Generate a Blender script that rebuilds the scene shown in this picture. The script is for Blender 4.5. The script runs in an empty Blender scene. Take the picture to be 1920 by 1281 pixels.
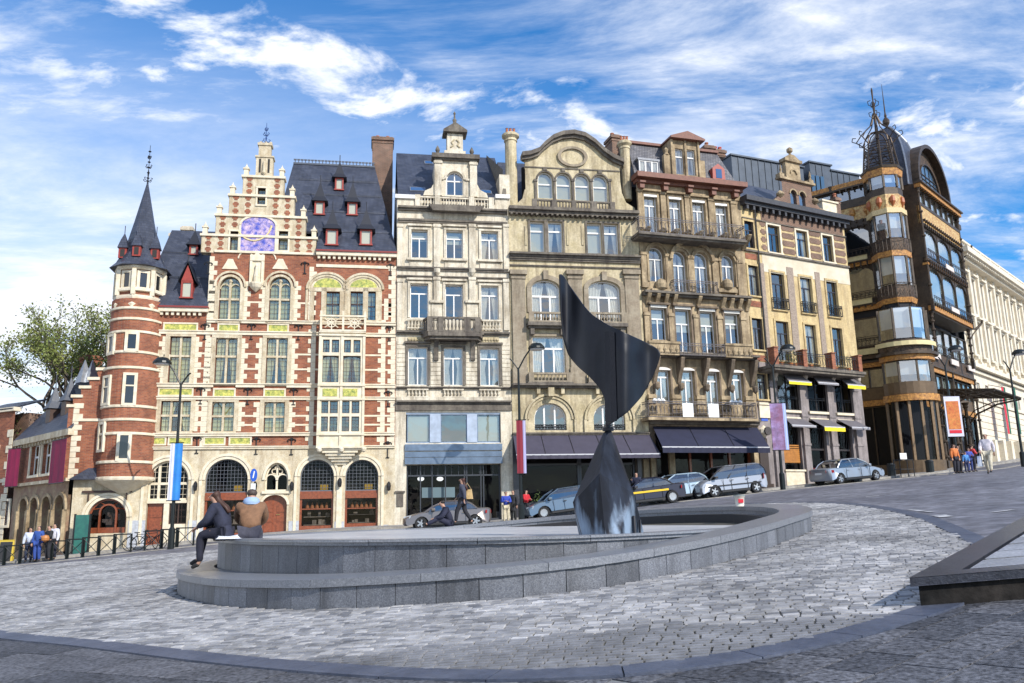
import bpy, math, random
import numpy as np
from mathutils import Matrix, Vector
random.seed(7)
SC = bpy.context.scene
COL = SC.collection
rad = math.radians
# ------------------------------------------------------------------ camera
EYE = Vector((0, 0, 1.5)); FPX = 1566.0; PITCH = rad(11.9); ROLL = rad(-1.2)
cam = bpy.data.cameras.new('camera'); camo = bpy.data.objects.new('camera', cam); COL.objects.link(camo)
cam.sensor_width = 36; cam.lens = FPX / 1920 * 36; cam.clip_start = .1; cam.clip_end = 3000
CM = Matrix.Rotation(math.pi / 2 + PITCH, 3, 'X') @ Matrix.Rotation(ROLL, 3, 'Z')
camo.matrix_world = Matrix.Translation(EYE) @ CM.to_4x4()
SC.camera = camo
# ------------------------------------------------------------------ sky, sun, exposure
SUN = Vector((.60, -.66, .62)).normalized()
W = bpy.data.worlds.new('World'); SC.world = W; W.use_nodes = True
nt = W.node_tree; nt.nodes.clear()
def nd(t, **k):
    n = nt.nodes.new(t)
    for a, b in k.items(): setattr(n, a, b)
    return n
sky = nd('ShaderNodeTexSky', sky_type='NISHITA', sun_disc=False)
sky.sun_elevation = math.asin(SUN.z); sky.sun_rotation = math.atan2(SUN.x, SUN.y)
sky.air_density = 1.0; sky.dust_density = .3; sky.ozone_density = 3.5
tc = nd('ShaderNodeTexCoord'); sep = nd('ShaderNodeSeparateXYZ'); nt.links.new(tc.outputs['Generated'], sep.inputs[0])
def mth(op, a, b=None, c=None):
    n = nd('ShaderNodeMath', operation=op)
    for i, v in enumerate((a, b, c)):
        if v is None: continue
        if isinstance(v, (int, float)): n.inputs[i].default_value = v
        else: nt.links.new(v, n.inputs[i])
    return n.outputs[0]
zz = mth('ADD', mth('MAXIMUM', sep.outputs[2], .0), .16)
cx = mth('DIVIDE', sep.outputs[0], zz); cy = mth('DIVIDE', sep.outputs[1], zz)
cmb = nd('ShaderNodeCombineXYZ'); nt.links.new(cx, cmb.inputs[0]); nt.links.new(cy, cmb.inputs[1])
def cloudnoise(scale, rot, sx, sy, detail, rough, dist, off=(0, 0, 0)):
    mp = nd('ShaderNodeMapping'); mp.inputs['Rotation'].default_value = (0, 0, rot)
    mp.inputs['Scale'].default_value = (sx, sy, 1); mp.inputs['Location'].default_value = off
    nt.links.new(cmb.outputs[0], mp.inputs[0])
    n = nd('ShaderNodeTexNoise'); n.inputs['Scale'].default_value = scale; n.inputs['Detail'].default_value = detail
    n.inputs['Roughness'].default_value = rough; n.inputs['Distortion'].default_value = dist
    nt.links.new(mp.outputs[0], n.inputs['Vector']); return n.outputs[0]
def ramp(v, a, b):
    n = nd('ShaderNodeMapRange', interpolation_type='SMOOTHSTEP'); nt.links.new(v, n.inputs[0])
    n.inputs[1].default_value = a; n.inputs[2].default_value = b; return n.outputs[0]
streak = ramp(cloudnoise(1.5, rad(35), .65, 1.6, 9, .66, .35), .37, .67)
puff = mth('MULTIPLY', ramp(cloudnoise(3.0, .3, 1, 1.25, 9, .60, .3, (2.3, 7.9, 0)), .50, .66), ramp(cloudnoise(.8, 0, 1, 1, 3, .5, 0, (1.3, 4.2, 0)), .30, .48))
fine = ramp(cloudnoise(6, rad(25), .7, 1.5, 6, .6, .5), .25, .75)
leftm = ramp(mth('MULTIPLY', sep.outputs[0], -1), -.26, .22)
lowm = mth('SUBTRACT', 1, ramp(sep.outputs[2], .18, .66))
veil = mth('MULTIPLY', mth('MULTIPLY', leftm, lowm), .95)
c1 = mth('MULTIPLY', mth('MULTIPLY', streak, .92), mth('MULTIPLY_ADD', fine, .45, .65))
cl = mth('MINIMUM', mth('MAXIMUM', mth('MAXIMUM', c1, puff), mth('MULTIPLY', veil, mth('MULTIPLY_ADD', streak, .5, .75))), .96)
hsv = nd('ShaderNodeHueSaturation'); hsv.inputs['Saturation'].default_value = 1.45; hsv.inputs['Hue'].default_value = .502
hsv.inputs['Value'].default_value = 1.25
nt.links.new(sky.outputs[0], hsv.inputs['Color'])
mx = nd('ShaderNodeMix', data_type='RGBA'); nt.links.new(cl, mx.inputs[0]); nt.links.new(hsv.outputs[0], mx.inputs[6])
cm_ = nd('ShaderNodeMix', data_type='RGBA'); cm_.inputs[6].default_value = (4.6, 5.3, 6.6, 1); cm_.inputs[7].default_value = (7.4, 7.5, 7.7, 1)
nt.links.new(mth('MULTIPLY', ramp(cl, .15, .95), mth('MULTIPLY_ADD', fine, .5, .5)), cm_.inputs[0]); nt.links.new(cm_.outputs[2], mx.inputs[7])
bg = nd('ShaderNodeBackground'); bg.inputs[1].default_value = .135
out = nd('ShaderNodeOutputWorld'); nt.links.new(mx.outputs[2], bg.inputs[0]); nt.links.new(bg.outputs[0], out.inputs[0])
sl = bpy.data.lights.new('sun', 'SUN'); sl.energy = 4.0; sl.angle = rad(.5); sl.color = (1, .94, .86)
so = bpy.data.objects.new('sun', sl); COL.objects.link(so); so.rotation_euler = SUN.to_track_quat('Z', 'Y').to_euler()
so.location = (40, -40, 60)
SC.view_settings.view_transform = 'Standard'; SC.view_settings.look = 'None'
SC.view_settings.exposure = .30; SC.view_settings.gamma = 1; SC.view_settings.use_curve_mapping = False
# ------------------------------------------------------------------ geometry of the place
def ray(x, y): return CM @ Vector(((x - 960) / FPX, -(y - 640.5) / FPX, -1))
def g(X, Y):
    z = .067 * X + .033 * Y
    z += -.32 * math.exp(-((X + 1.5) ** 2 / 25 + (Y - 49) ** 2 / 200)) + .2 * math.exp(-((X + 15) ** 2 / 50 + (Y - 47) ** 2 / 100))
    z += .3 * math.exp(-((X - 22) ** 2 + (Y - 38) ** 2) / 150)
    return z
def gnp(X, Y):
    z = .067 * X + .033 * Y
    z = z - .32 * np.exp(-((X + 1.5) ** 2 / 25 + (Y - 49) ** 2 / 200)) + .2 * np.exp(-((X + 15) ** 2 / 50 + (Y - 47) ** 2 / 100))
    return z + .3 * np.exp(-((X - 22) ** 2 + (Y - 38) ** 2) / 150)
def onground(x, y, h=0):
    """ray through a picture point down to the sloping square"""
    d = ray(x, y); t = (EYE.z - h) / -(d.z - .067 * d.x - .033 * d.y); P = EYE + t * d
    return Vector((P.x, P.y, g(P.x, P.y) + h))
def at(x, y, Y):
    d = ray(x, y); return EYE + d * (Y / d.y)
class Fac:
    """vertical facade plane: local s along it, o outwards to the square, z world height"""
    def __init__(self, P, t, zb=None):
        self.P = Vector((P[0], P[1], 0)); self.a = math.atan(t)
        self.d = Vector((math.cos(self.a), math.sin(self.a), 0)); self.n = Vector((math.sin(self.a), -math.cos(self.a), 0))
        self.z0 = g(P[0], P[1]) if zb is None else zb
    def line(self, x, y):
        a = EYE - self.P; b = ray(x, y)
        return Vector((a.dot(self.d), a.dot(self.n), a.z)), Vector((b.dot(self.d), b.dot(self.n), b.z))
    def h(self, x, y, o=0):
        a, b = self.line(x, y); p = a + b * ((o - a.y) / b.y); return p.x, p.z
    def S(self, x, y, o=0): return self.h(x, y, o)[0]
    def Z(self, x, y, o=0): return self.h(x, y, o)[1]
    def slope(self, x, y, o0, z0, k):      # hit with roof plane z = z0 + k*(o0-o)
        a, b = self.line(x, y); t = (z0 + k * o0 - k * a.y - a.z) / (b.z + k * b.y); return a + b * t
    def w(self, s, o, z): p = self.P + self.d * s + self.n * o; return Vector((p.x, p.y, z))
    def gz(self, s, o=0): p = self.w(s, o, 0); return g(p.x, p.y)
    def rect(self, x0, x1, y0, y1, o=0):
        ym = (y0 + y1) / 2; xm = (x0 + x1) / 2
        return self.S(x0, ym, o), self.S(x1, ym, o), self.Z(xm, y1, o), self.Z(xm, y0, o)
# ------------------------------------------------------------------ object helpers
def tag(o, label=None, cat=None, group=None, kind=None):
    if label: o['label'] = label
    if cat: o['category'] = cat
    if group: o['group'] = group
    if kind: o['kind'] = kind
    return o
def empty(name, loc, rz=0):
    o = bpy.data.objects.new(name, None); COL.objects.link(o); o.location = loc; o.rotation_euler = (0, 0, rz)
    o.empty_display_size = .5; return o
def thing(name, label, cat, loc, rz=0, group=None): return tag(empty(name, loc, rz), label, cat, group)
class MB:
    def __init__(self, fac=None, base=None):
        self.v = []; self.f = []; self.m = []; self.fac = fac
        self.z0 = fac.z0 if fac else 0
    def T(self, s, o, z): return (s, -o, z - self.z0) if self.fac else (s, o, z)
    def poly(self, pts, m=0):
        n = len(self.v); self.v += [self.T(*p) for p in pts]; self.f.append(tuple(range(n, n + len(pts)))); self.m.append(m); return self
    def box(self, s0, s1, o0, o1, z0, z1, m=0):
        n = len(self.v)
        self.v += [self.T(s, o, z) for z in (z0, z1) for o in (o0, o1) for s in (s0, s1)]
        for f in ((0, 1, 3, 2), (4, 6, 7, 5), (0, 4, 5, 1), (2, 3, 7, 6), (0, 2, 6, 4), (1, 5, 7, 3)):
            self.f.append(tuple(n + i for i in f)); self.m.append(m)
        return self
    def prism(self, poly, o0, o1, m=0):
        n = len(self.v); k = len(poly)
        self.v += [self.T(s, o0, z) for s, z in poly] + [self.T(s, o1, z) for s, z in poly]
        self.f.append(tuple(range(n, n + k))); self.m.append(m)
        self.f.append(tuple(range(n + 2 * k - 1, n + k - 1, -1))); self.m.append(m)
        for i in range(k):
            j = (i + 1) % k; self.f.append((n + i, n + j, n + k + j, n + k + i)); self.m.append(m)
        return self
    def slab(self, pts, d, m=0):           # pts 3D polygon, extruded by vector d
        n = len(self.v); k = len(pts)
        self.v += [self.T(*p) for p in pts] + [self.T(p[0] + d[0], p[1] + d[1], p[2] + d[2]) for p in pts]
        self.f.append(tuple(range(n, n + k))); self.f.append(tuple(range(n + 2 * k - 1, n + k - 1, -1)))
        for i in range(k):
            j = (i + 1) % k; self.f.append((n + i, n + j, n + k + j, n + k + i))
        self.m += [m] * (k + 2); return self
    def loft(self, rings, m=0, closed=True, cap=True):
        n = len(self.v); k = len(rings[0])
        for r in rings: self.v += [self.T(*p) for p in r]
        for a in range(len(rings) - 1):
            for i in range(k if closed else k - 1):
                j = (i + 1) % k; b = n + a * k
                self.f.append((b + i, b + j, b + k + j, b + k + i)); self.m.append(m)
        if cap:
            self.f.append(tuple(range(n, n + k))); self.m.append(m)
            b = n + (len(rings) - 1) * k; self.f.append(tuple(range(b + k - 1, b - 1, -1))); self.m.append(m)
        return self
    def lathe(self, cs, co, prof, n=16, m=0, a0=0, ph=0, full=True):
        R = []
        for r, z in prof:
            R.append([(cs + r * math.cos(ph + 2 * math.pi * i / n), co + r * math.sin(ph + 2 * math.pi * i / n), z) for i in range(n)])
        return self.loft(R, m)
    def tube(self, p, q, r, n=6, m=0, r2=None):
        p = Vector(p); q = Vector(q); d = q - p
        if d.length < 1e-6: return self
        d.normalize(); u = d.cross(Vector((0, 0, 1)) if abs(d.z) < .9 else Vector((1, 0, 0))).normalized(); w = d.cross(u)
        r2 = r if r2 is None else r2
        ring = lambda c, rr: [tuple(c + u * (rr * math.cos(2 * math.pi * i / n)) + w * (rr * math.sin(2 * math.pi * i / n))) for i in range(n)]
        return self.loft([ring(p, r), ring(q, r2)], m)
    def path(self, pts, r, n=5, m=0):
        for a, b in zip(pts, pts[1:]): self.tube(a, b, r, n, m)
        return self
    SPLIT = {'cornice', 'pilasters', 'string_course', 'turret_stonework', 'stone_ledge', 'arch_moulding', 'window_surround', 'plinth', 'parapet', 'parapet_piers', 'stone_dressing', 'steel_piers', 'attic_mouldings', 'stone_dressing', 'side_dressing', 'niche_shadow_panel', 'eaves_cornice', 'display_units', 'display_figures', 'carved_relief', 'awning_arm', 'pillars'}
    def split(self):
        C_ = []; used = [0] * len(self.v); comp = list(range(len(self.f)))
        par = list(range(len(self.v)))
        def find(a):
            while par[a] != a: par[a] = par[par[a]]; a = par[a]
            return a
        for f in self.f:
            r = find(f[0])
            for i in f[1:]: par[find(i)] = r
        groups = {}
        for i, f in enumerate(self.f): groups.setdefault(find(f[0]), []).append(i)
        B = []
        for k, fs in groups.items():
            vs = [self.v[j] for i in fs for j in self.f[i]]; B.append([[min(v[a] for v in vs) for a in range(3)], [max(v[a] for v in vs) for a in range(3)], list(fs)])
        ch = True
        while ch:
            ch = False; out_ = []
            for b_ in B:
                for o_ in out_:
                    if all(b_[0][a] <= o_[1][a] + .03 and o_[0][a] <= b_[1][a] + .03 for a in range(3)):
                        o_[0] = [min(o_[0][a], b_[0][a]) for a in range(3)]; o_[1] = [max(o_[1][a], b_[1][a]) for a in range(3)]; o_[2] += b_[2]; ch = True; break
                else: out_.append(b_)
            B = out_
        return [b_[2] for b_ in B]
    def build(self, name, mats, parent=None, smooth=False, bevel=0):
        if name in MB.SPLIT and len(self.f) > 6:
            L_ = self.split()
            if 1 < len(L_) < 60:
                o = None; V, F_, M_ = self.v, self.f, self.m
                for fs in L_:
                    idx = {}; q = MB(); q.fac = self.fac; q.z0 = self.z0
                    for i in fs:
                        for j in F_[i]:
                            if j not in idx: idx[j] = len(q.v); q.v.append(V[j])
                        q.f.append(tuple(idx[j] for j in F_[i])); q.m.append(M_[i])
                    o = q.build(name + '\0', mats, parent, smooth, bevel)
                return o
        name = name.rstrip('\0')
        me = bpy.data.meshes.new(name); me.from_pydata(self.v, [], self.f)
        if not isinstance(mats, (list, tuple)): mats = [mats]
        for x in mats: me.materials.append(x)
        if len(mats) > 1: me.polygons.foreach_set('material_index', self.m)
        if smooth: me.polygons.foreach_set('use_smooth', [True] * len(me.polygons))
        me.update()
        o = bpy.data.objects.new(name, me); COL.objects.link(o)
        if parent: o.parent = parent
        if bevel:
            b = o.modifiers.new('bevel', 'BEVEL'); b.width = bevel; b.segments = 2; b.limit_method = 'ANGLE'
        return o
def inst(src, name, parent, loc, rz=0, scale=None):
    o = bpy.data.objects.new(name, src.data if hasattr(src, 'data') else src); COL.objects.link(o); o.parent = parent
    o.location = loc; o.rotation_euler = (0, 0, rz)
    if scale: o.scale = scale
    return o
# ------------------------------------------------------------------ materials
MATS = {}
def mat(name, col, rough=.75, metal=0, n1=None, n2=None, bump=None, spec=.5, coat=0, streaks=0, grime=None, coord='Object', vary=0):
    """n1=(scale,colour) blotches, n2=(scale,amount) value speckle, bump=(scale,strength), grime=colour for vertical rain streaks"""
    if name in MATS: return MATS[name]
    m = bpy.data.materials.new(name); m.use_nodes = True; MATS[name] = m
    t = m.node_tree; N = t.nodes; L = t.links; b = N['Principled BSDF']
    b.inputs['Roughness'].default_value = rough; b.inputs['Metallic'].default_value = metal
    b.inputs['Specular IOR Level'].default_value = spec; b.inputs['Coat Weight'].default_value = coat
    c4 = (*col, 1); b.inputs['Base Color'].default_value = c4
    if not (n1 or n2 or bump or grime or vary): return m
    tcn = N.new('ShaderNodeTexCoord'); cur = None
    def noise(sc, det=6, ro=.6, stretch=None):
        v = tcn.outputs[coord]
        if stretch:
            mp = N.new('ShaderNodeMapping'); mp.inputs['Scale'].default_value = stretch; L.new(v, mp.inputs[0]); v = mp.outputs[0]
        n = N.new('ShaderNodeTexNoise'); n.inputs['Scale'].default_value = sc; n.inputs['Detail'].default_value = det
        n.inputs['Roughness'].default_value = ro; L.new(v, n.inputs['Vector']); return n.outputs[0]
    def mr(v, a, b_, c=0, d=1):
        n = N.new('ShaderNodeMapRange'); L.new(v, n.inputs[0]); n.inputs[1].default_value = a; n.inputs[2].default_value = b_
        n.inputs[3].default_value = c; n.inputs[4].default_value = d; return n.outputs[0]
    def mixc(fac, a, b_, mode='MIX'):
        n = N.new('ShaderNodeMix'); n.data_type = 'RGBA'; n.blend_type = mode
        if isinstance(fac, float): n.inputs[0].default_value = fac
        else: L.new(fac, n.inputs[0])
        for i, v in ((6, a), (7, b_)):
            if isinstance(v, tuple): n.inputs[i].default_value = v
            else: L.new(v, n.inputs[i])
        return n.outputs[2]
    cur = c4
    if n1: cur = mixc(mr(noise(n1[0]), .38, .66), cur, (*n1[1], 1))
    if grime: cur = mixc(mr(noise(1.0, 8, .68, (2.4, 2.4, .40)), .45, .70, 0, .8), cur, (*grime, 1))
    if n2: cur = mixc(1.0, cur, mr(noise(n2[0], 4), .3, .7, 1 - n2[1], 1 + n2[1]), 'MULTIPLY')
    if vary:
        oi = N.new('ShaderNodeObjectInfo'); cur = mixc(1.0, cur, mr(oi.outputs['Random'], 0, 1, 1 - vary, 1 + vary), 'MULTIPLY')
    if not isinstance(cur, tuple): L.new(cur, b.inputs['Base Color'])
    if bump:
        bn = N.new('ShaderNodeBump'); bn.inputs['Strength'].default_value = bump[1]; bn.inputs['Distance'].default_value = .02
        L.new(noise(bump[0], 5), bn.inputs['Height']); L.new(bn.outputs[0], b.inputs['Normal'])
    return m
def brick(name, c1, c2, mortar, bw=.22, bh=.075, ms=.012, rough=.85, off=.5, hv=True, noise=None, bumpd=.01):
    if name in MATS: return MATS[name]
    m = bpy.data.materials.new(name); m.use_nodes = True; MATS[name] = m
    t = m.node_tree; N = t.nodes; L = t.links; b = N['Principled BSDF']; b.inputs['Roughness'].default_value = rough
    tcn = N.new('ShaderNodeTexCoord'); s = N.new('ShaderNodeSeparateXYZ'); L.new(tcn.outputs['Object'], s.inputs[0])
    c = N.new('ShaderNodeCombineXYZ'); a = N.new('ShaderNodeMath'); a.operation = 'ADD'
    L.new(s.outputs[0], a.inputs[0]); L.new(s.outputs[1], a.inputs[1]); L.new(a.outputs[0], c.inputs[0])
    L.new(s.outputs[2 if hv else 1], c.inputs[1])
    if not hv: L.new(s.outputs[0], c.inputs[0])
    br = N.new('ShaderNodeTexBrick'); br.offset = off; L.new(c.outputs[0], br.inputs['Vector'])
    br.inputs['Color1'].default_value = (*c1, 1); br.inputs['Color2'].default_value = (*c2, 1); br.inputs['Mortar'].default_value = (*mortar, 1)
    br.inputs['Scale'].default_value = 1; br.inputs['Mortar Size'].default_value = ms; br.inputs['Bias'].default_value = 0
    br.inputs['Brick Width'].default_value = bw; br.inputs['Row Height'].default_value = bh; br.inputs['Mortar Smooth'].default_value = .2
    no = N.new('ShaderNodeTexNoise'); no.inputs['Scale'].default_value = 1.3; no.inputs['Detail'].default_value = 8; L.new(tcn.outputs['Object'], no.inputs['Vector'])
    r = N.new('ShaderNodeMapRange'); L.new(no.outputs[0], r.inputs[0]); r.inputs[1].default_value = .3; r.inputs[2].default_value = .7
    r.inputs[3].default_value = .72; r.inputs[4].default_value = 1.25
    mxn = N.new('ShaderNodeMix'); mxn.data_type = 'RGBA'; mxn.blend_type = 'MULTIPLY'; mxn.inputs[0].default_value = 1
    L.new(br.outputs[0], mxn.inputs[6]); L.new(r.outputs[0], mxn.inputs[7]); L.new(mxn.outputs[2], b.inputs['Base Color'])
    bn = N.new('ShaderNodeBump'); bn.inputs['Strength'].default_value = .5; bn.inputs['Distance'].default_value = bumpd; bn.invert = True
    L.new(br.outputs['Fac'], bn.inputs['Height']); L.new(bn.outputs[0], b.inputs['Normal'])
    return m
def glass(name, tint=(.55, .6, .62), refl=.22, rcol=(1, 1, 1)):
    if name in MATS: return MATS[name]
    m = bpy.data.materials.new(name); m.use_nodes = True; MATS[name] = m
    t = m.node_tree; N = t.nodes; L = t.links; N.clear()
    tr = N.new('ShaderNodeBsdfTransparent'); tr.inputs[0].default_value = (*tint, 1)
    gl = N.new('ShaderNodeBsdfGlossy'); gl.inputs['Roughness'].default_value = .03; gl.inputs[0].default_value = (*rcol, 1)
    fr = N.new('ShaderNodeLayerWeight'); fr.inputs[0].default_value = .5; pw = N.new('ShaderNodeMath'); pw.operation = 'POWER'; pw.inputs[1].default_value = 4; L.new(fr.outputs['Facing'], pw.inputs[0])
    ad = N.new('ShaderNodeMath'); ad.operation = 'MULTIPLY_ADD'; ad.use_clamp = True; ad.inputs[1].default_value = .7; ad.inputs[2].default_value = max(refl + .04, 0); L.new(pw.outputs[0], ad.inputs[0])
    no = N.new('ShaderNodeTexNoise'); no.inputs['Scale'].default_value = .9; bn = N.new('ShaderNodeBump'); bn.inputs['Strength'].default_value = .12
    bn.inputs['Distance'].default_value = .05; tco = N.new('ShaderNodeTexCoord'); L.new(tco.outputs['Object'], no.inputs['Vector'])
    L.new(no.outputs[0], bn.inputs['Height']); L.new(bn.outputs[0], gl.inputs['Normal'])
    mi = N.new('ShaderNodeMixShader'); L.new(ad.outputs[0], mi.inputs[0]); L.new(tr.outputs[0], mi.inputs[1]); L.new(gl.outputs[0], mi.inputs[2])
    o = N.new('ShaderNodeOutputMaterial'); L.new(mi.outputs[0], o.inputs[0]); return m
BRICK = brick('red_brick', (.36, .115, .050), (.21, .055, .028), (.24, .16, .11), .24, .08, .010)
BRICKD = brick('brown_brick', (.20, .10, .06), (.13, .07, .045), (.25, .2, .16), .24, .08, .012)
STONE_A = mat('ivory_limestone', (.64, .57, .42), .8, n1=(2.5, (.50, .41, .26)), n2=(14, .16), bump=(18, .4), grime=(.30, .22, .13))
STONE_B = mat('cream_sandstone', (.70, .64, .51), .8, n1=(1.6, (.58, .51, .38)), n2=(10, .15), bump=(16, .4), grime=(.19, .15, .10))
STONE_C = mat('ochre_sandstone', (.58, .50, .33), .82, n1=(1.3, (.42, .35, .20)), n2=(8, .18), bump=(14, .5), grime=(.14, .10, .06))
STONE_D = mat('weathered_yellow_stone', (.46, .36, .22), .85, n1=(1.0, (.22, .16, .09)), n2=(7, .22), bump=(12, .6), grime=(.10, .07, .045))
STONE_DK = mat('sooty_stone', (.19, .165, .13), .85, n1=(1.5, (.10, .085, .07)), n2=(8, .2), bump=(12, .5), grime=(.05, .04, .035))
STONE_E = mat('yellow_ashlar', (.60, .47, .24), .82, n1=(1.5, (.48, .36, .17)), n2=(9, .18), bump=(12, .5), grime=(.28, .2, .12))
STONE_G = mat('white_render_stone', (.72, .66, .54), .8, n1=(1.5, (.62, .55, .42)), n2=(8, .08), bump=(12, .2))
WHITE_ST = mat('pale_carved_stone', (.74, .67, .52), .75, n1=(3, (.62, .53, .37)), n2=(12, .12), bump=(20, .3))
BLUEST = mat('bluish_plinth_stone', (.42, .44, .47), .7, n2=(9, .2), bump=(20, .3))
SLATE = brick('dark_slate', (.035, .042, .065), (.058, .066, .092), (.02, .022, .03), .26, .16, .01, rough=.45)
LEAD = mat('lead_sheet', (.10, .11, .13), .45, .4, n2=(8, .2))
ZINC = mat('pale_zinc', (.30, .32, .35), .4, .6, n2=(6, .2))
REDP = mat('red_painted_wood', (.30, .045, .03), .5, n2=(8, .2))
DARKW = mat('brown_painted_frame', (.06, .032, .022), .5)
WHITEP = mat('white_painted_frame', (.80, .79, .76), .5)
BLACK = mat('black_iron', (.02, .02, .022), .5, .3)
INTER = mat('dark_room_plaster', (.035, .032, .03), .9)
CURT = mat('white_net_curtain', (.66, .65, .60), .9, n2=(9, .15))
BLIND = mat('cream_roller_blind', (.50, .50, .40), .9)
GLASS = glass('window_glass', (.72, .76, .78), .14); GLASSB = glass('bright_window_glass', (.80, .83, .82), .23, (.95, .87, .78))
GLASSD = glass('shop_glass', (.55, .55, .57), -.02, (.6, .62, .66)); LEADED = glass('leaded_glass', (.80, .80, .58), .16, (.95, .95, .85))
YTILE = mat('yellow_green_tiles', (.58, .54, .12), .35, n1=(5, (.20, .26, .06)), n2=(14, .35), spec=.6)
WOOD = mat('varnished_red_wood', (.22, .055, .02), .4, n2=(8, .3), coat=.3)
REV = mat('reddish_gutter', (.22, .035, .03), .5)
# ------------------------------------------------------------------ facade pieces
def spans(a, b, cuts):
    """parts of [a,b] outside the cut intervals"""
    cuts = sorted((max(a, c), min(b, d)) for c, d in cuts if d > a and c < b); r = []; x = a
    for c, d in cuts:
        if c > x + 1e-4: r.append((x, c))
        x = max(x, d)
    if b > x + 1e-4: r.append((x, b))
    return r
def strip(b, s0, s1, z0, z1, o, ops, m=0, o0=0.0):
    for a, c in spans(s0, s1, [(q[0] - .02, q[1] + .02) for q in ops if q[2] < z1 and q[3] > z0]): b.box(a, c, o0, o, z0, z1, m)
def wall(b, s0, s1, z0, z1, ops, m=0, dep=.45, o=0.0):
    xs = sorted({s0, s1, *[min(max(q[i], s0), s1) for q in ops for i in (0, 1)]}); zs = sorted({z0, z1, *[min(max(q[i], z0), z1) for q in ops for i in (2, 3)]})
    for i in range(len(xs) - 1):
        run = None
        for j in range(len(zs) - 1):
            cx_, cz_ = (xs[i] + xs[i + 1]) / 2, (zs[j] + zs[j + 1]) / 2
            hole = any(q[0] < cx_ < q[1] and q[2] < cz_ < q[3] for q in ops)
            if not hole and run is None: run = zs[j]
            if hole and run is not None:
                b.poly([(xs[i], o, run), (xs[i + 1], o, run), (xs[i + 1], o, zs[j]), (xs[i], o, zs[j])], m); run = None
        if run is not None: b.poly([(xs[i], o, run), (xs[i + 1], o, run), (xs[i + 1], o, z1), (xs[i], o, z1)], m)
    for q in ops:
        a, c, e, f = q[:4]
        b.poly([(a, o, e), (a, o, f), (a, o - dep, f), (a, o - dep, e)], m); b.poly([(c, o, e), (c, o, f), (c, o - dep, f), (c, o - dep, e)], m)
        b.poly([(a, o, e), (c, o, e), (c, o - dep, e), (a, o - dep, e)], m); b.poly([(a, o, f), (c, o, f), (c, o - dep, f), (a, o - dep, f)], m)
def arcpts(s0, s1, zs, rise, n=14):
    c = (s0 + s1) / 2; h = (s1 - s0) / 2
    return [(c - h * math.cos(math.pi * i / n), zs + rise * math.sin(math.pi * i / n)) for i in range(n + 1)]
def spandrel(b, s0, s1, zt, rise, m=0, o0=-.45, o1=0.0, n=14):
    """fills the two corners above an arch whose crown touches zt"""
    A = arcpts(s0, s1, zt - rise, rise, n); h = n // 2
    b.prism([(s0, zt + .002)] + A[:h + 1], o0, o1, m); b.prism([(s1, zt + .002)] + A[h:][::-1], o0, o1, m)
def archband(b, s0, s1, zs, rise, w, o0, o1, m=0, n=14):
    A = arcpts(s0, s1, zs, rise, n); B = arcpts(s0 - w, s1 + w, zs, rise + w, n)
    for i in range(n): b.prism([A[i], A[i + 1], B[i + 1], B[i]], o0, o1, m)
def frame_rect(b, s0, s1, z0, z1, w, o0, o1, m=0, sides='lrtb'):
    if 'l' in sides: b.box(s0 - w, s0, o0, o1, z0, z1, m)
    if 'r' in sides: b.box(s1, s1 + w, o0, o1, z0, z1, m)
    if 't' in sides: b.box(s0 - w, s1 + w, o0, o1 + .012, z1, z1 + w, m)
    if 'b' in sides: b.box(s0 - w, s1 + w, o0, o1 + .02, z0 - w, z0, m)
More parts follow.
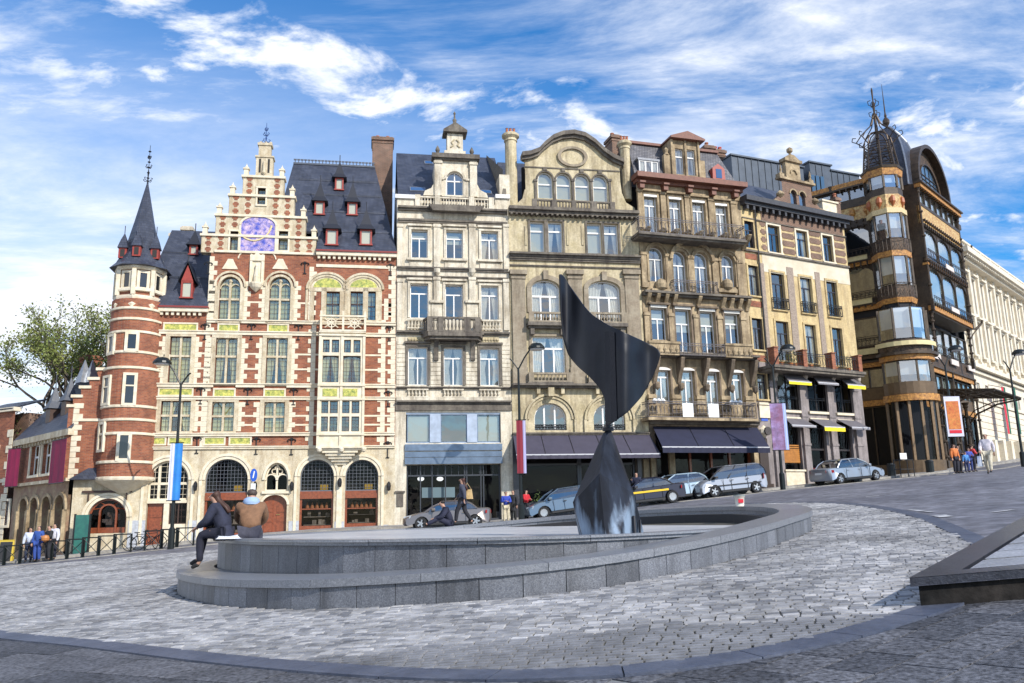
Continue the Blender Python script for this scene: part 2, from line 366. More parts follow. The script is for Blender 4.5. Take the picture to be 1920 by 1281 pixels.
def window(F, par, q, fm=None, cols=2, trans=(.68,), rise=0, dep=.28, fw=.055, gl=None, curtain=None, lead=0, o=0.0, name='window', below=True, upcols=None):
    """q=(s0,s1,z0,z1): frame mesh with pane and curtain as children"""
    s0, s1, z0, z1 = q[:4]; fm = fm or WHITEP; gl = gl or GLASS; b = MB(F); oo = o - dep
    W_, H_ = s1 - s0, z1 - z0
    zt = z1 - rise
    b.box(s0, s0 + fw, oo - .05, oo, z0, zt); b.box(s1 - fw, s1, oo - .05, oo, z0, zt); b.box(s0 + fw, s1 - fw, oo - .05, oo, z0, z0 + fw)
    if rise > .01: archband(b, s0 + fw, s1 - fw, zt, max(rise - fw, .02), fw, oo - .05, oo)
    else: b.box(s0 + fw, s1 - fw, oo - .05, oo, z1 - fw, z1)
    zs = [z0 + H_ * t for t in trans if z0 + H_ * t < z1 - .1]
    for z in zs: b.box(s0 + fw, s1 - fw, oo - .06, oo + .012, z - fw * .7, z + fw * .7)
    for i in range(1, cols):
        x = s0 + W_ * i / cols; u = abs(x - (s0 + s1) / 2) / (W_ / 2); top = zt + rise * math.sqrt(max(0, 1 - u * u)) - .01
        if zs and not upcols: top = zs[-1]
        b.box(x - fw * .6, x + fw * .6, oo - .055, oo + .006, z0, top)
    if lead:
        n = max(2, int(W_ / lead)); k = max(2, int(H_ / lead))
        for i in range(1, n): x = s0 + W_ * i / n; u = abs(x - (s0 + s1) / 2) / (W_ / 2); b.box(x - .008, x + .008, oo - .035, oo - .018, z0, zt + rise * math.sqrt(max(0, 1 - u * u)) - .01, 0)
        for i in range(1, k):
            z = z0 + H_ * i / k; hw = W_ / 2 * (math.sqrt(max(0, 1 - ((z - zt) / rise) ** 2)) if z > zt and rise > .01 else 1)
            c = (s0 + s1) / 2; b.box(c - hw, c + hw, oo - .034, oo - .019, z - .008, z + .008, 0)
    win = b.build(name, fm, par)
    p = MB(F); pts = [(s0, z0), (s1, z0)]
    pts += arcpts(s0, s1, zt, rise)[::-1] if rise > .01 else [(s1, z1), (s0, z1)]
    p.poly([(a, oo - .03, c) for a, c in pts]); p.build('pane', gl, win)
    if curtain:
        c = MB(F); oc = oo - .085
        if curtain == 'blind' or curtain == 'halfblind':
            f = .96 if curtain == 'blind' else .35 + .25 * random.random()
            c.poly([(s0 + .02, oc, z1 - H_ * f), (s1 - .02, oc, z1 - H_ * f), (s1 - .02, oc, z1 - .02), (s0 + .02, oc, z1 - .02)]); c.build('blind', BLIND, win)
        else:
            k = 9
            for sg, base in ((1, s0 + .03), (-1, s1 - .03)):
                rows = []
                for z, wd in ((z1 - .03, .46), (z0 + H_ * .45, .26 if curtain == 'tied' else .33), (z0 + .03, .34 if curtain == 'tied' else .22)):
                    rows.append([(base + sg * W_ * wd * i / k, oc + .03 * (-1) ** i, z) for i in range(k + 1)])
                c.loft(rows, closed=False, cap=False)
            c.build('curtain', CURT, win)
    return win
def baluster_mesh(h, r, m, name='baluster'):
    b = MB(); b.lathe(0, 0, [(r * .9, 0), (r * .9, h * .1), (r * .5, h * .14), (r, h * .38), (r * .45, h * .8), (r * .9, h * .9), (r * .9, h)], 6); me = b.build(name, m); d = me.data; bpy.data.objects.remove(me); return d
def balustrade(F, par, s0, s1, z0, z1, o, st, n, rail=.12, posts=(), depth=.18, dk=None):
    b = MB(F); b.box(s0, s1, o - depth, o, z1 - rail, z1, 0); b.box(s0, s1, o - depth, o, z0, z0 + rail * .8, 0)
    for s in posts: b.box(s - .16, s + .16, o - depth - .01, o + .015, z0 - .002, z1 + .002, 0)
    for i in range(n):
        s = s0 + (s1 - s0) * (i + .5) / n
        if any(abs(s - q) < .2 for q in posts): continue
        r = min(.07, (s1 - s0) / n * .33); h0 = z0 + rail * .8; h = z1 - rail - h0
        b.lathe(s, o - depth / 2, [(r * .9, h0), (r * .5, h0 + h * .12), (r, h0 + h * .38), (r * .45, h0 + h * .8), (r * .9, h0 + h)], 6, 0)
    return b.build('balustrade', dk or st, par)
def railing(F, par, s0, s1, z0, z1, o, n, m=None, r=.018, scroll=True, ends=True, back=0.0, z0b=None, z1b=None):
    b = MB(F); dz0 = 0 if z0b is None else z0b - z0; 
    for z in (z0 + .05, z1, z1 - .12): b.box(s0, s1, o - .03, o + .01, z - .02, z + .02)
    for i in range(n + 1):
        s = s0 + (s1 - s0) * i / n; b.box(s - r / 2, s + r / 2, o - .02, o, z0, z1)
        if scroll and i < n:
            c = s + (s1 - s0) / n / 2; R = (s1 - s0) / n * .42; zc = (z0 + z1) / 2
            pr = [(c + R * math.cos(a) * (1 - .3 * math.sin(a * 2)), o - .01, zc + (z1 - z0) * .3 * math.sin(a)) for a in np.linspace(0, 2 * math.pi, 8)]
            b.path(pr, .012, 3)
    if ends and back > 0:
        for s in (s0, s1):
            for z in (z0 + .05, z1, z1 - .12): b.box(s - .02, s + .02, o - back, o, z - .02, z + .02)
            k = max(2, int(back / .13))
            for i in range(k): b.box(s - r / 2, s + r / 2, o - back * (i + .5) / k - r / 2, o - back * (i + .5) / k + r / 2, z0, z1)
    return b.build('railing', m or BLACK, par)
def cornice(b, s0, s1, z0, z1, o, m=0, steps=3, dentil=0, mat2=0, back=0.0):
    for i in range(steps):
        a = z0 + (z1 - z0) * i / steps; c = z0 + (z1 - z0) * (i + 1) / steps; b.box(s0 - .0, s1 + .0, -back, o * (i + 1) / steps, a, c, m)
    if dentil:
        k = int((s1 - s0) / dentil); h = (z1 - z0) * .55
        for i in range(k): s = s0 + dentil * (i + .3); b.box(s, s + dentil * .45, -back, o * .8, z0 - h, z0 - .001, mat2)
def bracket(b, s, w, z0, z1, o, m=0):
    b.prism([(0, 0)] and [(s - w / 2, z0), (s + w / 2, z0), (s + w / 2, z1), (s - w / 2, z1)], 0, .0 + o * .35, m)
    n = 5
    for i in range(n): zz_ = z0 + (z1 - z0) * (i + 1) / (n + 1); b.box(s - w * .42, s + w * .42, 0, o * (.35 + .65 * ((i + 1) / n) ** 2), zz_, z0 + (z1 - z0) * (i + 2) / (n + 1), m)
# ================================================================== THE SETTING
ASPH = mat('asphalt', (.115, .115, .135), .7, n1=(.30, (.20, .20, .225)), n2=(2.2, .45), bump=(30, .5), grime=(.05, .05, .055))
SETT = None
def tintmat(name, ca, cb, n=(3, .25), rough=.65, bump=(25, .5)):
    m = mat(name, ca, rough, n1=None, n2=n, bump=bump, spec=.2); t = m.node_tree; N = t.nodes; L = t.links; b = N['Principled BSDF']
    at_ = N.new('ShaderNodeAttribute'); at_.attribute_name = 'tint'
    mx_ = N.new('ShaderNodeMix'); mx_.data_type = 'RGBA'; mx_.inputs[6].default_value = (*ca, 1); mx_.inputs[7].default_value = (*cb, 1)
    L.new(at_.outputs['Fac'], mx_.inputs[0])
    tc_ = N.new('ShaderNodeTexCoord'); ns = N.new('ShaderNodeTexNoise'); ns.inputs['Scale'].default_value = .55; ns.inputs['Detail'].default_value = 7; ns.inputs['Roughness'].default_value = .65; L.new(tc_.outputs['Object'], ns.inputs['Vector'])
    rg = N.new('ShaderNodeMapRange'); rg.inputs[1].default_value = .36; rg.inputs[2].default_value = .62; rg.inputs[3].default_value = .62; rg.inputs[4].default_value = 1.12; L.new(ns.outputs[0], rg.inputs[0])
    ml = N.new('ShaderNodeMix'); ml.data_type = 'RGBA'; ml.blend_type = 'MULTIPLY'; ml.inputs[0].default_value = 1; L.new(mx_.outputs[2], ml.inputs[6]); L.new(rg.outputs[0], ml.inputs[7])
    src = b.inputs['Base Color'].links[0].from_node; L.new(ml.outputs[2], src.inputs[6]); return m
SETT = tintmat('granite_sett', (.17, .175, .19), (.50, .49, .48), (6, .25), bump=(25, .12))
SLABM = tintmat('flamed_granite_slab', (.060, .063, .073), (.135, .137, .15), (22, .85))
BED = mat('dark_sett_joint', (.05, .047, .038), .95, n1=(.7, (.11, .10, .07)), n2=(9, .3))
KERBBLUE = mat('dark_blue_stone', (.05, .062, .095), .5, n1=(2, (.085, .098, .135)), n2=(12, .2), bump=(30, .3))
PALEK = mat('pale_kerb_stone', (.34, .32, .28), .8, n1=(1.2, (.22, .2, .17)), n2=(8, .2), bump=(20, .4))
PAVE = brick('pavement_flags', (.26, .25, .24), (.33, .32, .30), (.14, .13, .12), .5, .5, .012, hv=False)
def sheet(name, xs, ys, dz, m, keep=None, kind='structure'):
    X, Y = np.meshgrid(xs, ys); Z = gnp(X, Y) + dz; nx = len(xs); ny = len(ys)
    v = np.c_[X.ravel(), Y.ravel(), Z.ravel()]; i = np.arange(nx - 1); j = np.arange(ny - 1); I, J = np.meshgrid(i, j); a = (J * nx + I).ravel()
    if keep is not None: a = a[keep(X.ravel()[a], Y.ravel()[a])]
    f = np.c_[a, a + 1, a + 1 + nx, a + nx]
    me = bpy.data.meshes.new(name); me.from_pydata(v.tolist(), [], f.tolist()); me.materials.append(m); me.polygons.foreach_set('use_smooth', [True] * len(f))
    o = bpy.data.objects.new(name, me); COL.objects.link(o); tag(o, kind=kind); return o
sheet('ground', np.r_[np.arange(-400, -60, 20), np.arange(-60, 80, 1.), np.arange(80, 420, 20)], np.r_[np.arange(-400, -30, 20), np.arange(-30, 90, 1.), np.arange(90, 700, 20)], -.012, ASPH)
# --- facade planes
FA = Fac((-14, 50 - .17 * 14), .17)
def sh(F, s): return F.w(s, 0, 0)
P_AB = FA.h(741, 820)[0]; P_BC = FA.h(961, 800)[0]; P_CD = FA.h(1218, 815)[0]
w = FA.w(P_AB, 0, 0); FB = Fac((w.x, w.y), .17); w = FA.w(P_BC, 0, 0); FC = Fac((w.x, w.y), .17)
w = FA.w(P_CD, 0, 0); FD = Fac((w.x, w.y), .30); sDE = FD.h(1421, 785)[0]; w = FD.w(sDE, 0, 0); FE = Fac((w.x, w.y), .53)
sEend = FE.h(1630, 870)[0]
CY = 62.0; CX = at(1676, 520, CY).x
FL = Fac((CX, CY), -.84); FR = Fac((CX, CY), 1.05)
sG = FR.h(1826, 760)[0]; w = FR.w(sG, 0, 0); FG = Fac((w.x, w.y), 1.05)
# --- fountain and plaza outlines
RING = [(-7.3, 18.6), (-5.5, 15.2), (-3.45, 13.1), (-2.1, 12.45), (-.75, 12.1), (.3, 12.1), (1.45, 12.45), (2.85, 13.6), (4.05, 15.0), (5.45, 17.1), (6.75, 19.4), (7.3, 22.2), (6.9, 25), (5.4, 27.6), (3.2, 29.8), (.6, 31.0), (-2.2, 31.1), (-4.7, 29.3), (-6.4, 26.0), (-7.3, 22.2)]
def spline(P, n, closed=True):
    P = [Vector((p[0], p[1], 0)) for p in P]; k = len(P); R = []
    for i in range(k if closed else k - 1):
        q = [P[(i + j - 1) % k] if closed else P[min(max(i + j - 1, 0), k - 1)] for j in range(4)]
        for j in range(n):
            t = j / n; R.append(.5 * ((2 * q[1]) + (-q[0] + q[2]) * t + (2 * q[0] - 5 * q[1] + 4 * q[2] - q[3]) * t * t + (-q[0] + 3 * q[1] - 3 * q[2] + q[3]) * t ** 3))
    if not closed: R.append(P[-1])
    return R
def resample(R, step, closed=True):
    Q = R + [R[0]] if closed else R; L_ = [0]
    for a, b in zip(Q, Q[1:]): L_.append(L_[-1] + (b - a).length)
    n = max(2, round(L_[-1] / step)); out_ = []
    for i in range(n if closed else n + 1):
        t = L_[-1] * i / n; j = min(max(int(np.searchsorted(L_, t)) - 1, 0), len(Q) - 2)
        u = (t - L_[j]) / max(L_[j + 1] - L_[j], 1e-6); out_.append(Q[j].lerp(Q[j + 1], u))
    return out_
RS = spline(RING, 8)
def offset(R, d, closed=True):
    k = len(R); O = []
    for i in range(k):
        a = R[(i - 1) % k] if closed or i > 0 else R[0]; b = R[(i + 1) % k] if closed or i < k - 1 else R[-1]
        t = (b - a).normalized(); O.append(R[i] + Vector((-t.y, t.x, 0)) * d)
    return O
area = sum(a.x * b.y - b.x * a.y for a, b in zip(RS, RS[1:] + RS[:1]))
INS = 1 if area > 0 else -1
EDGE = [(-60, 66), (-34, 40), (-20, 25.5), (-12.5, 18.2), (-8.13, 13.75), (-5.4, 11.45), (-2.73, 9.15), (-.8, 7.75), (.46, 7.22), (1.41, 7.2), (2.4, 7.55), (3.31, 8.13), (4.3, 8.95), (5.6, 10.6), (6.78, 12.7), (7.96, 15.8), (9.59, 21), (10.6, 27), (10.2, 31.5), (8.2, 34.6), (4, 36.2), (-4, 36.4), (-14.6, 36.6), (-25, 40.2), (-45, 60)]
ES = spline(EDGE, 10, False)
EN = np.array([[p.x, p.y] for p in ES])
def inside(px, py, poly):
    x = np.asarray(px); y = np.asarray(py); r = np.zeros(x.shape, bool); k = len(poly)
    for i in range(k):
        x0, y0 = poly[i]; x1, y1 = poly[(i + 1) % k]
        c = ((y0 > y) != (y1 > y)) & (x < (x1 - x0) * (y - y0) / (y1 - y0 + 1e-12) + x0); r ^= c
    return r
RIN = [(p.x, p.y) for p in RS]
# cobbled bed sheet
b = MB(); b.f = []; cob = bpy.data.meshes.new('cobbled_plaza')
vv = []; ff = []
xs = np.arange(-46, 14, .5); ys = np.arange(6, 62, .5)
XX, YY = np.meshgrid(xs, ys); IN = inside(XX + .25, YY + .25, EN.tolist()); idx = {}
for j in range(len(ys)):
    for i in range(len(xs)):
        if IN[j, i]:
            q = []
            for a, c in ((i, j), (i + 1, j), (i + 1, j + 1), (i, j + 1)):
                if (a, c) not in idx:
                    x_ = -46 + a * .5; y_ = 6 + c * .5; idx[(a, c)] = len(vv); vv.append((x_, y_, g(x_, y_) + .004))
                q.append(idx[(a, c)])
            ff.append(q)
cob.from_pydata(vv, [], ff); cob.materials.append(BED); plaza = bpy.data.objects.new('cobbled_plaza', cob); COL.objects.link(plaza); tag(plaza, kind='structure')
# setts
ang = rad(-14); ca, sa = math.cos(ang), math.sin(ang)
def setts(name, cells, parent, single=False):
    """cells: (x,y,w,d,rot) arrays -> one mesh of chamfered blocks"""
    n = len(cells); c = np.array(cells); x, y, w_, d_, th = c.T; rs = np.random.RandomState(3)
    zt = rs.uniform(.016, .026, n); tilt = rs.uniform(-.04, .04, (n, 2))
    V = np.zeros((n, 8, 3)); F_ = []
    for k, (sx, sy) in enumerate(((-1, -1), (1, -1), (1, 1), (-1, 1))):
        for lay in (0, 1):
            ins = .005 if lay else 0
            lx = sx * (w_ / 2 - ins) + rs.uniform(-.004, .004, n); ly = sy * (d_ / 2 - ins) + rs.uniform(-.003, .003, n)
            wx = x + lx * np.cos(th) - ly * np.sin(th); wy = y + lx * np.sin(th) + ly * np.cos(th)
            V[:, k + 4 * lay, 0] = wx; V[:, k + 4 * lay, 1] = wy
            V[:, k + 4 * lay, 2] = gnp(wx, wy) + (.0 if not lay else zt + tilt[:, 0] * lx + tilt[:, 1] * ly)
    base = (np.arange(n) * 8)[:, None, None]
    q = np.array([[4, 5, 6, 7], [0, 1, 5, 4], [1, 2, 6, 5], [2, 3, 7, 6], [3, 0, 4, 7]])[None]
    Fc = (base + q).reshape(-1, 4); me = bpy.data.meshes.new(name)
    me.vertices.add(n * 8); me.vertices.foreach_set('co', V.reshape(-1)); me.loops.add(len(Fc) * 4); me.loops.foreach_set('vertex_index', Fc.reshape(-1))
    me.polygons.add(len(Fc)); me.polygons.foreach_set('loop_start', np.arange(len(Fc)) * 4); me.update(calc_edges=True)
    t = rs.beta(1.6, 1.6, n); at_ = me.attributes.new('tint', 'FLOAT', 'POINT'); at_.data.foreach_set('value', np.repeat(t, 8))
    me.polygons.foreach_set('use_smooth', [False] * len(Fc)); me.materials.append(SETT); o = bpy.data.objects.new(name, me); COL.objects.link(o); o.parent = parent; return o
cells = []; rs = np.random.RandomState(5); D = .112
for r in range(-20, 600):
    yl = r * D; x = -75 + rs.uniform(0, .2); row = []
    while x < 30:
        w_ = rs.uniform(.12, .19)
        row.append((x + w_ / 2, w_)); x += w_ + .016
    R = np.array(row); lx = R[:, 0]; ly = np.full(len(R), yl) + .06 * np.sin(lx * .35 + r * .02)
    X = lx * ca - ly * sa; Y = lx * sa + ly * ca + 4
    k = (Y > 6.5) & (Y < 62) & (np.abs(X) < Y * .66 + 4.0)
    for a, c, w_ in zip(X[k], Y[k], R[k, 1]): cells.append((a, c, w_, D - .020, ang))
C_ = np.array(cells); inn = inside(C_[:, 0], C_[:, 1], EN.tolist()) & ~inside(C_[:, 0], C_[:, 1], RIN); C_ = C_[inn]
dist = np.hypot(C_[:, 0], C_[:, 1]); C_ = C_[np.argsort(dist)]
far = np.hypot(C_[:, 0], C_[:, 1])
print('setts', len(C_))
near = C_[:300]; rest = C_[300:]
for c in near: setts('sett', [tuple(c)], plaza)
tag(setts('setts', rest, plaza), kind='stuff')
# band of blue stone round the cobbles
fr = [p for p in ES]
BO = offset(ES, -.34 if True else .3, False)
if inside([BO[70].x], [BO[70].y], EN.tolist())[0]: BO = offset(ES, .34, False)
band = tag(empty('plaza_edging', (ES[80].x, ES[80].y, g(ES[80].x, ES[80].y))), kind='structure')
def zt(p, h): return (p.x, p.y, g(p.x, p.y) + h)
def curvestones(name, A, B, step, h0, h1, m, parent, gap=.012, closed=False, rng=None):
    """stones between two parallel curves A and B (same count)"""
    L_ = [0]
    for a, b2 in zip(A, A[1:]): L_.append(L_[-1] + (b2 - a).length)
    n = max(1, round(L_[-1] / step)); os_ = []
    def P(C, t):
        j = min(max(int(np.searchsorted(L_, t)) - 1, 0), len(C) - 2); u = (t - L_[j]) / max(L_[j + 1] - L_[j], 1e-6); return C[j].lerp(C[j + 1], u)
    off = parent.matrix_world.translation if False else Vector(parent.location)
    for i in range(n):
        t0 = L_[-1] * i / n + gap / 2; t1 = L_[-1] * (i + 1) / n - gap / 2
        if rng and not rng(P(A, t0)): continue
        mb = MB(); k = max(2, int((t1 - t0) / .35) + 1); rings = []
        for j in range(k):
            t = t0 + (t1 - t0) * j / (k - 1); a = P(A, t); c = P(B, t); za = h0(a) if callable(h0) else g(a.x, a.y) + h0
            zb = h1(a) if callable(h1) else g(a.x, a.y) + h1; zb2 = h1(c) if callable(h1) else g(c.x, c.y) + h1; zc = h0(c) if callable(h0) else g(c.x, c.y) + h0
            rings.append([(a.x - off.x, a.y - off.y, za - off.z), (a.x - off.x, a.y - off.y, zb - off.z), (c.x - off.x, c.y - off.y, zb2 - off.z), (c.x - off.x, c.y - off.y, zc - off.z)])
        mb.loft(rings); o = mb.build(name, m, parent); os_.append(o)
        
    return os_
curvestones('edging_stone', ES[28:210], BO[28:210], 1.0, -.05, .022, KERBBLUE, band, rng=lambda p: p.y < 34 and abs(p.x) < p.y * .7 + 2)
# foreground slabs
def clip(poly, p, n):
    o_ = []
    for i in range(len(poly)):
        a = poly[i]; c = poly[(i + 1) % len(poly)]; da = (a[0] - p[0]) * n[0] + (a[1] - p[1]) * n[1]; dc = (c[0] - p[0]) * n[0] + (c[1] - p[1]) * n[1]
        if da >= 0: o_.append(a)
        if da * dc < 0: t = da / (da - dc); o_.append((a[0] + (c[0] - a[0]) * t, a[1] + (c[1] - a[1]) * t))
    return o_
fore = sheet('foreground_pavement', np.arange(-40, 24, .5), np.arange(-2, 33, .5), -.004, mat('pale_mortar', (.20, .20, .20), .9, n2=(6, .3)), lambda X, Y: (Y < 10.5) | (X < -2))
BN = np.array([[p.x, p.y] for p in BO])
keep = (BN[:, 1] < 34)
def slabs(a0, W_, H_, seed, xr, yr, test):
    rs = np.random.RandomState(seed); c, s = math.cos(a0), math.sin(a0); n = 0
    for r in range(-60, 60):
        shift = (r % 2) * W_ * .5 + rs.uniform(-.06, .06)
        for q in range(-60, 60):
            lx = q * W_ + shift; ly = r * H_; X = lx * c - ly * s; Y = lx * s + ly * c
            if not (xr[0] < X < xr[1] and yr[0] < Y < yr[1]) or abs(X) > Y * .64 + 6: continue
            d = np.hypot(BN[:, 0] - X, BN[:, 1] - Y); k = int(np.argmin(d)); k = min(max(k, 1), len(BN) - 2)
            tx, ty = BN[k + 1] - BN[k - 1]; L_ = math.hypot(tx, ty); nx, ny = ty / L_, -tx / L_
            e = EN[k]
            if (BN[k][0] - e[0]) * nx + (BN[k][1] - e[1]) * ny < 0: nx, ny = -nx, -ny
            if inside([X], [Y], EN.tolist())[0] and d[k] > .8: continue
            if not test(X, Y): continue
            gp = .009; pl = []
            for ux, uy in ((0, 0), (1, 0), (1, 1), (0, 1)):
                ax = lx - W_ / 2 + gp + ux * (W_ - 2 * gp); ay = ly - H_ / 2 + gp + uy * (H_ - 2 * gp); pl.append((ax * c - ay * s, ax * s + ay * c))
            for kk in (k,):
                tx, ty = BN[kk + 1] - BN[kk - 1]; L_ = math.hypot(tx, ty); mx_, my_ = ty / L_, -tx / L_; e = EN[kk]
                if (BN[kk][0] - e[0]) * mx_ + (BN[kk][1] - e[1]) * my_ < 0: mx_, my_ = -mx_, -my_
                if len(pl) > 2: pl = clip(pl, (BN[kk][0] + .01 * mx_, BN[kk][1] + .01 * my_), (mx_, my_))
            if len(pl) < 3: continue
            hz = .006 + rs.uniform(-.002, .003); mb = MB(); mb.slab([(x, y, g(x, y) - .03) for x, y in pl], (0, 0, .03 + hz)); o = mb.build('paving_slab', SLABM, fore)
            a_ = o.data.attributes.new('tint', 'FLOAT', 'POINT'); a_.data.foreach_set('value', [rs.uniform()] * len(o.data.vertices)); n += 1
    print('slabs', n)
slabs(rad(-33), 1.25, .62, 1, (-30, 3.2), (2, 30), lambda X, Y: X < .6)
slabs(rad(40), .62, .42, 2, (.0, 16), (2, 12), lambda X, Y: X >= .6 and Y < 9.5)
# --- raised dark stone terrace at the right
cA = onground(1712, 1143); cA.z = 0
d1 = Vector((1, -.085, 0)).normalized(); e2 = onground(1985, 965); d2 = (Vector((e2.x, e2.y, 0)) - Vector((cA.x, cA.y, 0))).normalized()
ter = thing('stone_terrace', 'low dark blue-stone terrace with pale inset slabs at the right edge of the square', 'terrace', (cA.x, cA.y, g(cA.x, cA.y)))
def TP(u, v): p = cA + d1 * u + d2 * v; return p.x - cA.x, p.y - cA.y
TB = g(cA.x, cA.y); 
def tz(u, v): p = cA + d1 * u + d2 * v; return .067 * p.x + .033 * p.y + .30 - TB
def tq(u0, u1, v0, v1, h0, h1, m, nm):
    mb = MB(); P4 = [(u0, v0), (u1, v0), (u1, v1), (u0, v1)]
    mb.loft([[(*TP(u, v), tz(u, v) + h0) for u, v in P4], [(*TP(u, v), tz(u, v) + h1) for u, v in P4]]); return mb.build(nm, m, ter, bevel=.006)
DKST = mat('wet_dark_stone', (.022, .024, .033), .28, n1=(3, (.042, .046, .06)), n2=(18, .25), bump=(30, .5), spec=.3)
TSL = tintmat('pale_terrace_slab', (.30, .31, .34), (.40, .41, .43), (30, .3), .5)
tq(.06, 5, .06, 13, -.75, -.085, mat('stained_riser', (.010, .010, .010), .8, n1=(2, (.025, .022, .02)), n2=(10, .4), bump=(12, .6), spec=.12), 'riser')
tq(.5, 5, .5, 13, -.085, -.02, BED, 'bed')
for u0, u1 in ((0, 1.6), (1.61, 3.3), (3.31, 5)): tq(u0, u1, 0, .34, -.085, 0, DKST, 'coping_stone')
v = .35
while v < 12.6: tq(0, .42, v, v + 1.2, -.085, 0, DKST, 'coping_stone'); v += 1.21
for i, v in enumerate(np.arange(.42, 12.5, .78)):
    for j, u in enumerate(np.arange(.5, 4.9, .92)):
        o = tq(u, u + .84, v, v + .70, -.03, -.004 + .003 * ((i + j) % 2), TSL, 'terrace_slab')
        a_ = o.data.attributes.new('tint', 'FLOAT', 'POINT'); a_.data.foreach_set('value', [random.random()] * len(o.data.vertices))
# --- far pavement, gutter and kerb along the facades
def alongpts():
    L_ = []
    for F, s in ((FA, -40), (FA, -20), (FA, FA.h(187, 900)[0]), (FA, 0), (FB, 0), (FC, 0), (FD, 0), (FE, 0), (FE, sEend * .55)): L_.append(F.w(s, 0, 0))
    L_ += [Vector((27.5, 59.5, 0)), FR.w(3, 0, 0), FR.w(sG, 0, 0), FG.w(20, 0, 0), FG.w(45, 0, 0)]
    return L_
AL = alongpts()
def offl(d):
    R = []
    for i, p in enumerate(AL):
        a = AL[max(i - 1, 0)]; c = AL[min(i + 1, len(AL) - 1)]; t = (c - a).normalized(); R.append(p + Vector((t.y, -t.x, 0)) * d)
    return resample(spline([(q.x, q.y) for q in R], 6, False), .8, False)
def ribbon(name, d0, d1, h, m, kind='structure'):
    n = 150; A = offl(d0); B = offl(d1); A = [A[int(i * (len(A) - 1) / n)] for i in range(n + 1)]; B = [B[int(i * (len(B) - 1) / n)] for i in range(n + 1)]
    mb = MB(); mb.loft([[(a.x, a.y, g(a.x, a.y) - .3), (a.x, a.y, g(a.x, a.y) + h), ((a.x + c.x) / 2, (a.y + c.y) / 2, g((a.x + c.x) / 2, (a.y + c.y) / 2) + h), (c.x, c.y, g(c.x, c.y) + h), (c.x, c.y, g(c.x, c.y) - .3)] for a, c in zip(A, B)])
    return tag(mb.build(name, m), kind=kind)
ribbon('pavement', -.8, 2.3, .12, PAVE); ribbon('kerb', 2.31, 2.5, .125, PALEK)
ribbon('gutter_strip', 5.6, 6.15, .015, PALEK)
# worn road markings and crack-sealed patches
WH = mat('worn_white_paint', (.55, .55, .55), .7, n1=(3, (.2, .2, .21)))
mk = tag(empty('road_marking', (12, 24, g(12, 24))), kind='structure')
for (x0, y0), (x1, y1), w_ in [((1865, 962), (1905, 957), .16), ((1700, 958), (1745, 962), .12), ((1745, 968), (1762, 971), .3), ((1530, 938), (1590, 935), .12), ((1625, 938), (1650, 936), .16), ((1760, 985), (1780, 982), .2), ((1840, 1010), (1870, 1008), .15)]:
    A = onground(x0, y0); B = onground(x1, y1); d = (B - A); d.z = 0; L_ = d.length; d.normalize(); n_ = Vector((-d.y, d.x, 0)) * w_
    mb = MB(); q = []
    for p in (A, B, B + n_, A + n_): q.append((p.x - 12, p.y - 24, g(p.x, p.y) + .002 - g(12, 24)))
    mb.poly(q); mb.build('painted_line', WH, mk)
# ================================================================== FOUNTAIN
GRAN = mat('grey_speckled_granite', (.105, .112, .13), .5, n1=(40, (.19, .20, .22)), n2=(90, .45), bump=(60, .25), vary=.28, grime=(.05, .052, .058))
GRAN2 = mat('lighter_speckled_granite', (.16, .17, .19), .5, n1=(40, (.26, .27, .29)), n2=(90, .4), bump=(60, .25), vary=.22)
COPE = mat('polished_granite_coping', (.15, .16, .18), .3, n1=(30, (.23, .24, .26)), n2=(90, .35), bump=(60, .12), vary=.12)
BASINM = mat('pale_basin_floor', (.50, .50, .50), .4, n1=(.8, (.36, .37, .39)), n2=(12, .08), bump=(8, .1))
DARKJ = mat('dark_joint', (.03, .03, .032), .9)
fo = thing('fountain', 'round grey granite fountain basin with stepped bench rim, under the black sculpture', 'fountain', (0, 20, g(0, 20)))
R_ = resample(RS, .12); INW = INS
def O(d): return offset(R_, d * INW)
gl0 = lambda p: g(p.x, p.y) - .15
RT = .44; ZB = 1.21
rtop = lambda p: g(p.x, p.y) + RT
def closedseq(C): return C + C[:1]
C0, C04, C10, C75, C80 = [closedseq(O(d)) for d in (0, .04, .14, .74, .80)]
curvestones('wall_panel', C04, C10, .62, gl0, lambda p: g(p.x, p.y) + RT - .12, GRAN, fo, .012)
curvestones('joint_core', C10, closedseq(O(.3)), 60, gl0, lambda p: g(p.x, p.y) + RT - .10, DARKJ, fo, 0)
curvestones('coping_stone', C0, C75, 1.85, lambda p: g(p.x, p.y) + RT - .115, rtop, COPE, fo, .01)
# inner face (seen on the far side) and upper basin wall where the basin stands above the bench
IN2 = closedseq(O(.745)); IN3 = closedseq(O(.79))
curvestones('inner_panel', closedseq(O(.66)), closedseq(O(.70)), .95, lambda p: ZB - .3, lambda p: max(ZB - .29, g(p.x, p.y) + RT - .12), GRAN2, fo, .012, rng=lambda p: g(p.x, p.y) + RT > ZB + .14)
up = lambda p: g(p.x, p.y) + RT < ZB - .02
curvestones('upper_panel', closedseq(O(.80)), closedseq(O(.86)), .60, lambda p: g(p.x, p.y) + RT - .2, lambda p: max(ZB - .09, g(p.x, p.y) + RT - .19), GRAN, fo, .010, rng=up)
curvestones('upper_core', closedseq(O(.86)), closedseq(O(1.0)), 60, lambda p: g(p.x, p.y) + RT - .2, lambda p: ZB - .08, DARKJ, fo, 0)
curvestones('upper_coping', closedseq(O(.755)), closedseq(O(1.25)), 1.75, lambda p: ZB - .09, lambda p: ZB, COPE, fo, .01, rng=lambda p: g(p.x, p.y) + RT < ZB + .02)
mb = MB(); mb.poly([(p.x, p.y - 20, ZB - .035 - g(0, 20)) for p in O(.71)]); mb.build('basin_floor', BASINM, fo)
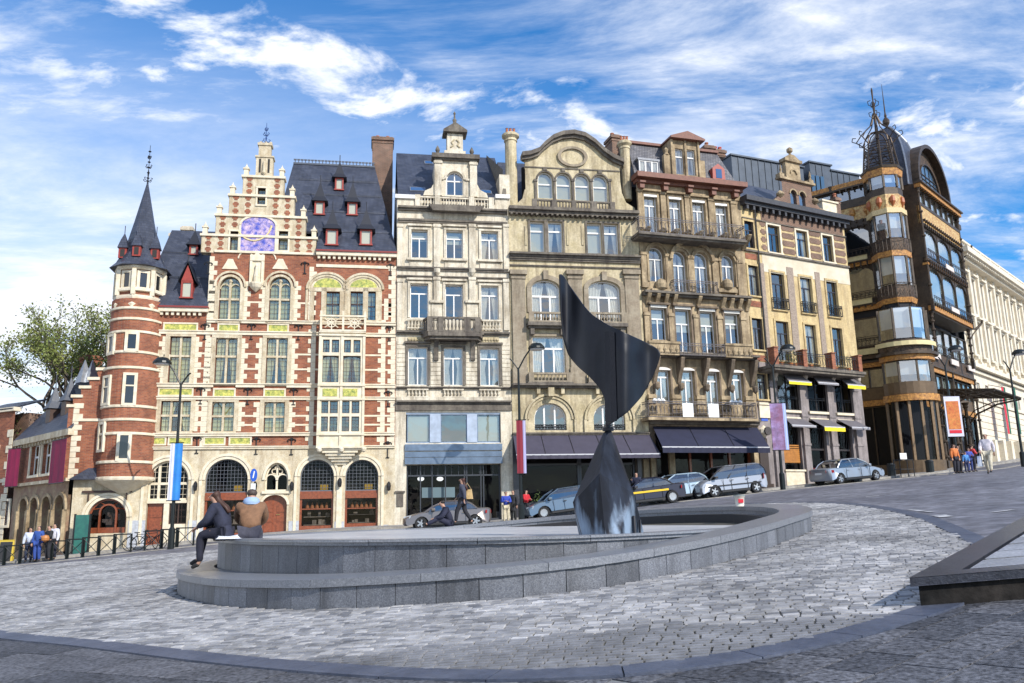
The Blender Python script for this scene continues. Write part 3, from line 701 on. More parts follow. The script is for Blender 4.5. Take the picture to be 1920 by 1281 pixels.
# ================================================================== SCULPTURE
BLKM = mat('black_painted_steel', (.006, .007, .012), .38, .0, n2=(3, .3), bump=(2, .15), spec=.35)
BLKW = mat('weathered_black_steel', (.007, .007, .010), .5, .0, n1=(1.2, (.016, .018, .026)), bump=(6, .2), grime=(.035, .045, .07), spec=.25)
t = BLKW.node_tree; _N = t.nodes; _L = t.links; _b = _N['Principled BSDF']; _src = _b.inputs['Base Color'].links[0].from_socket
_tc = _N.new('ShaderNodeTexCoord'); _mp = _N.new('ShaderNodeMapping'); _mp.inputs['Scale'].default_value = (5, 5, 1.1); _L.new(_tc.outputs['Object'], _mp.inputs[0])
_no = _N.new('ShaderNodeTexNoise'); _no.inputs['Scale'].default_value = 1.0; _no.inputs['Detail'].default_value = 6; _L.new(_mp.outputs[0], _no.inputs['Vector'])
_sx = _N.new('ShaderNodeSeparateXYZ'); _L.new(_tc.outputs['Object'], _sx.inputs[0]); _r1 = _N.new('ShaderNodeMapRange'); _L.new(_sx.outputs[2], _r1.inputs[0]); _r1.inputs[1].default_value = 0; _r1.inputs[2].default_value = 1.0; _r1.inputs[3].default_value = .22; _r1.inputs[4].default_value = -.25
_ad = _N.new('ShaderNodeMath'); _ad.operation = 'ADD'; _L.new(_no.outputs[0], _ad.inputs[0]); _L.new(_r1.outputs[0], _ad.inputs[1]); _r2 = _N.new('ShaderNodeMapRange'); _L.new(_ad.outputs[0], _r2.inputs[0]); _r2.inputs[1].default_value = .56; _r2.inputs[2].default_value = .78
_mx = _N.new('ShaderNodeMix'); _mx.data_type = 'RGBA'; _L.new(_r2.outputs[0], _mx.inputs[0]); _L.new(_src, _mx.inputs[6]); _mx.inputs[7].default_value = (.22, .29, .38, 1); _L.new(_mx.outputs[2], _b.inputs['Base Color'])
sY = 14.3
sb = at(1145, 1002, sY)
scu = thing('steel_sculpture', 'tall black steel sculpture with a twisted ear-shaped sheet turning on a faceted pyramid base', 'sculpture', (sb.x, sY, ZB - .035))
def sp(x, y, dy): p = at(x, y, sY + dy); return Vector((p.x - sb.x, p.y - sY, p.z - (ZB - .035)))
apex = sp(1138, 806, .25); apexL = sp(1131, 812, .3)
kneeL = sp(1074, 942, .05); mid = sp(1124, 888, -.35); botL = sp(1093, 1002, -.05); botM = sp(1135, 1003, -.5); botM2 = sp(1160, 1003, -.45); botR = sp(1208, 1000, .25)
midR = sp(1185, 905, .0); rR = sp(1188, 925, .10); backB = sp(1150, 995, 1.3); backT = sp(1150, 900, .95); botBL = sp(1085, 995, .9)
for p in (botL, botM, botM2, botR, backB, botBL): p.z = 0.0
mb = MB(); apR = apex + Vector((.07, 0, 0)); apB = apex + Vector((.02, .15, 0))
for f in ([apexL, apex, mid, kneeL], [kneeL, mid, botM, botL], [apex, apR, rR, mid], [mid, rR, botR, botM2, botM], [apR, apB, backT, rR], [rR, backT, backB, botR], [apB, apexL, kneeL, botBL, backT], [backT, botBL, backB], [kneeL, botL, botBL]):
    mb.poly([tuple(p) for p in f])
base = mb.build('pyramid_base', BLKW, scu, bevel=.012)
mb = MB(); c_ = sp(1108, 940, -.12); mb.slab([tuple(c_ + Vector(q)) for q in ((-.09, 0, -.05), (.09, -.1, -.05), (.0, -.06, .1))], (0, -.02, 0)); mb.build('triangular_window', mat('light_gap', (.55, .56, .6), .5), base)
mb = MB(); mb.tube(sp(1190, 1000, -.12), sp(1188, 968, -.05), .03, 8); mb.tube(sp(1180, 1002, -.1), sp(1181, 975, -.05), .02, 8); mb.tube(sp(1200, 1001, -.0), sp(1200, 975, .05), .02, 8); mb.build('steel_rib', BLKM, base)
mb = MB(); mb.lathe(sp(1146, 905, 0).x, -.35 + .15, [(.0, 0), (.02, .01)], 6)
mb = MB(); cA_ = sp(1140, 803, .28); mb.lathe(cA_.x, cA_.y, [(.10, cA_.z - .05), (.10, cA_.z), (.045, cA_.z + .01), (.035, cA_.z + .22)], 12); mb.build('pivot', BLKM, scu)
# twisted sheet: left and right outline sampled by height, depth swings so that it twists
LE = [(514, 1049), (587, 1051), (633, 1055), (665, 1064), (686, 1081), (706, 1104.5), (729, 1125), (750, 1134.6), (798, 1137)]
RE = [(514, 1052), (520, 1058), (546, 1075.5), (575, 1096), (590, 1110), (609, 1139), (625, 1174), (638, 1203), (650, 1229), (661, 1240), (680, 1235), (709, 1223.5), (744, 1203), (776, 1174), (798, 1141)]
prof = [(y, float(np.interp(y, *zip(*LE))), float(np.interp(y, *zip(*RE)))) for y in list(np.linspace(514, 798, 42))]
NU = 28; rows_ = []
for y, xl, xr in prof:
    r = []
    for i in range(NU + 1):
        u = i / NU; x = xl + (xr - xl) * u
        gx = (x - 1045) / 197.0
        dy = .30 * math.sin(gx * math.pi * 2.3 + .5) * (1 - .25 * gx) - .35 * gx + .085 * math.sin(gx * 17) + .25
        r.append(sp(x, y, dy))
    rows_.append(r)
mb = MB(); mb.loft([[tuple(p) for p in r] for r in rows_], closed=False, cap=False)
ear = mb.build('twisted_sheet', BLKM, scu, smooth=True); sm = ear.modifiers.new('thick', 'SOLIDIFY'); sm.thickness = .035; sm.offset = 0
ss = ear.modifiers.new('smooth', 'SUBSURF'); ss.levels = 1; ss.render_levels = 1
xs_ = [1131 - 3, 1149]
mb = MB(); rib = []
for y in range(622, 792, 12):
    x0, x1 = 1134 + (y - 622) * .0, 1152 + (y - 622) * .03; 
    f = lambda x: .30 * math.sin((x - 1045) / 197 * math.pi * 2.3 + .5) * (1 - .25 * (x - 1045) / 197) - .35 * (x - 1045) / 197 + .085 * math.sin((x - 1045) / 197 * 17) + .25 - .04
    rib.append([tuple(sp(x0, y, f(x0))), tuple(sp((x0 + x1) / 2, y, f((x0 + x1) / 2) - .05)), tuple(sp(x1, y, f(x1)))])
mb.loft(rib, closed=False, cap=False); mb.build('central_fin', mat('speckled_black_fin', (.01, .01, .014), .7, n2=(60, .9)), scu)
# ================================================================== BUILDING A : stepped-gable brick house
F = FA
HA = thing('brick_guild_house', 'red brick and cream stone house with stepped gable, mosaic, corner turret and slate roofs', 'building', (F.P.x, F.P.y, F.z0), F.a)
sL = F.S(256, 700); sG0 = F.S(383, 700); sG1 = F.S(587, 700); sR = P_AB
zLe = F.Z(320, 576); zRe = F.Z(660, 473); zTop = F.Z(480, 476)
def zc(y, x=560): return F.Z(x, y)
Rq = F.rect
win = []     # (rect, kind, options)
def A(x0, x1, y0, y1, **k): win.append((Rq(x0, x1, y0, y1), k))
LD = dict(gl=LEADED, fm=DARKW, fw=.045, lead=.26, dep=.16)
A(411, 450, 519, 603, rise=.62, trans=(.5,), upcols=1, **LD); A(505, 544.5, 519, 604, rise=.62, trans=(.5,), upcols=1, **LD)
A(589, 604, 547, 601, cols=1, trans=(.5,), **LD); A(610, 637, 547, 597, trans=(.55,), upcols=1, **LD); A(657, 682.5, 547, 597, trans=(.55,), upcols=1, **LD); A(688, 704.5, 547, 601, cols=1, trans=(.5,), **LD)
A(317, 357, 631, 718, trans=(.58,), upcols=1, curtain='blind', **LD); A(403.5, 444, 634, 720, trans=(.6,), upcols=1, curtain='drape', **LD); A(499, 538.5, 634, 721, trans=(.6,), upcols=1, curtain='drape', **LD)
A(286.5, 298, 664, 685, cols=1, trans=(), curtain='blind', **LD)
A(301, 357, 752, 809, cols=3, trans=(.52,), upcols=1, **LD); A(397, 438.5, 754, 809, trans=(.52,), upcols=1, **LD); A(495, 533.5, 754, 811, trans=(.52,), upcols=1, **LD)
upper = [q for q, k in win]
# ground floor openings
gz_ = lambda x: F.gz(F.S(x, 1000))
def G(x0, x1, yt, yb=None):
    s0, s1, _, z1 = Rq(x0, x1, yt, 990); return (s0, s1, gz_((x0 + x1) / 2) + .02 if yb is None else F.Z((x0 + x1) / 2, yb), z1)
gA1 = G(276, 352, 864); gA2 = G(383.5, 463.5, 861); gA3 = G(495.5, 539.5, 868, 921); gD = G(491, 537.5, 928); gA4 = G(562, 625.5, 862); gA5 = G(647, 709, 862); 
gA0 = (F.S(165, 960), F.S(238, 960), F.Z(200, 1000), F.Z(200, 935))
zG = zc(838); zb0 = F.z0 - 1.6
w1 = MB(F); w2 = MB(F)
ops_l = [q for q in upper if q[1] < sG0]; ops_g = [q for q in upper if sG0 <= q[0] < sG1]; ops_r = [q for q in upper if q[0] >= sG1]
wall(w1, sL - 1.2, sG0, zG, zLe, ops_l, 0); wall(w1, sG0, sG1, zG, zTop, ops_g, 0); wall(w1, sG1, sR, zG, zRe - .3, ops_r, 0)
w1.build('brick_wall', BRICK, HA)
wall(w2, F.S(134, 950), F.S(187, 950), zb0, F.Z(160, 899), [gA0], 0); wall(w2, F.S(187, 950), sR, zb0, zG, [gA0, gA1, gA2, gA3, gD, gA4, gA5], 0)
for q in (gA0, gA1, gA2, gA4, gA5): spandrel(w2, q[0], q[1], q[3], (q[1] - q[0]) / 2)
# the gothic window head and door head
for q, r in ((gA3, .95), (gD, .55)): spandrel(w2, q[0], q[1], q[3], r)
w2.build('stone_ground_wall', STONE_A, HA)
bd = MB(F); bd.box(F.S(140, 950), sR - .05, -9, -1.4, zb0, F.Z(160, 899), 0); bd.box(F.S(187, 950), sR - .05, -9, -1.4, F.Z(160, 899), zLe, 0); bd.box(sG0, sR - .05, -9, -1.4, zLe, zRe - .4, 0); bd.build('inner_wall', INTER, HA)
sw = MB(F); sw.box(F.S(187, 950) - .02, F.S(187, 950) + .3, -9, -.01, F.Z(160, 899), zLe); sw.build('side_wall', BRICK, HA)
ar = MB(F)
for q in (gA0, gA1, gA2, gA4, gA5):
    r = (q[1] - q[0]) / 2; archband(ar, q[0], q[1], q[3] - r, r, .16, 0, .05, 0, 20); archband(ar, q[0] - .17, q[1] + .17, q[3] - r, r + .17, .14, 0, .10, 0, 20)
    for s in (q[0] - .32, q[1] + .17): ar.box(s, s + .15, 0, .06, q[2], q[3] - r)
for q, r in ((gA3, .95),): archband(ar, q[0], q[1], q[3] - r, r, .14, 0, .09, 0, 18); ar.box(q[0] - .14, q[1] + .14, 0, .12, q[2] - .14, q[2])
archband(ar, gD[0], gD[1], gD[3] - .55, .55, .13, 0, .05)
ar.build('arch_moulding', WHITE_ST, HA)
for x0, x1, yt in ((240, 272, 976), (352, 381, 976), (467, 489, 976), (541, 560, 977), (627, 645, 978), (711, 728, 984)):
    s0, s1 = F.S(x0, 990), F.S(x1, 990); pl = MB(F); pl.box(s0, s1, 0, .03, zb0, F.Z((x0 + x1) / 2, yt)); pl.build('plinth', BLUEST, HA)
# string courses
sc = MB(F)
allops = upper
full0 = sL - .9
OR0, OR1 = F.S(598, 700), F.S(684, 700)       # oriel
for y0, y1, o in ((601, 607, .10), (622, 629, .08), (720, 727, .13), (744, 750, .09), (812, 818, .13), (837, 842, .10)):
    z1, z0 = F.Z(480, y0), F.Z(480, y1); strip(sc, full0 if y0 > 610 else sG0, sR - .02, z0, z1, o, allops)
    sc.box(full0 if y0 > 610 else sG0, sR - .02, 0, o + .05, z1 - .05, z1 + .012)
for y in (567, 664, 692, 780, 797):
    z = F.Z(480, y); strip(sc, sG0 if y < 600 else full0 + 1.3, sR - .02, z - .05, z + .05, .022, [(q[0] - .3, q[1] + .3, q[2], q[3]) for q in allops])
z = F.Z(660, 500); sc.box(sG1, sR - .02, 0, .05, z - .09, z + .09)
sc.build('string_course', WHITE_ST, HA)
# toothed quoin stones round openings and at corners
qm1 = MB(); qm1.box(0, .44, -.024, .0, 0, .28); qa = qm1.build('q', WHITE_ST); QL = qa.data; bpy.data.objects.remove(qa)
qm2 = MB(); qm2.box(0, .26, -.020, .0, 0, .28); qa = qm2.build('q', WHITE_ST); QS = qa.data; bpy.data.objects.remove(qa)
nq = [0]; extra = MB(F)
def quoins(s, z0, z1, side, full=False):
    k = max(1, int(round((z1 - z0) / .29))); h = (z1 - z0) / k
    for i in range(k):
        L_ = .44 if i % 2 else .26; s_ = s if side > 0 else s - L_
        if nq[0] < 290:
            inst(QL if i % 2 else QS, 'quoin_stone', HA, (s_, -0.0, z0 + h * i - F.z0), 0, (1, 1, (h - .012) / .28)); nq[0] += 1
        else: extra.box(s_, s_ + L_, 0, .022, z0 + h * i, z0 + h * (i + 1) - .012)
for q, k in win:
    if q[1] < F.S(575, 560) or q[1] < sG1 + .01:
        zt_ = q[3] - k.get('rise', 0) * .4
        quoins(q[0] - .16, q[2], zt_, -1); quoins(q[1] + .16, q[2], zt_, 1)
for x, y0, y1, sd in ((384, 480, 838, 1), (590, 600, 836, -1), (579, 500, 600, 1), (741, 500, 838, -1), (722, 600, 838, -1), (720, 560, 600, 1)):
    quoins(F.S(x, (y0 + y1) / 2), F.Z(x, y1), F.Z(x, y0), sd)
qx = extra.build('quoin_stones', WHITE_ST, HA); tag(qx, kind='stuff')
su = MB(F)
for q, k in win:
    r = k.get('rise', 0)
    frame_rect(su, q[0], q[1], q[2], q[3] - r, .24, 0, .05, 0, 'lr' if r else 'lrt'); su.box(q[0] - .16, q[1] + .16, 0, .1, q[2] - .10, q[2])
    c = (q[0] + q[1]) / 2
    if k.get('cols', 2) >= 2 and q[1] - q[0] > .9:
        n_ = k.get('cols', 2)
        for i in range(1, n_): x_ = q[0] + (q[1] - q[0]) * i / n_; su.box(x_ - .06, x_ + .06, -.155, -.05, q[2], q[3] - r * .25)
        zt_ = q[2] + (q[3] - q[2]) * k['trans'][0]; su.box(q[0], q[1], -.158, -.06, zt_ - .06, zt_ + .06)
    if r:
        archband(su, q[0], q[1], q[3] - r, r, .13, 0, .05); archband(su, q[0] - .22, q[1] + .22, q[3] - r, r + .22, .12, 0, .11, 0, 18)
        h = (q[1] - q[0]) / 2
        for e in (0, 1):
            archband(su, q[0] + h * e + .05, q[0] + h * (e + 1) - .05, q[3] - r - .12, h / 2, .05, -.155, -.08, 0, 8)
        su.lathe(c, -.1, [(.001, q[3] - .36), (.11, q[3] - .30), (.11, q[3] - .22), (.001, q[3] - .16)], 8)
        spandrel(su, q[0], q[1], q[3], r, 0, -.45, .001)
    elif q[1] < sG1 and q[3] - q[2] > 1.5 and q[0] > sG0:
        h = (q[1] - q[0]) / 2
        for e in (0, 1): spandrel(su, q[0] + h * e + .04, q[0] + h * (e + 1) - .04, q[3], .2, 0, -.155, -.07, 8)
# arches over the right-hand pair
for x0, x1 in ((583, 645), (652, 712)):
    s0, s1 = F.S(x0, 530), F.S(x1, 530); zs = F.Z((x0 + x1) / 2, 543); r = F.Z(648, 520) - zs
    archband(su, s0, s1, zs, r, .14, 0, .07, 0, 18); archband(su, s0 - .15, s1 + .15, zs, r + .15, .13, 0, .12, 0, 18)
    su.prism(arcpts(s0, s1, zs, r, 16), 0, .02); s_, t_ = s0 + .1, s1 - .1
    ty = MB(F); ty.prism(arcpts(s0 + .16, s1 - .16, zs + .12, r - .22, 14), .02, .035); ty.build('tile_panel', YTILE, HA)
    su.box(s0 - .1, s1 + .1, 0, .06, zs - .12, zs + .06)
    for xx in (s0 - .28, s1): su.box(xx, xx + .14, 0, .045, F.Z(648, 601), zs)
for x in (607, 640, 649, 654, 685): s = F.S(x, 570); su.box(s - .09, s + .09, 0, .06, F.Z(648, 601), F.Z(648, 546))
su.build('window_surround', STONE_A, HA)
for q, k in win: k.setdefault('curtain', random.choice(('blind', 'drape'))); window(F, HA, q, **k)
# yellow-green tile panels
for x0, x1, y0, y1 in ((309, 368.5, 608, 619), (411, 446.5, 609.5, 621), (504, 539, 610, 621.5), (299.5, 360, 729.5, 740.5), (402.5, 439, 731, 743), (497, 533, 731.5, 743), (271.5, 309, 821.5, 832.5), (318, 358, 821.5, 832.5), (384.5, 420, 821.5, 832.5), (432, 469, 821.5, 832.5)):
    q = Rq(x0, x1, y0, y1); b = MB(F); b.box(q[0], q[1], 0, .03, q[2], q[3]); b.build('tile_panel', YTILE, HA)
    b = MB(F); frame_rect(b, q[0], q[1], q[2], q[3], .09, 0, .05); b.build('panel_frame', WHITE_ST, HA)
# wall anchors
def anchor(x, y, h=.85):
    s, z = F.h(x, y); b = MB(F); b.box(s - .025, s + .025, .01, .06, z - h, z + .12)
    for dx in (-1, 1): b.path([(s, .05, z + .02), (s + dx * .14, .05, z + .10), (s + dx * .24, .05, z + .02), (s + dx * .17, .05, z - .06)], .028, 4)
    b.box(s - .08, s + .08, .01, .06, z + .1, z + .17); b.box(s - .10, s + .10, .01, .06, z - h, z - h + .05); b.build('wall_anchor', BLACK, HA)
for x, y in ((293, 610), (385, 612), (472, 612), (560, 613), (730, 616), (286, 730), (377, 732), (465, 733), (551, 734), (728, 738), (370, 824), (481, 826), (547, 827), (727, 833), (391, 496), (572, 496), (732, 500)): anchor(x, y, .8 if y > 500 else .6)
# ground-floor shop windows, doors
def shop(q, yt, wall_=.95):
    s0, s1, z0, z1 = q; zt_ = F.Z(600, yt); b = MB(F); r = (s1 - s0) / 2
    b.box(s0, s1, -.42, -.12, zt_ - .30, zt_ - .02); b.box(s0, s1, -.42, -.2, zt_ - .02, zt_ + .12)
    b.box(s0, s0 + .12, -.45, -.2, z0, zt_ - .3); b.box(s1 - .12, s1, -.45, -.2, z0, zt_ - .3); b.box(s0 + .12, s1 - .12, -.45, -.2, z0, z0 + .28)
    b.box(s0 + .12, s1 - .12, -.43, -.25, zt_ - .9, zt_ - .84)
    f = b.build('shop_front', WOOD, HA); p = MB(F); p.poly([(s0 + .12, -.33, z0 + .28), (s1 - .12, -.33, z0 + .28), (s1 - .12, -.33, zt_ - .3), (s0 + .12, -.33, zt_ - .3)]); p.build('pane', GLASSD, f)
    window(F, HA, (s0, s1, zt_ + .12, z1), fm=mat('grey_leadwork', (.13, .14, .16), .5), cols=1, trans=(), rise=min(r, z1 - zt_ - .15), lead=.19, gl=GLASSD, dep=.22, name='fanlight')
    sg = MB(F); c = s1 - .55; sg.box(c - .22, c + .22, -.30, -.27, zt_ + .2, zt_ + .52); sg.build('yellow_notice', mat('yellow_card', (.75, .45, .03), .6), f)
    it = MB(F)
    for i in range(5): s = s0 + .4 + i * (s1 - s0 - .8) / 4; it.lathe(s, -.6, [(.12, zt_ - .82), (.09, zt_ - .7), (.015, zt_ - .5)], 8)
    it.build('display_figures', mat('terracotta', (.55, .20, .06), .6), f)
    it = MB(F)
    for i in range(3): it.box(s0 + .2, s1 - .2, -1.2, -.7, z0 + .3 + i * .45, z0 + .34 + i * .45)
    for i in range(12): s = s0 + .3 + random.random() * (s1 - s0 - .7); z = z0 + .34 + random.randrange(3) * .45; it.box(s, s + .1 + .15 * random.random(), -1.0, -.8, z, z + .1 + .2 * random.random())
    it.build('shelf_goods', mat('shop_goods', (.28, .22, .15), .7, n1=(4, (.5, .45, .35))), f)
for q in (gA2, gA4, gA5): shop(q, 925)
# gothic tracery window + red door
window(F, HA, gA3, fm=WHITE_ST, cols=2, trans=(), rise=.95, fw=.09, gl=GLASSD, dep=.2, upcols=1)
b = MB(F); s0, s1, z0, z1 = gA3; c = (s0 + s1) / 2; h = (s1 - s0) / 4
for k in (-1, 1): archband(b, c + k * h - h + .06, c + k * h + h - .06, z0 + .62, h * .9, .07, -.24, -.12, 0, 8)
for a in range(4):
    th = a * math.pi / 2; 
    pts = [(c + .17 * math.cos(th) + .13 * math.cos(q_), -.18, z1 - .48 + .17 * math.sin(th) + .13 * math.sin(q_)) for q_ in np.linspace(th - 2.1, th + 2.1, 7)]; b.path(pts, .035, 4)
b.build('tracery', WHITE_ST, HA)
def door(F, par, q, m, rise=0, leaves=2, panels=3, name='door', o=-.3):
    s0, s1, z0, z1 = q; b = MB(F); A_ = ([(s0, z0), (s1, z0)] + (arcpts(s0, s1, z1 - rise, rise)[::-1] if rise else [(s1, z1), (s0, z1)]))
    b.prism(A_, o - .06, o); d = b.build(name, m, par); p = MB(F)
    for l in range(leaves):
        a, c = s0 + (s1 - s0) * l / leaves + .1, s0 + (s1 - s0) * (l + 1) / leaves - .1
        for i in range(panels):
            e = z0 + .12 + (z1 - rise * .6 - z0 - .2) * i / panels; p.box(a, c, o, o + .03, e, e + (z1 - rise * .6 - z0 - .2) / panels - .12)
    p.build('door_panel', m, d); k = MB(F); k.tube((s0 + (s1 - s0) * (.56 if leaves == 2 else .85), o + .05, z0 + 1.05), (s0 + (s1 - s0) * (.72 if leaves == 2 else .85), o + .05, z0 + (1.05 if leaves == 2 else 1.25)), .02, 6); k.build('handle', mat('brass', (.6, .45, .15), .3, .9), d)
    return d
door(F, HA, gD, WOOD, .55)
# big left arch: cross windows over a door and a small window
s0, s1, z0, z1 = gA1; zt_ = F.Z(312, 938); zm = F.Z(312, 900)
window(F, HA, (s0, s1, zt_, z1), fm=WHITE_ST, cols=4, trans=(.42,), rise=(s1 - s0) / 2 - .02, fw=.10, lead=.3, gl=GLASSD, dep=.2, upcols=1)
sd = F.S(305, 970); b = MB(F); b.box(sd, sd + .28, -.44, -.1, z0, zt_); b.box(s0, s1, -.44, -.08, zt_ - .16, zt_ - .002); b.box(sd + .28, s1, -.44, -.1, z0, z0 + 1.1); b.build('mullion_wall', WHITE_ST, HA)
door(F, HA, (s0 + .02, sd, z0, zt_ - .16), WOOD, 0, 1, 3)
window(F, HA, (sd + .28, s1, z0 + 1.1, zt_ - .16), fm=DARKW, cols=2, trans=(), gl=GLASSD, lead=.3, dep=.2)
# small shop arch under the turret
s0, s1, z0, z1 = gA0; b = MB(F); r = (s1 - s0) / 2; c = (s0 + s1) / 2
archband(b, s0 + .1, s1 - .1, z1 - r, r - .1, .1, -.3, -.2); b.box(s0, s1, -.3, -.18, z0, z0 + .3); b.box(s0, s0 + .1, -.3, -.2, z0, z1 - r); b.box(s1 - .1, s1, -.3, -.2, z0, z1 - r)
archband(b, c - .38, c + .38, z0 + 1.1, .38, .09, -.22, -.1); b.box(c - .47, c - .38, -.22, -.1, z0, z0 + 1.1); b.box(c + .38, c + .47, -.22, -.1, z0, z0 + 1.1)
for a in (.5, 1.05, 2.09, 2.64): b.tube((c + .47 * math.cos(a), -.25, z0 + 1.1 + .47 * math.sin(a)), (c + (r - .1) * math.cos(a), -.25, z1 - r + (r - .1) * math.sin(a)), .03, 4)
f = b.build('arched_shop_front', WOOD, HA); p = MB(F); p.prism([(s0 + .1, z0 + .3), (s1 - .1, z0 + .3)] + arcpts(s0 + .1, s1 - .1, z1 - r, r - .1)[::-1], -.27, -.26); p.build('pane', GLASSD, f)
it = MB(F)
for i in range(16): s = s0 + .4 + random.random() * (s1 - s0 - 1); z = z0 + .3 + random.random() * 1.1; it.box(s, s + .2, -.7, -.5, z, z + .18)
it.build('shelf_goods', mat('bright_goods', (.6, .35, .2), .6, n1=(3, (.7, .6, .5))), f)
b = MB(F); sa_, sb_ = F.S(155, 922), F.S(248, 924); zz_ = F.Z(200, 922); b.box(sa_, sb_, .02, .10, zz_ - .06, zz_ + .06)
for s in (sa_ + .3, sb_ - .3): b.box(s, s + .06, .02, .09, zz_ - .5, zz_)
b.build('iron_beam', DARKW, HA)
# wall lanterns
for x, y in ((366, 912), (478, 912), (547, 912), (637, 905), (729, 912)):
    s, z = F.h(x, y, .25); b = MB(F); b.lathe(s, .22, [(.02, z + .28), (.10, z + .18), (.12, z + .02), (.09, z - .22), (.02, z - .26)], 6); b.tube((s, 0, z + .26), (s, .22, z + .26), .02, 5); b.build('wall_lantern', BLACK, HA)
# eaves
b = MB(F); e = MB(F)
for a, c, z in ((sL - .2, sG0 + .05, zLe), (sG1, sR, zRe)):
    b.box(a, c, -.3, .28, z - .30, z - .08); 
    k = int((c - a) / .30)
    for i in range(k): s = a + .3 * i + .08; b.box(s, s + .15, 0, .18, z - .50, z - .30)
    e = MB(F); e.box(a - .02, c + .02, -.3, .36, z - .08, z + .02); e.build('gutter', REV, HA)
b.build('eaves_cornice', WHITE_ST, HA)
# roofs
RK = None
zRr = F.Z(620, 311, -5.2); k_r = (zRr - zRe) / 5.5; 
r = MB(F); sR0 = sG1 - 3.2
r0 = F.S(550, 311, -5.2); r1 = F.S(703, 316, -5.2)
r.slab([(sG1, .3, zRe), (sR, .3, zRe), (r1 + .0, -5.2, zRr), (r0, -5.2, zRr), (sG1 - 2.6, -.75, zRe + k_r * 1.05), (sG1, -.75, zRe + k_r * 1.05)], (0, -.08, -.12)); r.poly([(r0, -5.2, zRr), (r1, -5.2, zRr), (sR, -10.5, zRe), (sG1 - 3.4, -10.5, zRe)])
r.poly([(sR, .3, zRe), (sR, -10.5, zRe), (r1, -5.2, zRr)]); r.poly([(sG1 - 2.6, -.75, zRe + k_r * 1.05), (sG1 - 2.6, -10.5, zRe), (r0, -5.2, zRr)])
for t_ in (.2, .42, .62, .8):
    z = zRe + (zRr - zRe) * t_; o = .3 - 5.5 * t_; r.box(sG1 + (.1 if t_ < .3 else (r0 - sG1) * (t_ - .05)), sR + (r1 - sR) * t_ - .1, o - .05, o + .05, z - .04, z + .06)
r.build('slate_roof', SLATE, HA)
cr = MB(F)
cr.box(r0, r1, -5.25, -5.15, zRr, zRr + .12)
n = 24
for i in range(n): s = r0 + (r1 - r0) * (i + .5) / n; cr.box(s - .03, s + .03, -5.22, -5.18, zRr + .1, zRr + .32); cr.box(s - .1, s + .1, -5.22, -5.18, zRr + .28, zRr + .38)
cr.build('ridge_cresting', LEAD, HA)
zLr = F.Z(330, 432, -4.2); lr0, lr1 = F.S(322, 432, -4.2), sG0 + .5
r = MB(F); r.slab([(F.S(262, 575), .3, zLe), (sG0, .3, zLe), (lr1, -4.2, zLr), (lr0, -4.2, zLr)], (0, -.08, -.12)); r.poly([(F.S(262, 575), .3, zLe), (lr0, -4.2, zLr), (F.S(262, 575), -9, zLe)]); r.poly([(lr0, -4.2, zLr), (lr1, -4.2, zLr), (lr1, -9, zLe), (F.S(262, 575), -9, zLe)])
for t_ in (.35, .68): z = zLe + (zLr - zLe) * t_; o = .3 - 4.5 * t_; a_ = F.S(262, 575); r.box(a_ + (lr0 - a_) * t_ + .1, sG0, o - .05, o + .05, z - .04, z + .06)
r.build('slate_roof', SLATE, HA)
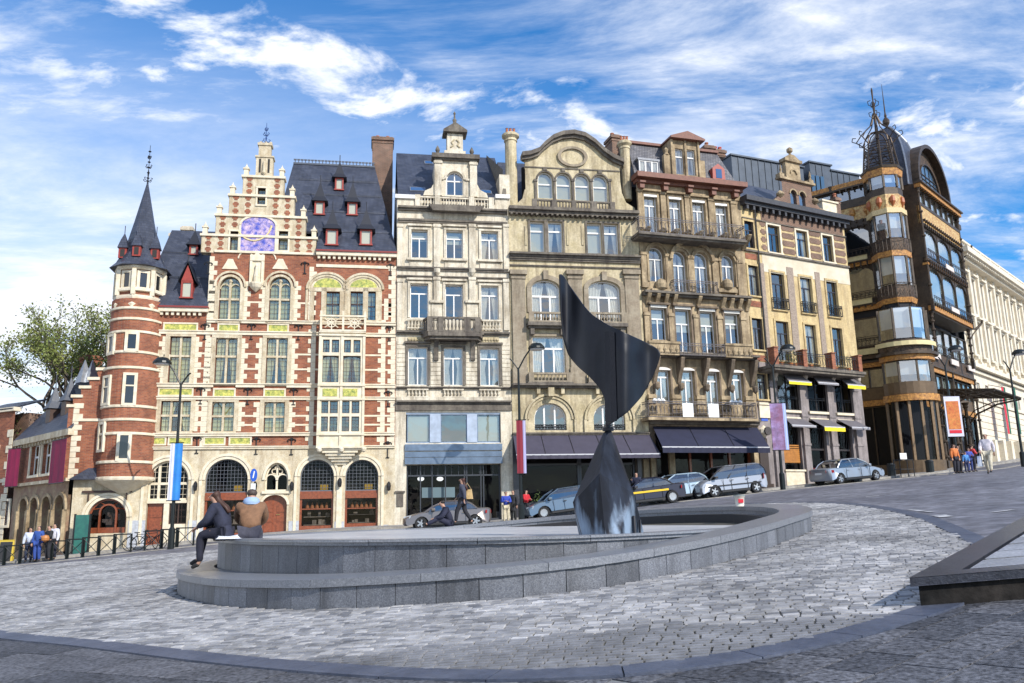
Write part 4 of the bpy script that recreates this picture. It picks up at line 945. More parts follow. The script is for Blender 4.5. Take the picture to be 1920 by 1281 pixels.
def dormer(F, par, x, ytip, yb, ybot, w_, zE, k, o0=.3, m=None, sl=None, gable=False, tiph=.45):
    p = F.slope(x, ybot, o0, zE, k); s, of = p.x, p.y + .12; z0 = p.z; zt_ = F.Z(x, yb, of); ztip = F.Z(x, ytip, of - w_ / 2)
    b = MB(F); b.box(s - w_ / 2, s - w_ / 2 + .1, of - .12, of, z0, zt_); b.box(s + w_ / 2 - .1, s + w_ / 2, of - .12, of, z0, zt_)
    b.box(s - w_ / 2 + .1, s + w_ / 2 - .1, of - .12, of, zt_ - .1, zt_); b.box(s - w_ / 2 - .05, s + w_ / 2 + .05, of - .1, of + .06, z0 - .08, z0)
    b.box(s - w_ / 2 + .01, s + w_ / 2 - .01, of - 1.6, of - .12, z0 - .05, zt_ - .01); d = b.build('dormer', m or REDP, par)
    g_ = MB(F); g_.box(s - w_ / 2 + .1, s + w_ / 2 - .1, of - .10, of - .07, z0, zt_ - .1); g_.build('pane', mat('pale_dormer_pane', (.45, .45, .35), .15, spec=.8), d)
    r = MB(F); e = .16
    if gable:
        r.slab([(s - w_ / 2 - e, of + .12, zt_ - .05), (s, of + .12, ztip), (s, of - 2, ztip), (s - w_ / 2 - e, of - 2, zt_ - .05)], (0, 0, .08)); r.slab([(s + w_ / 2 + e, of + .12, zt_ - .05), (s, of + .12, ztip), (s, of - 2, ztip), (s + w_ / 2 + e, of - 2, zt_ - .05)], (0, 0, .08))
        q = MB(F); q.prism([(s - w_ / 2, zt_), (s + w_ / 2, zt_), (s, ztip - .15)], of - .1, of + .02); q.build('dormer_gable', m or REDP, d)
    else:
        hw = w_ / 2 + e * 1.25; r.loft([[(s - hw, of + e, zt_ - .02), (s + hw, of + e, zt_ - .02), (s + hw, of - w_ - e, zt_ - .02), (s - hw, of - w_ - e, zt_ - .02)], [(s - hw * .6, of - w_ / 2 + hw * .6, zt_ + (ztip - zt_) * .22), (s + hw * .6, of - w_ / 2 + hw * .6, zt_ + (ztip - zt_) * .22), (s + hw * .6, of - w_ / 2 - hw * .6, zt_ + (ztip - zt_) * .22), (s - hw * .6, of - w_ / 2 - hw * .6, zt_ + (ztip - zt_) * .22)],
                [(s - .01, of - w_ / 2 + .01, ztip), (s + .01, of - w_ / 2 + .01, ztip), (s + .01, of - w_ / 2 - .01, ztip), (s - .01, of - w_ / 2 - .01, ztip)]])
    r.tube((s, of - w_ / 2 if not gable else of, ztip - .05), (s, of - w_ / 2 if not gable else of, ztip + tiph), .03, 6); r.build('dormer_roof', sl or mat('spirelet_slate', (.012, .014, .022), .5), d)
for x, a, bb, c, w_ in ((636, 303, 333, 356, .55), (599, 341, 377, 402, .62), (660.5, 342, 379, 403, .62), (622, 391, 429, 459, .72), (686, 392, 430, 459, .72)): dormer(F, HA, x, a, bb, c, w_, zRe, k_r)
k_l = (zLr - zLe) / 4.5
dormer(F, HA, 350, 495, 527, 558, .66, zLe, k_l, gable=True); dormer(F, HA, 363, 432, 459, 477, .5, zLe, k_l)
# --- stepped gable
gb = MB(F); gw = MB(F); cp = MB(F)
zT = zTop
TI = [(377, 593, 476, 442), (404, 573, 442, 404), (429, 552, 404, 366), (455, 532.5, 366, 330)]
mos = Rq(452, 516, 407, 471)
gops = [Rq(431.5, 446.5, 434, 470), Rq(522.5, 540, 434, 470), Rq(483, 498, 353, 384)]
prevz = zT; GT = []
for x0, x1, yb, yt in TI:
    s0, s1 = F.S(x0, (yb + yt) / 2), F.S(x1, (yb + yt) / 2); z0, z1 = prevz, F.Z(485, yt); prevz = z1; GT.append((s0, s1, z0, z1))
    wall(gw, s0, s1, z0, z1, gops, 0, .4); gw.box(s0, s1, -.6, -.42, z0, z1)
    gw.box(s0, s0 + .02, -.6, 0, z0, z1); gw.box(s1 - .02, s1, -.6, 0, z0, z1)
    cp.box(s0 - .08, s1 + .08, -.62, .10, z1 - .13, z1 + .01)
    for s in (s0 + .16, s1 - .16):
        cp.box(s - .13, s + .13, -.3, -.02, z1, z1 + .42); cp.box(s - .18, s + .18, -.35, .03, z1 + .42, z1 + .50); cp.lathe(s, -.16, [(.10, z1 + .5), (.12, z1 + .58), (.03, z1 + .72), (.01, z1 + .82)], 8)
gw.build('gable_wall', STONE_A, HA); cp.build('gable_coping', WHITE_ST, HA)
# brick crosses set in the gable
for i, (s0, s1, z0, z1) in enumerate(GT):
    for sd in (0, 1):
        for col in range(3):
            for k in range(3):
                s = s0 + .40 + col * .70 if sd == 0 else s1 - .40 - col * .70; z = z0 + (z1 - z0) * (k + .5) / 3
                if abs(s - (s0 + s1) / 2) < .45 or (sd == 0 and s > (s0 + s1) / 2) or (sd == 1 and s < (s0 + s1) / 2): continue
                if any(q[0] - .22 < s < q[1] + .22 and q[2] - .2 < z < q[3] + .2 for q in gops + [(mos[0], mos[1], mos[2], mos[3] + .1)]): continue
                if i == 1 and col == 2 and k == 1: continue
                b = MB(F); b.box(s - .10, s + .10, .003, .018, z - .16, z + .16); b.box(s - .17, s + .17, .003, .016, z - .06, z + .09); b.build('brick_inset', BRICK, HA)
for q in gops: b = MB(F); frame_rect(b, q[0], q[1], q[2], q[3], .10, 0, .05); b.build('window_surround', WHITE_ST, HA)
for q in gops: window(F, HA, q, cols=1, trans=(), gl=LEADED, fm=DARKW, lead=.2, curtain='blind', dep=.2)
# top block with niche and blue finial
s0, s1, z0, z1 = Rq(480, 511.5, 293, 329); s2, s3, _, z2 = Rq(485, 508, 270, 293)
b = MB(F); z0 = GT[-1][3]; c = (s0 + s1) / 2
b.box(s0, s1, -.6, .05, z0, z1); b.box(s0 - .06, s1 + .06, -.64, .11, z1 - .10, z1); b.box(s2, s3, -.5, 0, z1, z2); b.box(s2 - .07, s3 + .07, -.56, .06, z2 - .1, z2 + .06)
for a in (-1, 0, 1): b.box(c + a * .3 - .06, c + a * .3 + .06, -.4, -.2, z2 + .06, z2 + .25)
b.lathe(c, .12, [(.0, z0 + .0), (.12, z0 + .15), (.12, z0 + .22), (.09, z0 + .3), (.09, z0 + .7), (.06, z0 + .9), (.0, z0 + .95)], 8)
b.build('gable_pinnacle', STONE_A, HA)
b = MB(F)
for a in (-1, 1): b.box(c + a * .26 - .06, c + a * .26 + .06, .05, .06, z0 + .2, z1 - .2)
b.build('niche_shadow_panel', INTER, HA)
def finial(F, par, s, o, z0, h, m, name='finial', w=.22):
    b = MB(F); b.lathe(s, o, [(.06, z0), (.03, z0 + h * .2), (.055, z0 + h * .3), (.02, z0 + h * .4), (.015, z0 + h)], 6)
    for k, (hh, ww) in enumerate(((.12, 1), (.45, .7), (.68, .4))):
        for a in range(4):
            dx, do = math.cos(a * math.pi / 2 + .4) * w * ww, math.sin(a * math.pi / 2 + .4) * w * ww; z = z0 + h * hh
            b.path([(s, o, z - .05), (s + dx * .7, o + do * .7, z - .02), (s + dx, o + do, z + .08), (s + dx * .6, o + do * .6, z + .14)], .02, 4)
    return b.build(name, m, par)
BLUEIR = mat('blue_painted_iron', (.03, .07, .22), .4, .3)
finial(F, HA, c, -.25, z2 + .06, F.Z(498, 229) - z2, BLUEIR, w=.30)
# mosaic
MOS = mat('blue_gold_mosaic', (.06, .08, .42), .4, n1=(3.2, (.60, .45, .55)), n2=(22, .5), spec=.6)
r_ = (mos[1] - mos[0]) / 2; zs = mos[3] - r_ * .55
b = MB(F); b.prism([(mos[0], mos[2]), (mos[1], mos[2])] + arcpts(mos[0], mos[1], zs, r_ * .55)[::-1], 0.002, .03); b.build('mosaic', MOS, HA)
b = MB(F); A_ = [( (mos[0] + mos[1]) / 2 - .25 + 1.02 * math.cos(t_), .035, mos[3] - .35 + 1.15 * math.sin(t_)) for t_ in np.linspace(-2.6, -.15, 16)]; b.path(A_, .06, 5); b.build('mosaic_scroll', mat('pale_gold_tesserae', (.7, .58, .3), .4), HA)
b = MB(F); archband(b, mos[0], mos[1], zs, r_ * .55, .12, 0, .08); b.box(mos[0] - .12, mos[0], 0, .06, mos[2], zs); b.box(mos[1], mos[1] + .12, 0, .06, mos[2], zs); b.box(sG0 + .2, sG1 - .1, 0, .10, mos[2] - .16, mos[2] - .02)
# blind arcade with central niche below mosaic
zq = F.Z(480, 512)
for x0, x1 in ((448, 474), (490, 516)):
    s0, s1 = F.S(x0, 490), F.S(x1, 490); archband(b, s0, s1, F.Z(480, 486), (s1 - s0) / 2, .07, 0, .05)
b.build('mosaic_surround', WHITE_ST, HA)
b = MB(F); s, _ = F.h(482, 500); b.box(s - .42, s + .42, 0, .04, F.Z(482, 535), F.Z(482, 478)); b.box(s - .40, s - .26, 0, .12, F.Z(482, 535), F.Z(482, 490)); b.box(s + .26, s + .40, 0, .12, F.Z(482, 535), F.Z(482, 490))
b.prism([(s - .42, F.Z(482, 490)), (s + .42, F.Z(482, 490)), (s, F.Z(482, 472))], .04, .14); b.lathe(s, .12, [(.02, F.Z(482, 549)), (.30, F.Z(482, 541)), (.38, F.Z(482, 535)), (.38, F.Z(482, 532))], 12)
b.lathe(s, .15, [(.13, F.Z(482, 531)), (.16, F.Z(482, 520)), (.10, F.Z(482, 510)), (.07, F.Z(482, 503)), (.09, F.Z(482, 500)), (.02, F.Z(482, 495))], 8); b.build('statue_niche', WHITE_ST, HA)
for x0, x1, y0, y1 in ((417, 447, 486, 505), (511, 541, 486, 505)):
    b = MB(F); q = Rq(x0, x1, y0, y1); c = (q[0] + q[1]) / 2; b.prism([(q[0], q[2]), (q[1], q[2]), (q[1] - .1, q[2] + .2), (c + .3, q[2] + .28), (c + .14, q[3]), (c - .14, q[3]), (c - .3, q[2] + .28), (q[0] + .1, q[2] + .2)], 0, .06); b.build('carved_crest', WHITE_ST, HA)
# --- oriel with tracery balcony
OO = .75
fo_ = lambda x, y: F.h(x, y, OO)
os0, os1 = F.S(599, 700, OO), F.S(682, 700, OO); Z_ = lambda y: F.Z(640, y, OO)
b = MB(F)
oq = []
for x0, x1, y0, y1 in ((603.6, 635, 667, 717), (643, 676, 667, 717), (604, 617, 637, 661), (621, 635, 637, 661), (644, 657, 637, 661), (662, 675, 637, 661)):
    oq.append((F.S(x0, 690, OO), F.S(x1, 690, OO), Z_(y1), Z_(y0)))
for x0, x1 in ((600.5, 615), (618, 633), (640, 655), (659, 673.5)):
    for y0, y1 in ((752, 775), (781, 809)): oq.append((F.S(x0, 780, OO), F.S(x1, 780, OO), Z_(y1), Z_(y0)))
wall(b, os0, os1, Z_(838), Z_(622), oq, 0, .2, OO)
b.box(os0, os0 + .15, -.05, OO - .001, Z_(838), Z_(622)); b.box(os1 - .15, os1, -.05, OO - .001, Z_(838), Z_(622)); b.box(os0 + .15, os1 - .15, -.05, OO - .3, Z_(838), Z_(812)); b.box(os0 + .15, os1 - .15, -.05, OO - .3, Z_(640), Z_(622))
for y in (622, 628, 722, 748, 814, 838): b.box(os0 - .08, os1 + .08, -.02, OO + .10, Z_(y) - .07, Z_(y) + .03)
for x in (599, 640.5, 682): s = F.S(x, 700, OO); b.box(s - .07, s + .07, OO, OO + .06, Z_(838), Z_(630))
n = 6
for i in range(n):
    t_ = i / n; b.box(os0 + .1 + 1.0 * t_, os1 - .1 - 1.0 * t_, 0, OO * (1 - t_ ** 1.3) , Z_(838) - .16 * (i + 1), Z_(838) - .16 * i - .002)
for x in (599, 640.5, 682): s = F.S(x, 840, OO); b.lathe(s, OO - .02, [(.01, Z_(838) - .32), (.12, Z_(838) - .25), (.16, Z_(838) - .12), (.12, Z_(838))], 10)
ori = b.build('oriel', WHITE_ST, HA)
for i, q in enumerate(oq): window(F, HA, q, cols=2 if i < 2 else 1, trans=(), rise=(.16 if i < 2 else 0), gl=LEADED, fm=DARKW, lead=.2, dep=.14, o=OO, curtain='drape' if i < 6 else None, fw=.04)
for x0, x1 in ((605, 632), (643, 670)): q = (F.S(x0, 736, OO), F.S(x1, 736, OO), Z_(743), Z_(729)); b = MB(F); b.box(q[0], q[1], OO, OO + .03, q[2], q[3]); b.build('tile_panel', YTILE, HA)
OB = OO + .12; bs0, bs1 = F.S(600, 605, OB), F.S(686, 605, OB); zb, zt_ = F.Z(640, 621, OB), F.Z(640, 591, OB)
b = MB(F); b.box(bs0, bs1, OB - .12, OB, zb, zb + .1); b.box(bs0 - .03, bs1 + .03, OB - .15, OB + .03, zt_ - .1, zt_)
for s in (bs0, (bs0 + bs1) / 2 - .05, bs1 - .1): b.box(s, s + .12, OB - .13, OB + .01, zb, zt_ + .25)
for e in (0, 1):
    for u in (0, 1):
        cx_ = bs0 + (bs1 - bs0) * (e + .5) / 2; zc_ = (zb + zt_) / 2; 
    for a in range(8):
        th = a * math.pi / 4; R1 = .42; b.tube((cx_, OB - .06, zc_), (cx_ + R1 * 1.3 * math.cos(th), OB - .06, zc_ + R1 * .85 * math.sin(th)), .035, 5)
    b.path([(cx_ + .25 * math.cos(t_), OB - .06, zc_ + .25 * math.sin(t_)) for t_ in np.linspace(0, 2 * math.pi, 9)], .035, 5)
for s in (bs0, bs1 - .1):
    b.box(s, s + .1, 0, OB - .1, zb, zb + .1); b.box(s, s + .1, 0, OB - .1, zt_ - .1, zt_)
    for a in (.2, .45, .7): b.tube((s + .05, OB * a - .1, zb), (s + .05, OB * a + .15, zt_), .03, 5)
b.build('tracery_balcony', WHITE_ST, HA)
# --- corner turret
axs = F.S(236, 850); o_t = -.35
TZ = lambda y, o=.9: F.Z(250, y, o)
def cyl(b, r, z0, z1, n=24, m=0, r2=None): b.lathe(axs, o_t, [(r, z0), (r2 or r, z1)], n, m)
RL = 1.50; RU = 1.32
cz = {y: TZ(y) for y in (900, 866, 845, 788, 770, 691, 683, 660, 600, 576, 560, 545, 497)}
b = MB(F); cyl(b, RL, TZ(900), TZ(691)); cyl(b, 1.40, TZ(691), TZ(560)); b.build('turret_shaft', BRICK, HA)
b = MB(F); cyl(b, RU - .1, TZ(560), TZ(497), 8); b.build('turret_top', BRICK, HA)
b = MB(F)
for y, r in ((896, RL), (866, RL), (813, RL), (787, RL), (762, RL), (690, RL), (660, 1.40), (622, 1.40), (598, 1.40), (578, 1.40)):
    z = TZ(y); b.lathe(axs, o_t, [(r, z - .09), (r + .07, z - .06), (r + .07, z + .05), (r, z + .08)], 24)
b.lathe(axs, o_t, [(.4, TZ(925)), (1.0, TZ(912)), (RL + .05, TZ(900)), (RL + .05, TZ(896))], 24)
b.lathe(axs, o_t, [(1.40, TZ(577)), (1.46, TZ(570)), (RU, TZ(562)), (RU + .05, TZ(556)), (RU + .05, TZ(552))], 8); b.lathe(axs, o_t, [(RU, TZ(545)), (RU + .06, TZ(544)), (RU + .06, TZ(540)), (RU, TZ(538))], 8)
b.lathe(axs, o_t, [(RU, TZ(504)), (RU + .12, TZ(501)), (RU + .12, TZ(497)), (RU, TZ(497))], 8)
for a in range(8):
    th = 2 * math.pi * a / 8; b.box(axs + RU * math.cos(th) - .11, axs + RU * math.cos(th) + .11, o_t + RU * math.sin(th) - .11, o_t + RU * math.sin(th) + .07, TZ(552), TZ(504))
b.build('turret_stonework', WHITE_ST, HA)
def tpos(th, r): return axs + r * math.cos(th), o_t + r * math.sin(th)
def twin(th, r, y0, y1, w_=.42, tr=False):
    z0, z1 = TZ(y1), TZ(y0); c, o = tpos(th, r); dx, do = -math.sin(th), math.cos(th); nx, no = math.cos(th), math.sin(th); 
    def P(u, v, z): return (c + dx * u + nx * v, o + do * u + no * v, z)
    b = MB(F); hw = w_ / 2
    for u0, u1, a, e in ((-hw - .16, -hw, z0 - .14, z1 + .14), (hw, hw + .16, z0 - .14, z1 + .14), (-hw, hw, z1, z1 + .14), (-hw, hw, z0 - .14, z0)) + (((-hw, hw, z0 + (z1 - z0) * .6, z0 + (z1 - z0) * .6 + .08),) if tr else ()):
        b.loft([[P(u0, -.15, a), P(u1, -.15, a), P(u1, .07, a), P(u0, .07, a)], [P(u0, -.15, e), P(u1, -.15, e), P(u1, .07, e), P(u0, .07, e)]])
    w0 = b.build('turret_window', WHITE_ST, HA); p = MB(F); p.poly([P(-hw, .02, z0), P(hw, .02, z0), P(hw, .02, z1), P(-hw, .02, z1)]); p.build('pane', mat('dark_leaded_pane', (.02, .022, .025), .12, spec=.9), w0)
for th, y0, y1 in ((1.45, 817, 860), (2.45, 795, 842)): twin(th, RL, y0, y1)
for th, y0, y1 in ((1.40, 705, 757), (2.35, 708, 755)): twin(th, RL, y0, y1, tr=True)
for th, y0, y1 in ((1.45, 628, 655), (2.40, 630, 660)): twin(th, 1.40, y0, y1)
for a in range(8):
    th = 2 * math.pi * (a + .5) / 8
    if math.sin(th) > -.5: twin(th, (RU - .1) * math.cos(math.pi / 8), 510, 537, .36)
b = MB(F); zE = TZ(497); zA = F.Z(283, 345, o_t)
prf = [(RU + .38, zE - .02), (RU + .05, zE + .32), (RU * .72, zE + 1.2), (RU * .42, zE + (zA - zE) * .55), (.05, zA)]
R = [[(axs + r * math.cos(2 * math.pi * (i + .5) / 8), o_t + r * math.sin(2 * math.pi * (i + .5) / 8), z) for i in range(8)] for r, z in prf]
b.loft(R); b.build('turret_roof', SLATE, HA)
for th in (.6, 1.57, 2.55):
    c, o = tpos(th, RU * .80); z0, z1 = zE + .55, zE + 1.15; b = MB(F); b.box(c - .22, c + .22, o - .2, o + .2, z0, z1); d = b.build('dormer', REDP, HA)
    p = MB(F); p.box(c - .12, c + .12, o + .2, o + .215, z0 + .08, z1 - .08); p.build('pane', INTER, d); r = MB(F); r.lathe(c, o, [(.40, z1), (.22, z1 + .5), (.01, z1 + .95)], 4, ph=math.pi / 4); r.tube((c, o, z1 + .9), (c, o, z1 + 1.4), .025, 5); r.build('dormer_roof', SLATE, d)
finial(F, HA, axs, o_t, zA - .1, F.Z(285, 273, o_t) - zA + .1, BLACK, w=.32)
b = MB(F)
for i, z in enumerate(np.linspace(zA + .3, zA + 2.0, 6)): b.lathe(axs, o_t, [(.02, z), (.10, z + .06), (.02, z + .12)], 6)
b.build('finial_knobs', BLACK, HA)
# --- party wall chimney on the ridge
def chimney(F, par, x0, x1, y0, y1, o, dep, m, pots=2, name='chimney', potm=None, yb=None):
    s0, s1 = F.S(x0, (y0 + y1) / 2, o), F.S(x1, (y0 + y1) / 2, o); z1, z0 = F.Z((x0 + x1) / 2, y0, o), F.Z((x0 + x1) / 2, y1, o)
    b = MB(F); b.box(s0, s1, o - dep, o, z0, z1); b.box(s0 - .08, s1 + .08, o - dep - .08, o + .08, z1 - .28, z1 - .08); b.box(s0 - .04, s1 + .04, o - dep - .04, o + .04, z1 - .5, z1 - .42); c = b.build(name, m, par)
    for i in range(pots):
        p = MB(F); s = s0 + (s1 - s0) * (i + .5) / pots; p.lathe(s, o - dep / 2, [(.13, z1 - .08), (.11, z1 + .25), (.15, z1 + .27), (.14, z1 + .34)], 8); p.build('chimney_pot', potm or mat('clay_pot', (.35, .13, .07), .8), c)
    return c
chimney(F, HA, 697, 736, 256, 460, -5.3, 1.4, BRICKD, 2)
chimney(F, HA, 340, 360, 424, 450, -5.0, .8, STONE_B, 0); chimney(F, HA, 318, 338, 436, 465, -5.5, .8, STONE_B, 0)
# ================================================================== BUILDING B : narrow cream house with central balcony
F = FB; Rq = F.rect
HB = thing('cream_stone_house', 'narrow cream stone house with urn-topped attic window and dark central balcony, beside the brick house', 'building', (F.P.x, F.P.y, F.z0), F.a)
sB0, sB1 = 0.0, F.S(960, 800); zbb = F.z0 - .8
zcB = F.Z(850, 398); zF2 = F.Z(850, 760)
wB = {}
rows = {4: [(771, 802, 431, 485), (836.5, 868, 432, 486), (902, 934, 434, 488)], 3: [(769, 803, 532, 596), (835, 868, 534, 600), (902, 935, 536, 600)], 2: [(765, 801.5, 651, 722), (832, 868, 652, 722.5), (900, 936, 653, 723)]}
ops = []
for k, L_ in rows.items():
    for r in L_: ops.append((Rq(*r), k))
big = Rq(761, 939, 773, 831); shopq = (F.S(762, 900), F.S(940, 900), F.z0 - .3, F.Z(850, 871))
b = MB(F); wall(b, sB0, sB1, zF2, zcB, [q for q, k in ops], 0, .35); b.build('stone_wall', STONE_B, HB)
b = MB(F); wall(b, sB0, sB1, zbb, zF2, [(big[0], big[1], big[2], big[3]), shopq], 0, .5); b.build('pilaster_wall', STONE_B, HB)
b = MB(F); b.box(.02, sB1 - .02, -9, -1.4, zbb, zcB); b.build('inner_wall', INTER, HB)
b = MB(F); b.box(.0, .25, -9, -.01, F.Z(745, 480), F.Z(745, 373)); b.poly([(.0, -.0, F.Z(745, 373)), (0, -5.2, F.Z(745, 285)), (0, -9, F.Z(745, 373) + .5), (0, -9, F.Z(745, 480)), (0, 0, F.Z(745, 480))]); b.build('party_wall', mat('pale_party_render', (.55, .54, .50), .85, n2=(3, .15), grime=(.3, .29, .26)), HB)
# dressings
b = MB(F); dk = MB(F)
for y0, y1, o in ((392, 399, .32), (414, 421, .16), (503, 509, .18), (519, 523, .12), (623, 629, .28), (726, 730, .2), (752, 758, .3)):
    z1, z0 = F.Z(850, y0), F.Z(850, y1); tgt = dk
    tgt.box(sB0 + .05, sB1 - .05, 0, o, (z0 + z1) / 2, z1); tgt.box(sB0 + .05, sB1 - .05, 0, o * .6, z0, (z0 + z1) / 2)
dk.box(sB0, sB1, 0, .1, F.Z(850, 770), F.Z(850, 758)); s = F.S(850, 395); c0, c1 = F.S(803, 395), F.S(904, 395)
dk.prism([(c0, F.Z(850, 391)), (c1, F.Z(850, 391)), (c1 - .25, F.Z(850, 402)), (c0 + .25, F.Z(850, 402))], .2, .62)
dk.build('cornice', STONE_DK, HB)
for (x, y0, y1, w_) in ((750, 421, 503, 10), (819, 421, 509, 12), (885, 421, 510, 12), (948, 421, 510, 10), (750, 524, 620, 10), (819, 520, 568, 12), (885, 520, 568, 12), (948, 524, 620, 10)):
    b.box(F.S(x - w_ / 2, y0), F.S(x + w_ / 2, y0), 0, .12, F.Z(x, y1), F.Z(x, y0)); b.box(F.S(x - w_ / 2 - 1, y0), F.S(x + w_ / 2 + 1, y0), 0, .17, F.Z(x, y0 + 6), F.Z(x, y0 + 1))
for x in (819, 885):
    s = F.S(x, 515); b.lathe(s, .06, [(.05, F.Z(x, 518)), (.2, F.Z(x, 512)), (.22, F.Z(x, 505))], 10); b.box(F.S(x - 13, 568), F.S(x + 13, 568), 0, .2, F.Z(x, 569), F.Z(x, 564)); b.box(F.S(x - 10, 590), F.S(x + 10, 590), 0, .07, F.Z(x, 600), F.Z(x, 570))
# rustication of the second floor
for y in np.arange(640, 723, 8.2):
    for a, c in spans(sB0 + .05, sB1 - .05, [(q[0] - .18, q[1] + .18) for q, k in ops if k == 2]): b.box(a, c, 0, .045, F.Z(850, y + 7.2), F.Z(850, y))
b.box(sB0 + .05, sB1 - .05, 0, .16, F.Z(850, 752), F.Z(850, 730 + 15)); 
b.build('pilasters', STONE_B, HB)
for q, k in ops:
    s = MB(F); frame_rect(s, q[0], q[1], q[2], q[3], .14, 0, .08, 0, 'lrt'); s.box(q[0] - .22, q[1] + .22, 0, .20, q[3] + .2, q[3] + .32)
    if k == 4: s.box(q[0] - .25, q[1] + .25, 0, .20, q[2] - .14, q[2]); s.box(q[0] - .1, q[1] + .1, 0, .06, q[2] - .55, q[2] - .25)
    s.build('window_surround', STONE_B if k != 2 else STONE_DK, HB)
    window(F, HB, q, cols=2, trans=(.72,), gl=GLASSB, curtain={2: 'tied', 3: None, 4: 'halfblind'}[k] if q[0] < 5 or k == 2 else 'drape', dep=.2)
for x0, x1 in ((763, 803), (830, 869), (898, 938)): balustrade(F, HB, F.S(x0, 738), F.S(x1, 738), F.Z(850, 746), F.Z(850, 730), .17, STONE_B, 6, .08, depth=.12)
for x0, x1 in ((763, 800), (903, 939)): balustrade(F, HB, F.S(x0, 610), F.S(x1, 610), F.Z(850, 619), F.Z(850, 600), .25, STONE_B, 6, .09, depth=.14)
for x0, x1 in ((765, 797), (903, 935)):
    b = MB(F); q = Rq(x0, x1, 633, 643); b.box(q[0], q[1], 0, .08, q[2], q[3]); n = 6
    for i in range(n): s = q[0] + (q[1] - q[0]) * (i + .5) / n; b.lathe(s, .08, [(.02, q[2] + .05), (.1, (q[2] + q[3]) / 2), (.02, q[3] - .05)], 6)
    b.build('carved_frieze', STONE_C, HB)
# central balcony
oB = .95; s0, s1 = F.S(803, 610, oB), F.S(899, 610, oB); zb, zt_ = F.Z(850, 622, oB), F.Z(850, 594, oB)
b = MB(F); ch = .35
b.prism([(s0 - ch, F.Z(850, 629)), (s1 + ch, F.Z(850, 629)), (s1 + ch, F.Z(850, 622)), (s0 - ch, F.Z(850, 622))], 0, .3)
b.slab([(s0, oB, zb - .25), (s1, oB, zb - .25), (s1 + ch, 0, zb - .25), (s0 - ch, 0, zb - .25)], (0, 0, .25)); b.slab([(s0 + .1, oB - .15, zb - .42), (s1 - .1, oB - .15, zb - .42), (s1 + ch - .1, 0, zb - .42), (s0 - ch + .1, 0, zb - .42)], (0, 0, .17))
b.build('balcony_slab', STONE_DK, HB)
balustrade(F, HB, s0, s1, zb, zt_, oB, STONE_DK, 14, .12, (s0 + .1, s0 + .75, s1 - .75, s1 - .1), .16)
for sg, s in ((-1, s0), (1, s1)):
    b = MB(F)
    for z0_, z1_ in ((zb, zb + .1), (zt_ - .12, zt_)): b.slab([(s, oB - .02, z0_), (s - sg * .14, oB - .04, z0_), (s + sg * (ch - .14), 0, z0_), (s + sg * ch, 0, z0_)], (0, 0, z1_ - z0_))
    for t_ in (.2, .45, .7): x_ = s + sg * (ch * t_ - .07); b.lathe(x_, oB * (1 - t_), [(.05, zb + .1), (.07, zb + .35), (.04, zt_ - .15)], 6)
    b.build('balustrade', STONE_DK, HB)
for x in (817.5, 886):
    b = MB(F); s = F.S(x, 650); zt2, zb2 = F.Z(x, 629), F.Z(x, 677)
    P_ = [(0, zb2), (.16, zb2 + .02), (.2, zb2 + .15), (.14, zb2 + .3), (.22, zb2 + .6), (.42, zt2 - .55), (.75, zt2 - .25), (.8, zt2), (0, zt2)]
    b.loft([[(s - .13, o, z) for o, z in P_], [(s + .13, o, z) for o, z in P_]]); b.build('balcony_bracket', STONE_DK, HB)
# glazed office floor and shop front
STEEL = mat('blue_grey_steel_panel', (.16, .21, .28), .35, .5, n2=(3, .2))
wq = [Rq(763, 806, 775, 830), Rq(826.5, 876, 775, 830), Rq(895, 938, 775, 830)]
b = MB(F); b.box(big[0], big[1], -.4, -.12, big[2] - .0, big[2] + .06); b.box(big[0], big[1], -.4, -.1, big[3] - .12, big[3])
for a, c in ((wq[0][1], wq[1][0]), (wq[1][1], wq[2][0])): b.box(a, c, -.4, -.06, big[2] + .06, big[3] - .12)
b.build('steel_piers', mat('pale_steel', (.42, .47, .55), .35, .4, n2=(2, .2)), HB)
for i, q in enumerate(wq): window(F, HB, (q[0], q[1], big[2] + .06, big[3] - .12), fm=STEEL, cols=1, trans=(), dep=.18, gl=GLASSB if i == 1 else GLASS, curtain='blind' if i != 1 else None)
zz1, zz0 = F.Z(850, 833), F.Z(850, 871)
for i, (y0, y1, o) in enumerate(((833, 845, .12), (847, 857, .10), (858, 870, .14))):
    b = MB(F); b.box(big[0] - .05, big[1] + .05, -.2, o, F.Z(850, y1), F.Z(850, y0)); b.build('fascia_panel', STEEL, HB)
SS = mat('dark_shop_frame', (.06, .065, .075), .4, .3)
b = MB(F); s0, s1, z0, z1 = shopq; zt_ = F.Z(850, 891)
b.box(s0, s1, -.45, -.3, zt_ - .04, zt_ + .04); b.box(s0, s1, -.5, -.25, z0, F.gz(4) + .35)
for x in (764, 789, 811, 836, 872, 876.5, 903, 908, 938): s = F.S(x, 900); b.box(s - .03, s + .03, -.46, -.3, z0, z1)
for x in np.arange(770, 938, 13): s = F.S(x, 880); b.box(s - .012, s + .012, -.42, -.36, zt_, z1)
sf = b.build('shop_front', SS, HB)
b = MB(F); b.poly([(s0, -.4, z0), (s1, -.4, z0), (s1, -.4, z1), (s0, -.4, z1)]); b.build('pane', GLASSD, sf)
b = MB(F); q = F.rect(791, 853, 914, 933, -.6); b.box(q[0], q[1], -.65, -.6, q[2], q[3]); b.build('poster', mat('pale_blue_poster', (.45, .65, .68), .6), sf)
for x in (789, 825): 
    b = MB(F); s, z = F.h(x, 898, -.36); b.prism([(s + .2 * math.cos(t_), z + .13 * math.sin(t_)) for t_ in np.linspace(0, 2 * math.pi, 16)[:-1]], -.37, -.36); b.build('window_sticker', mat('white_sticker', (.75, .77, .75), .6), sf)
b = MB(F)
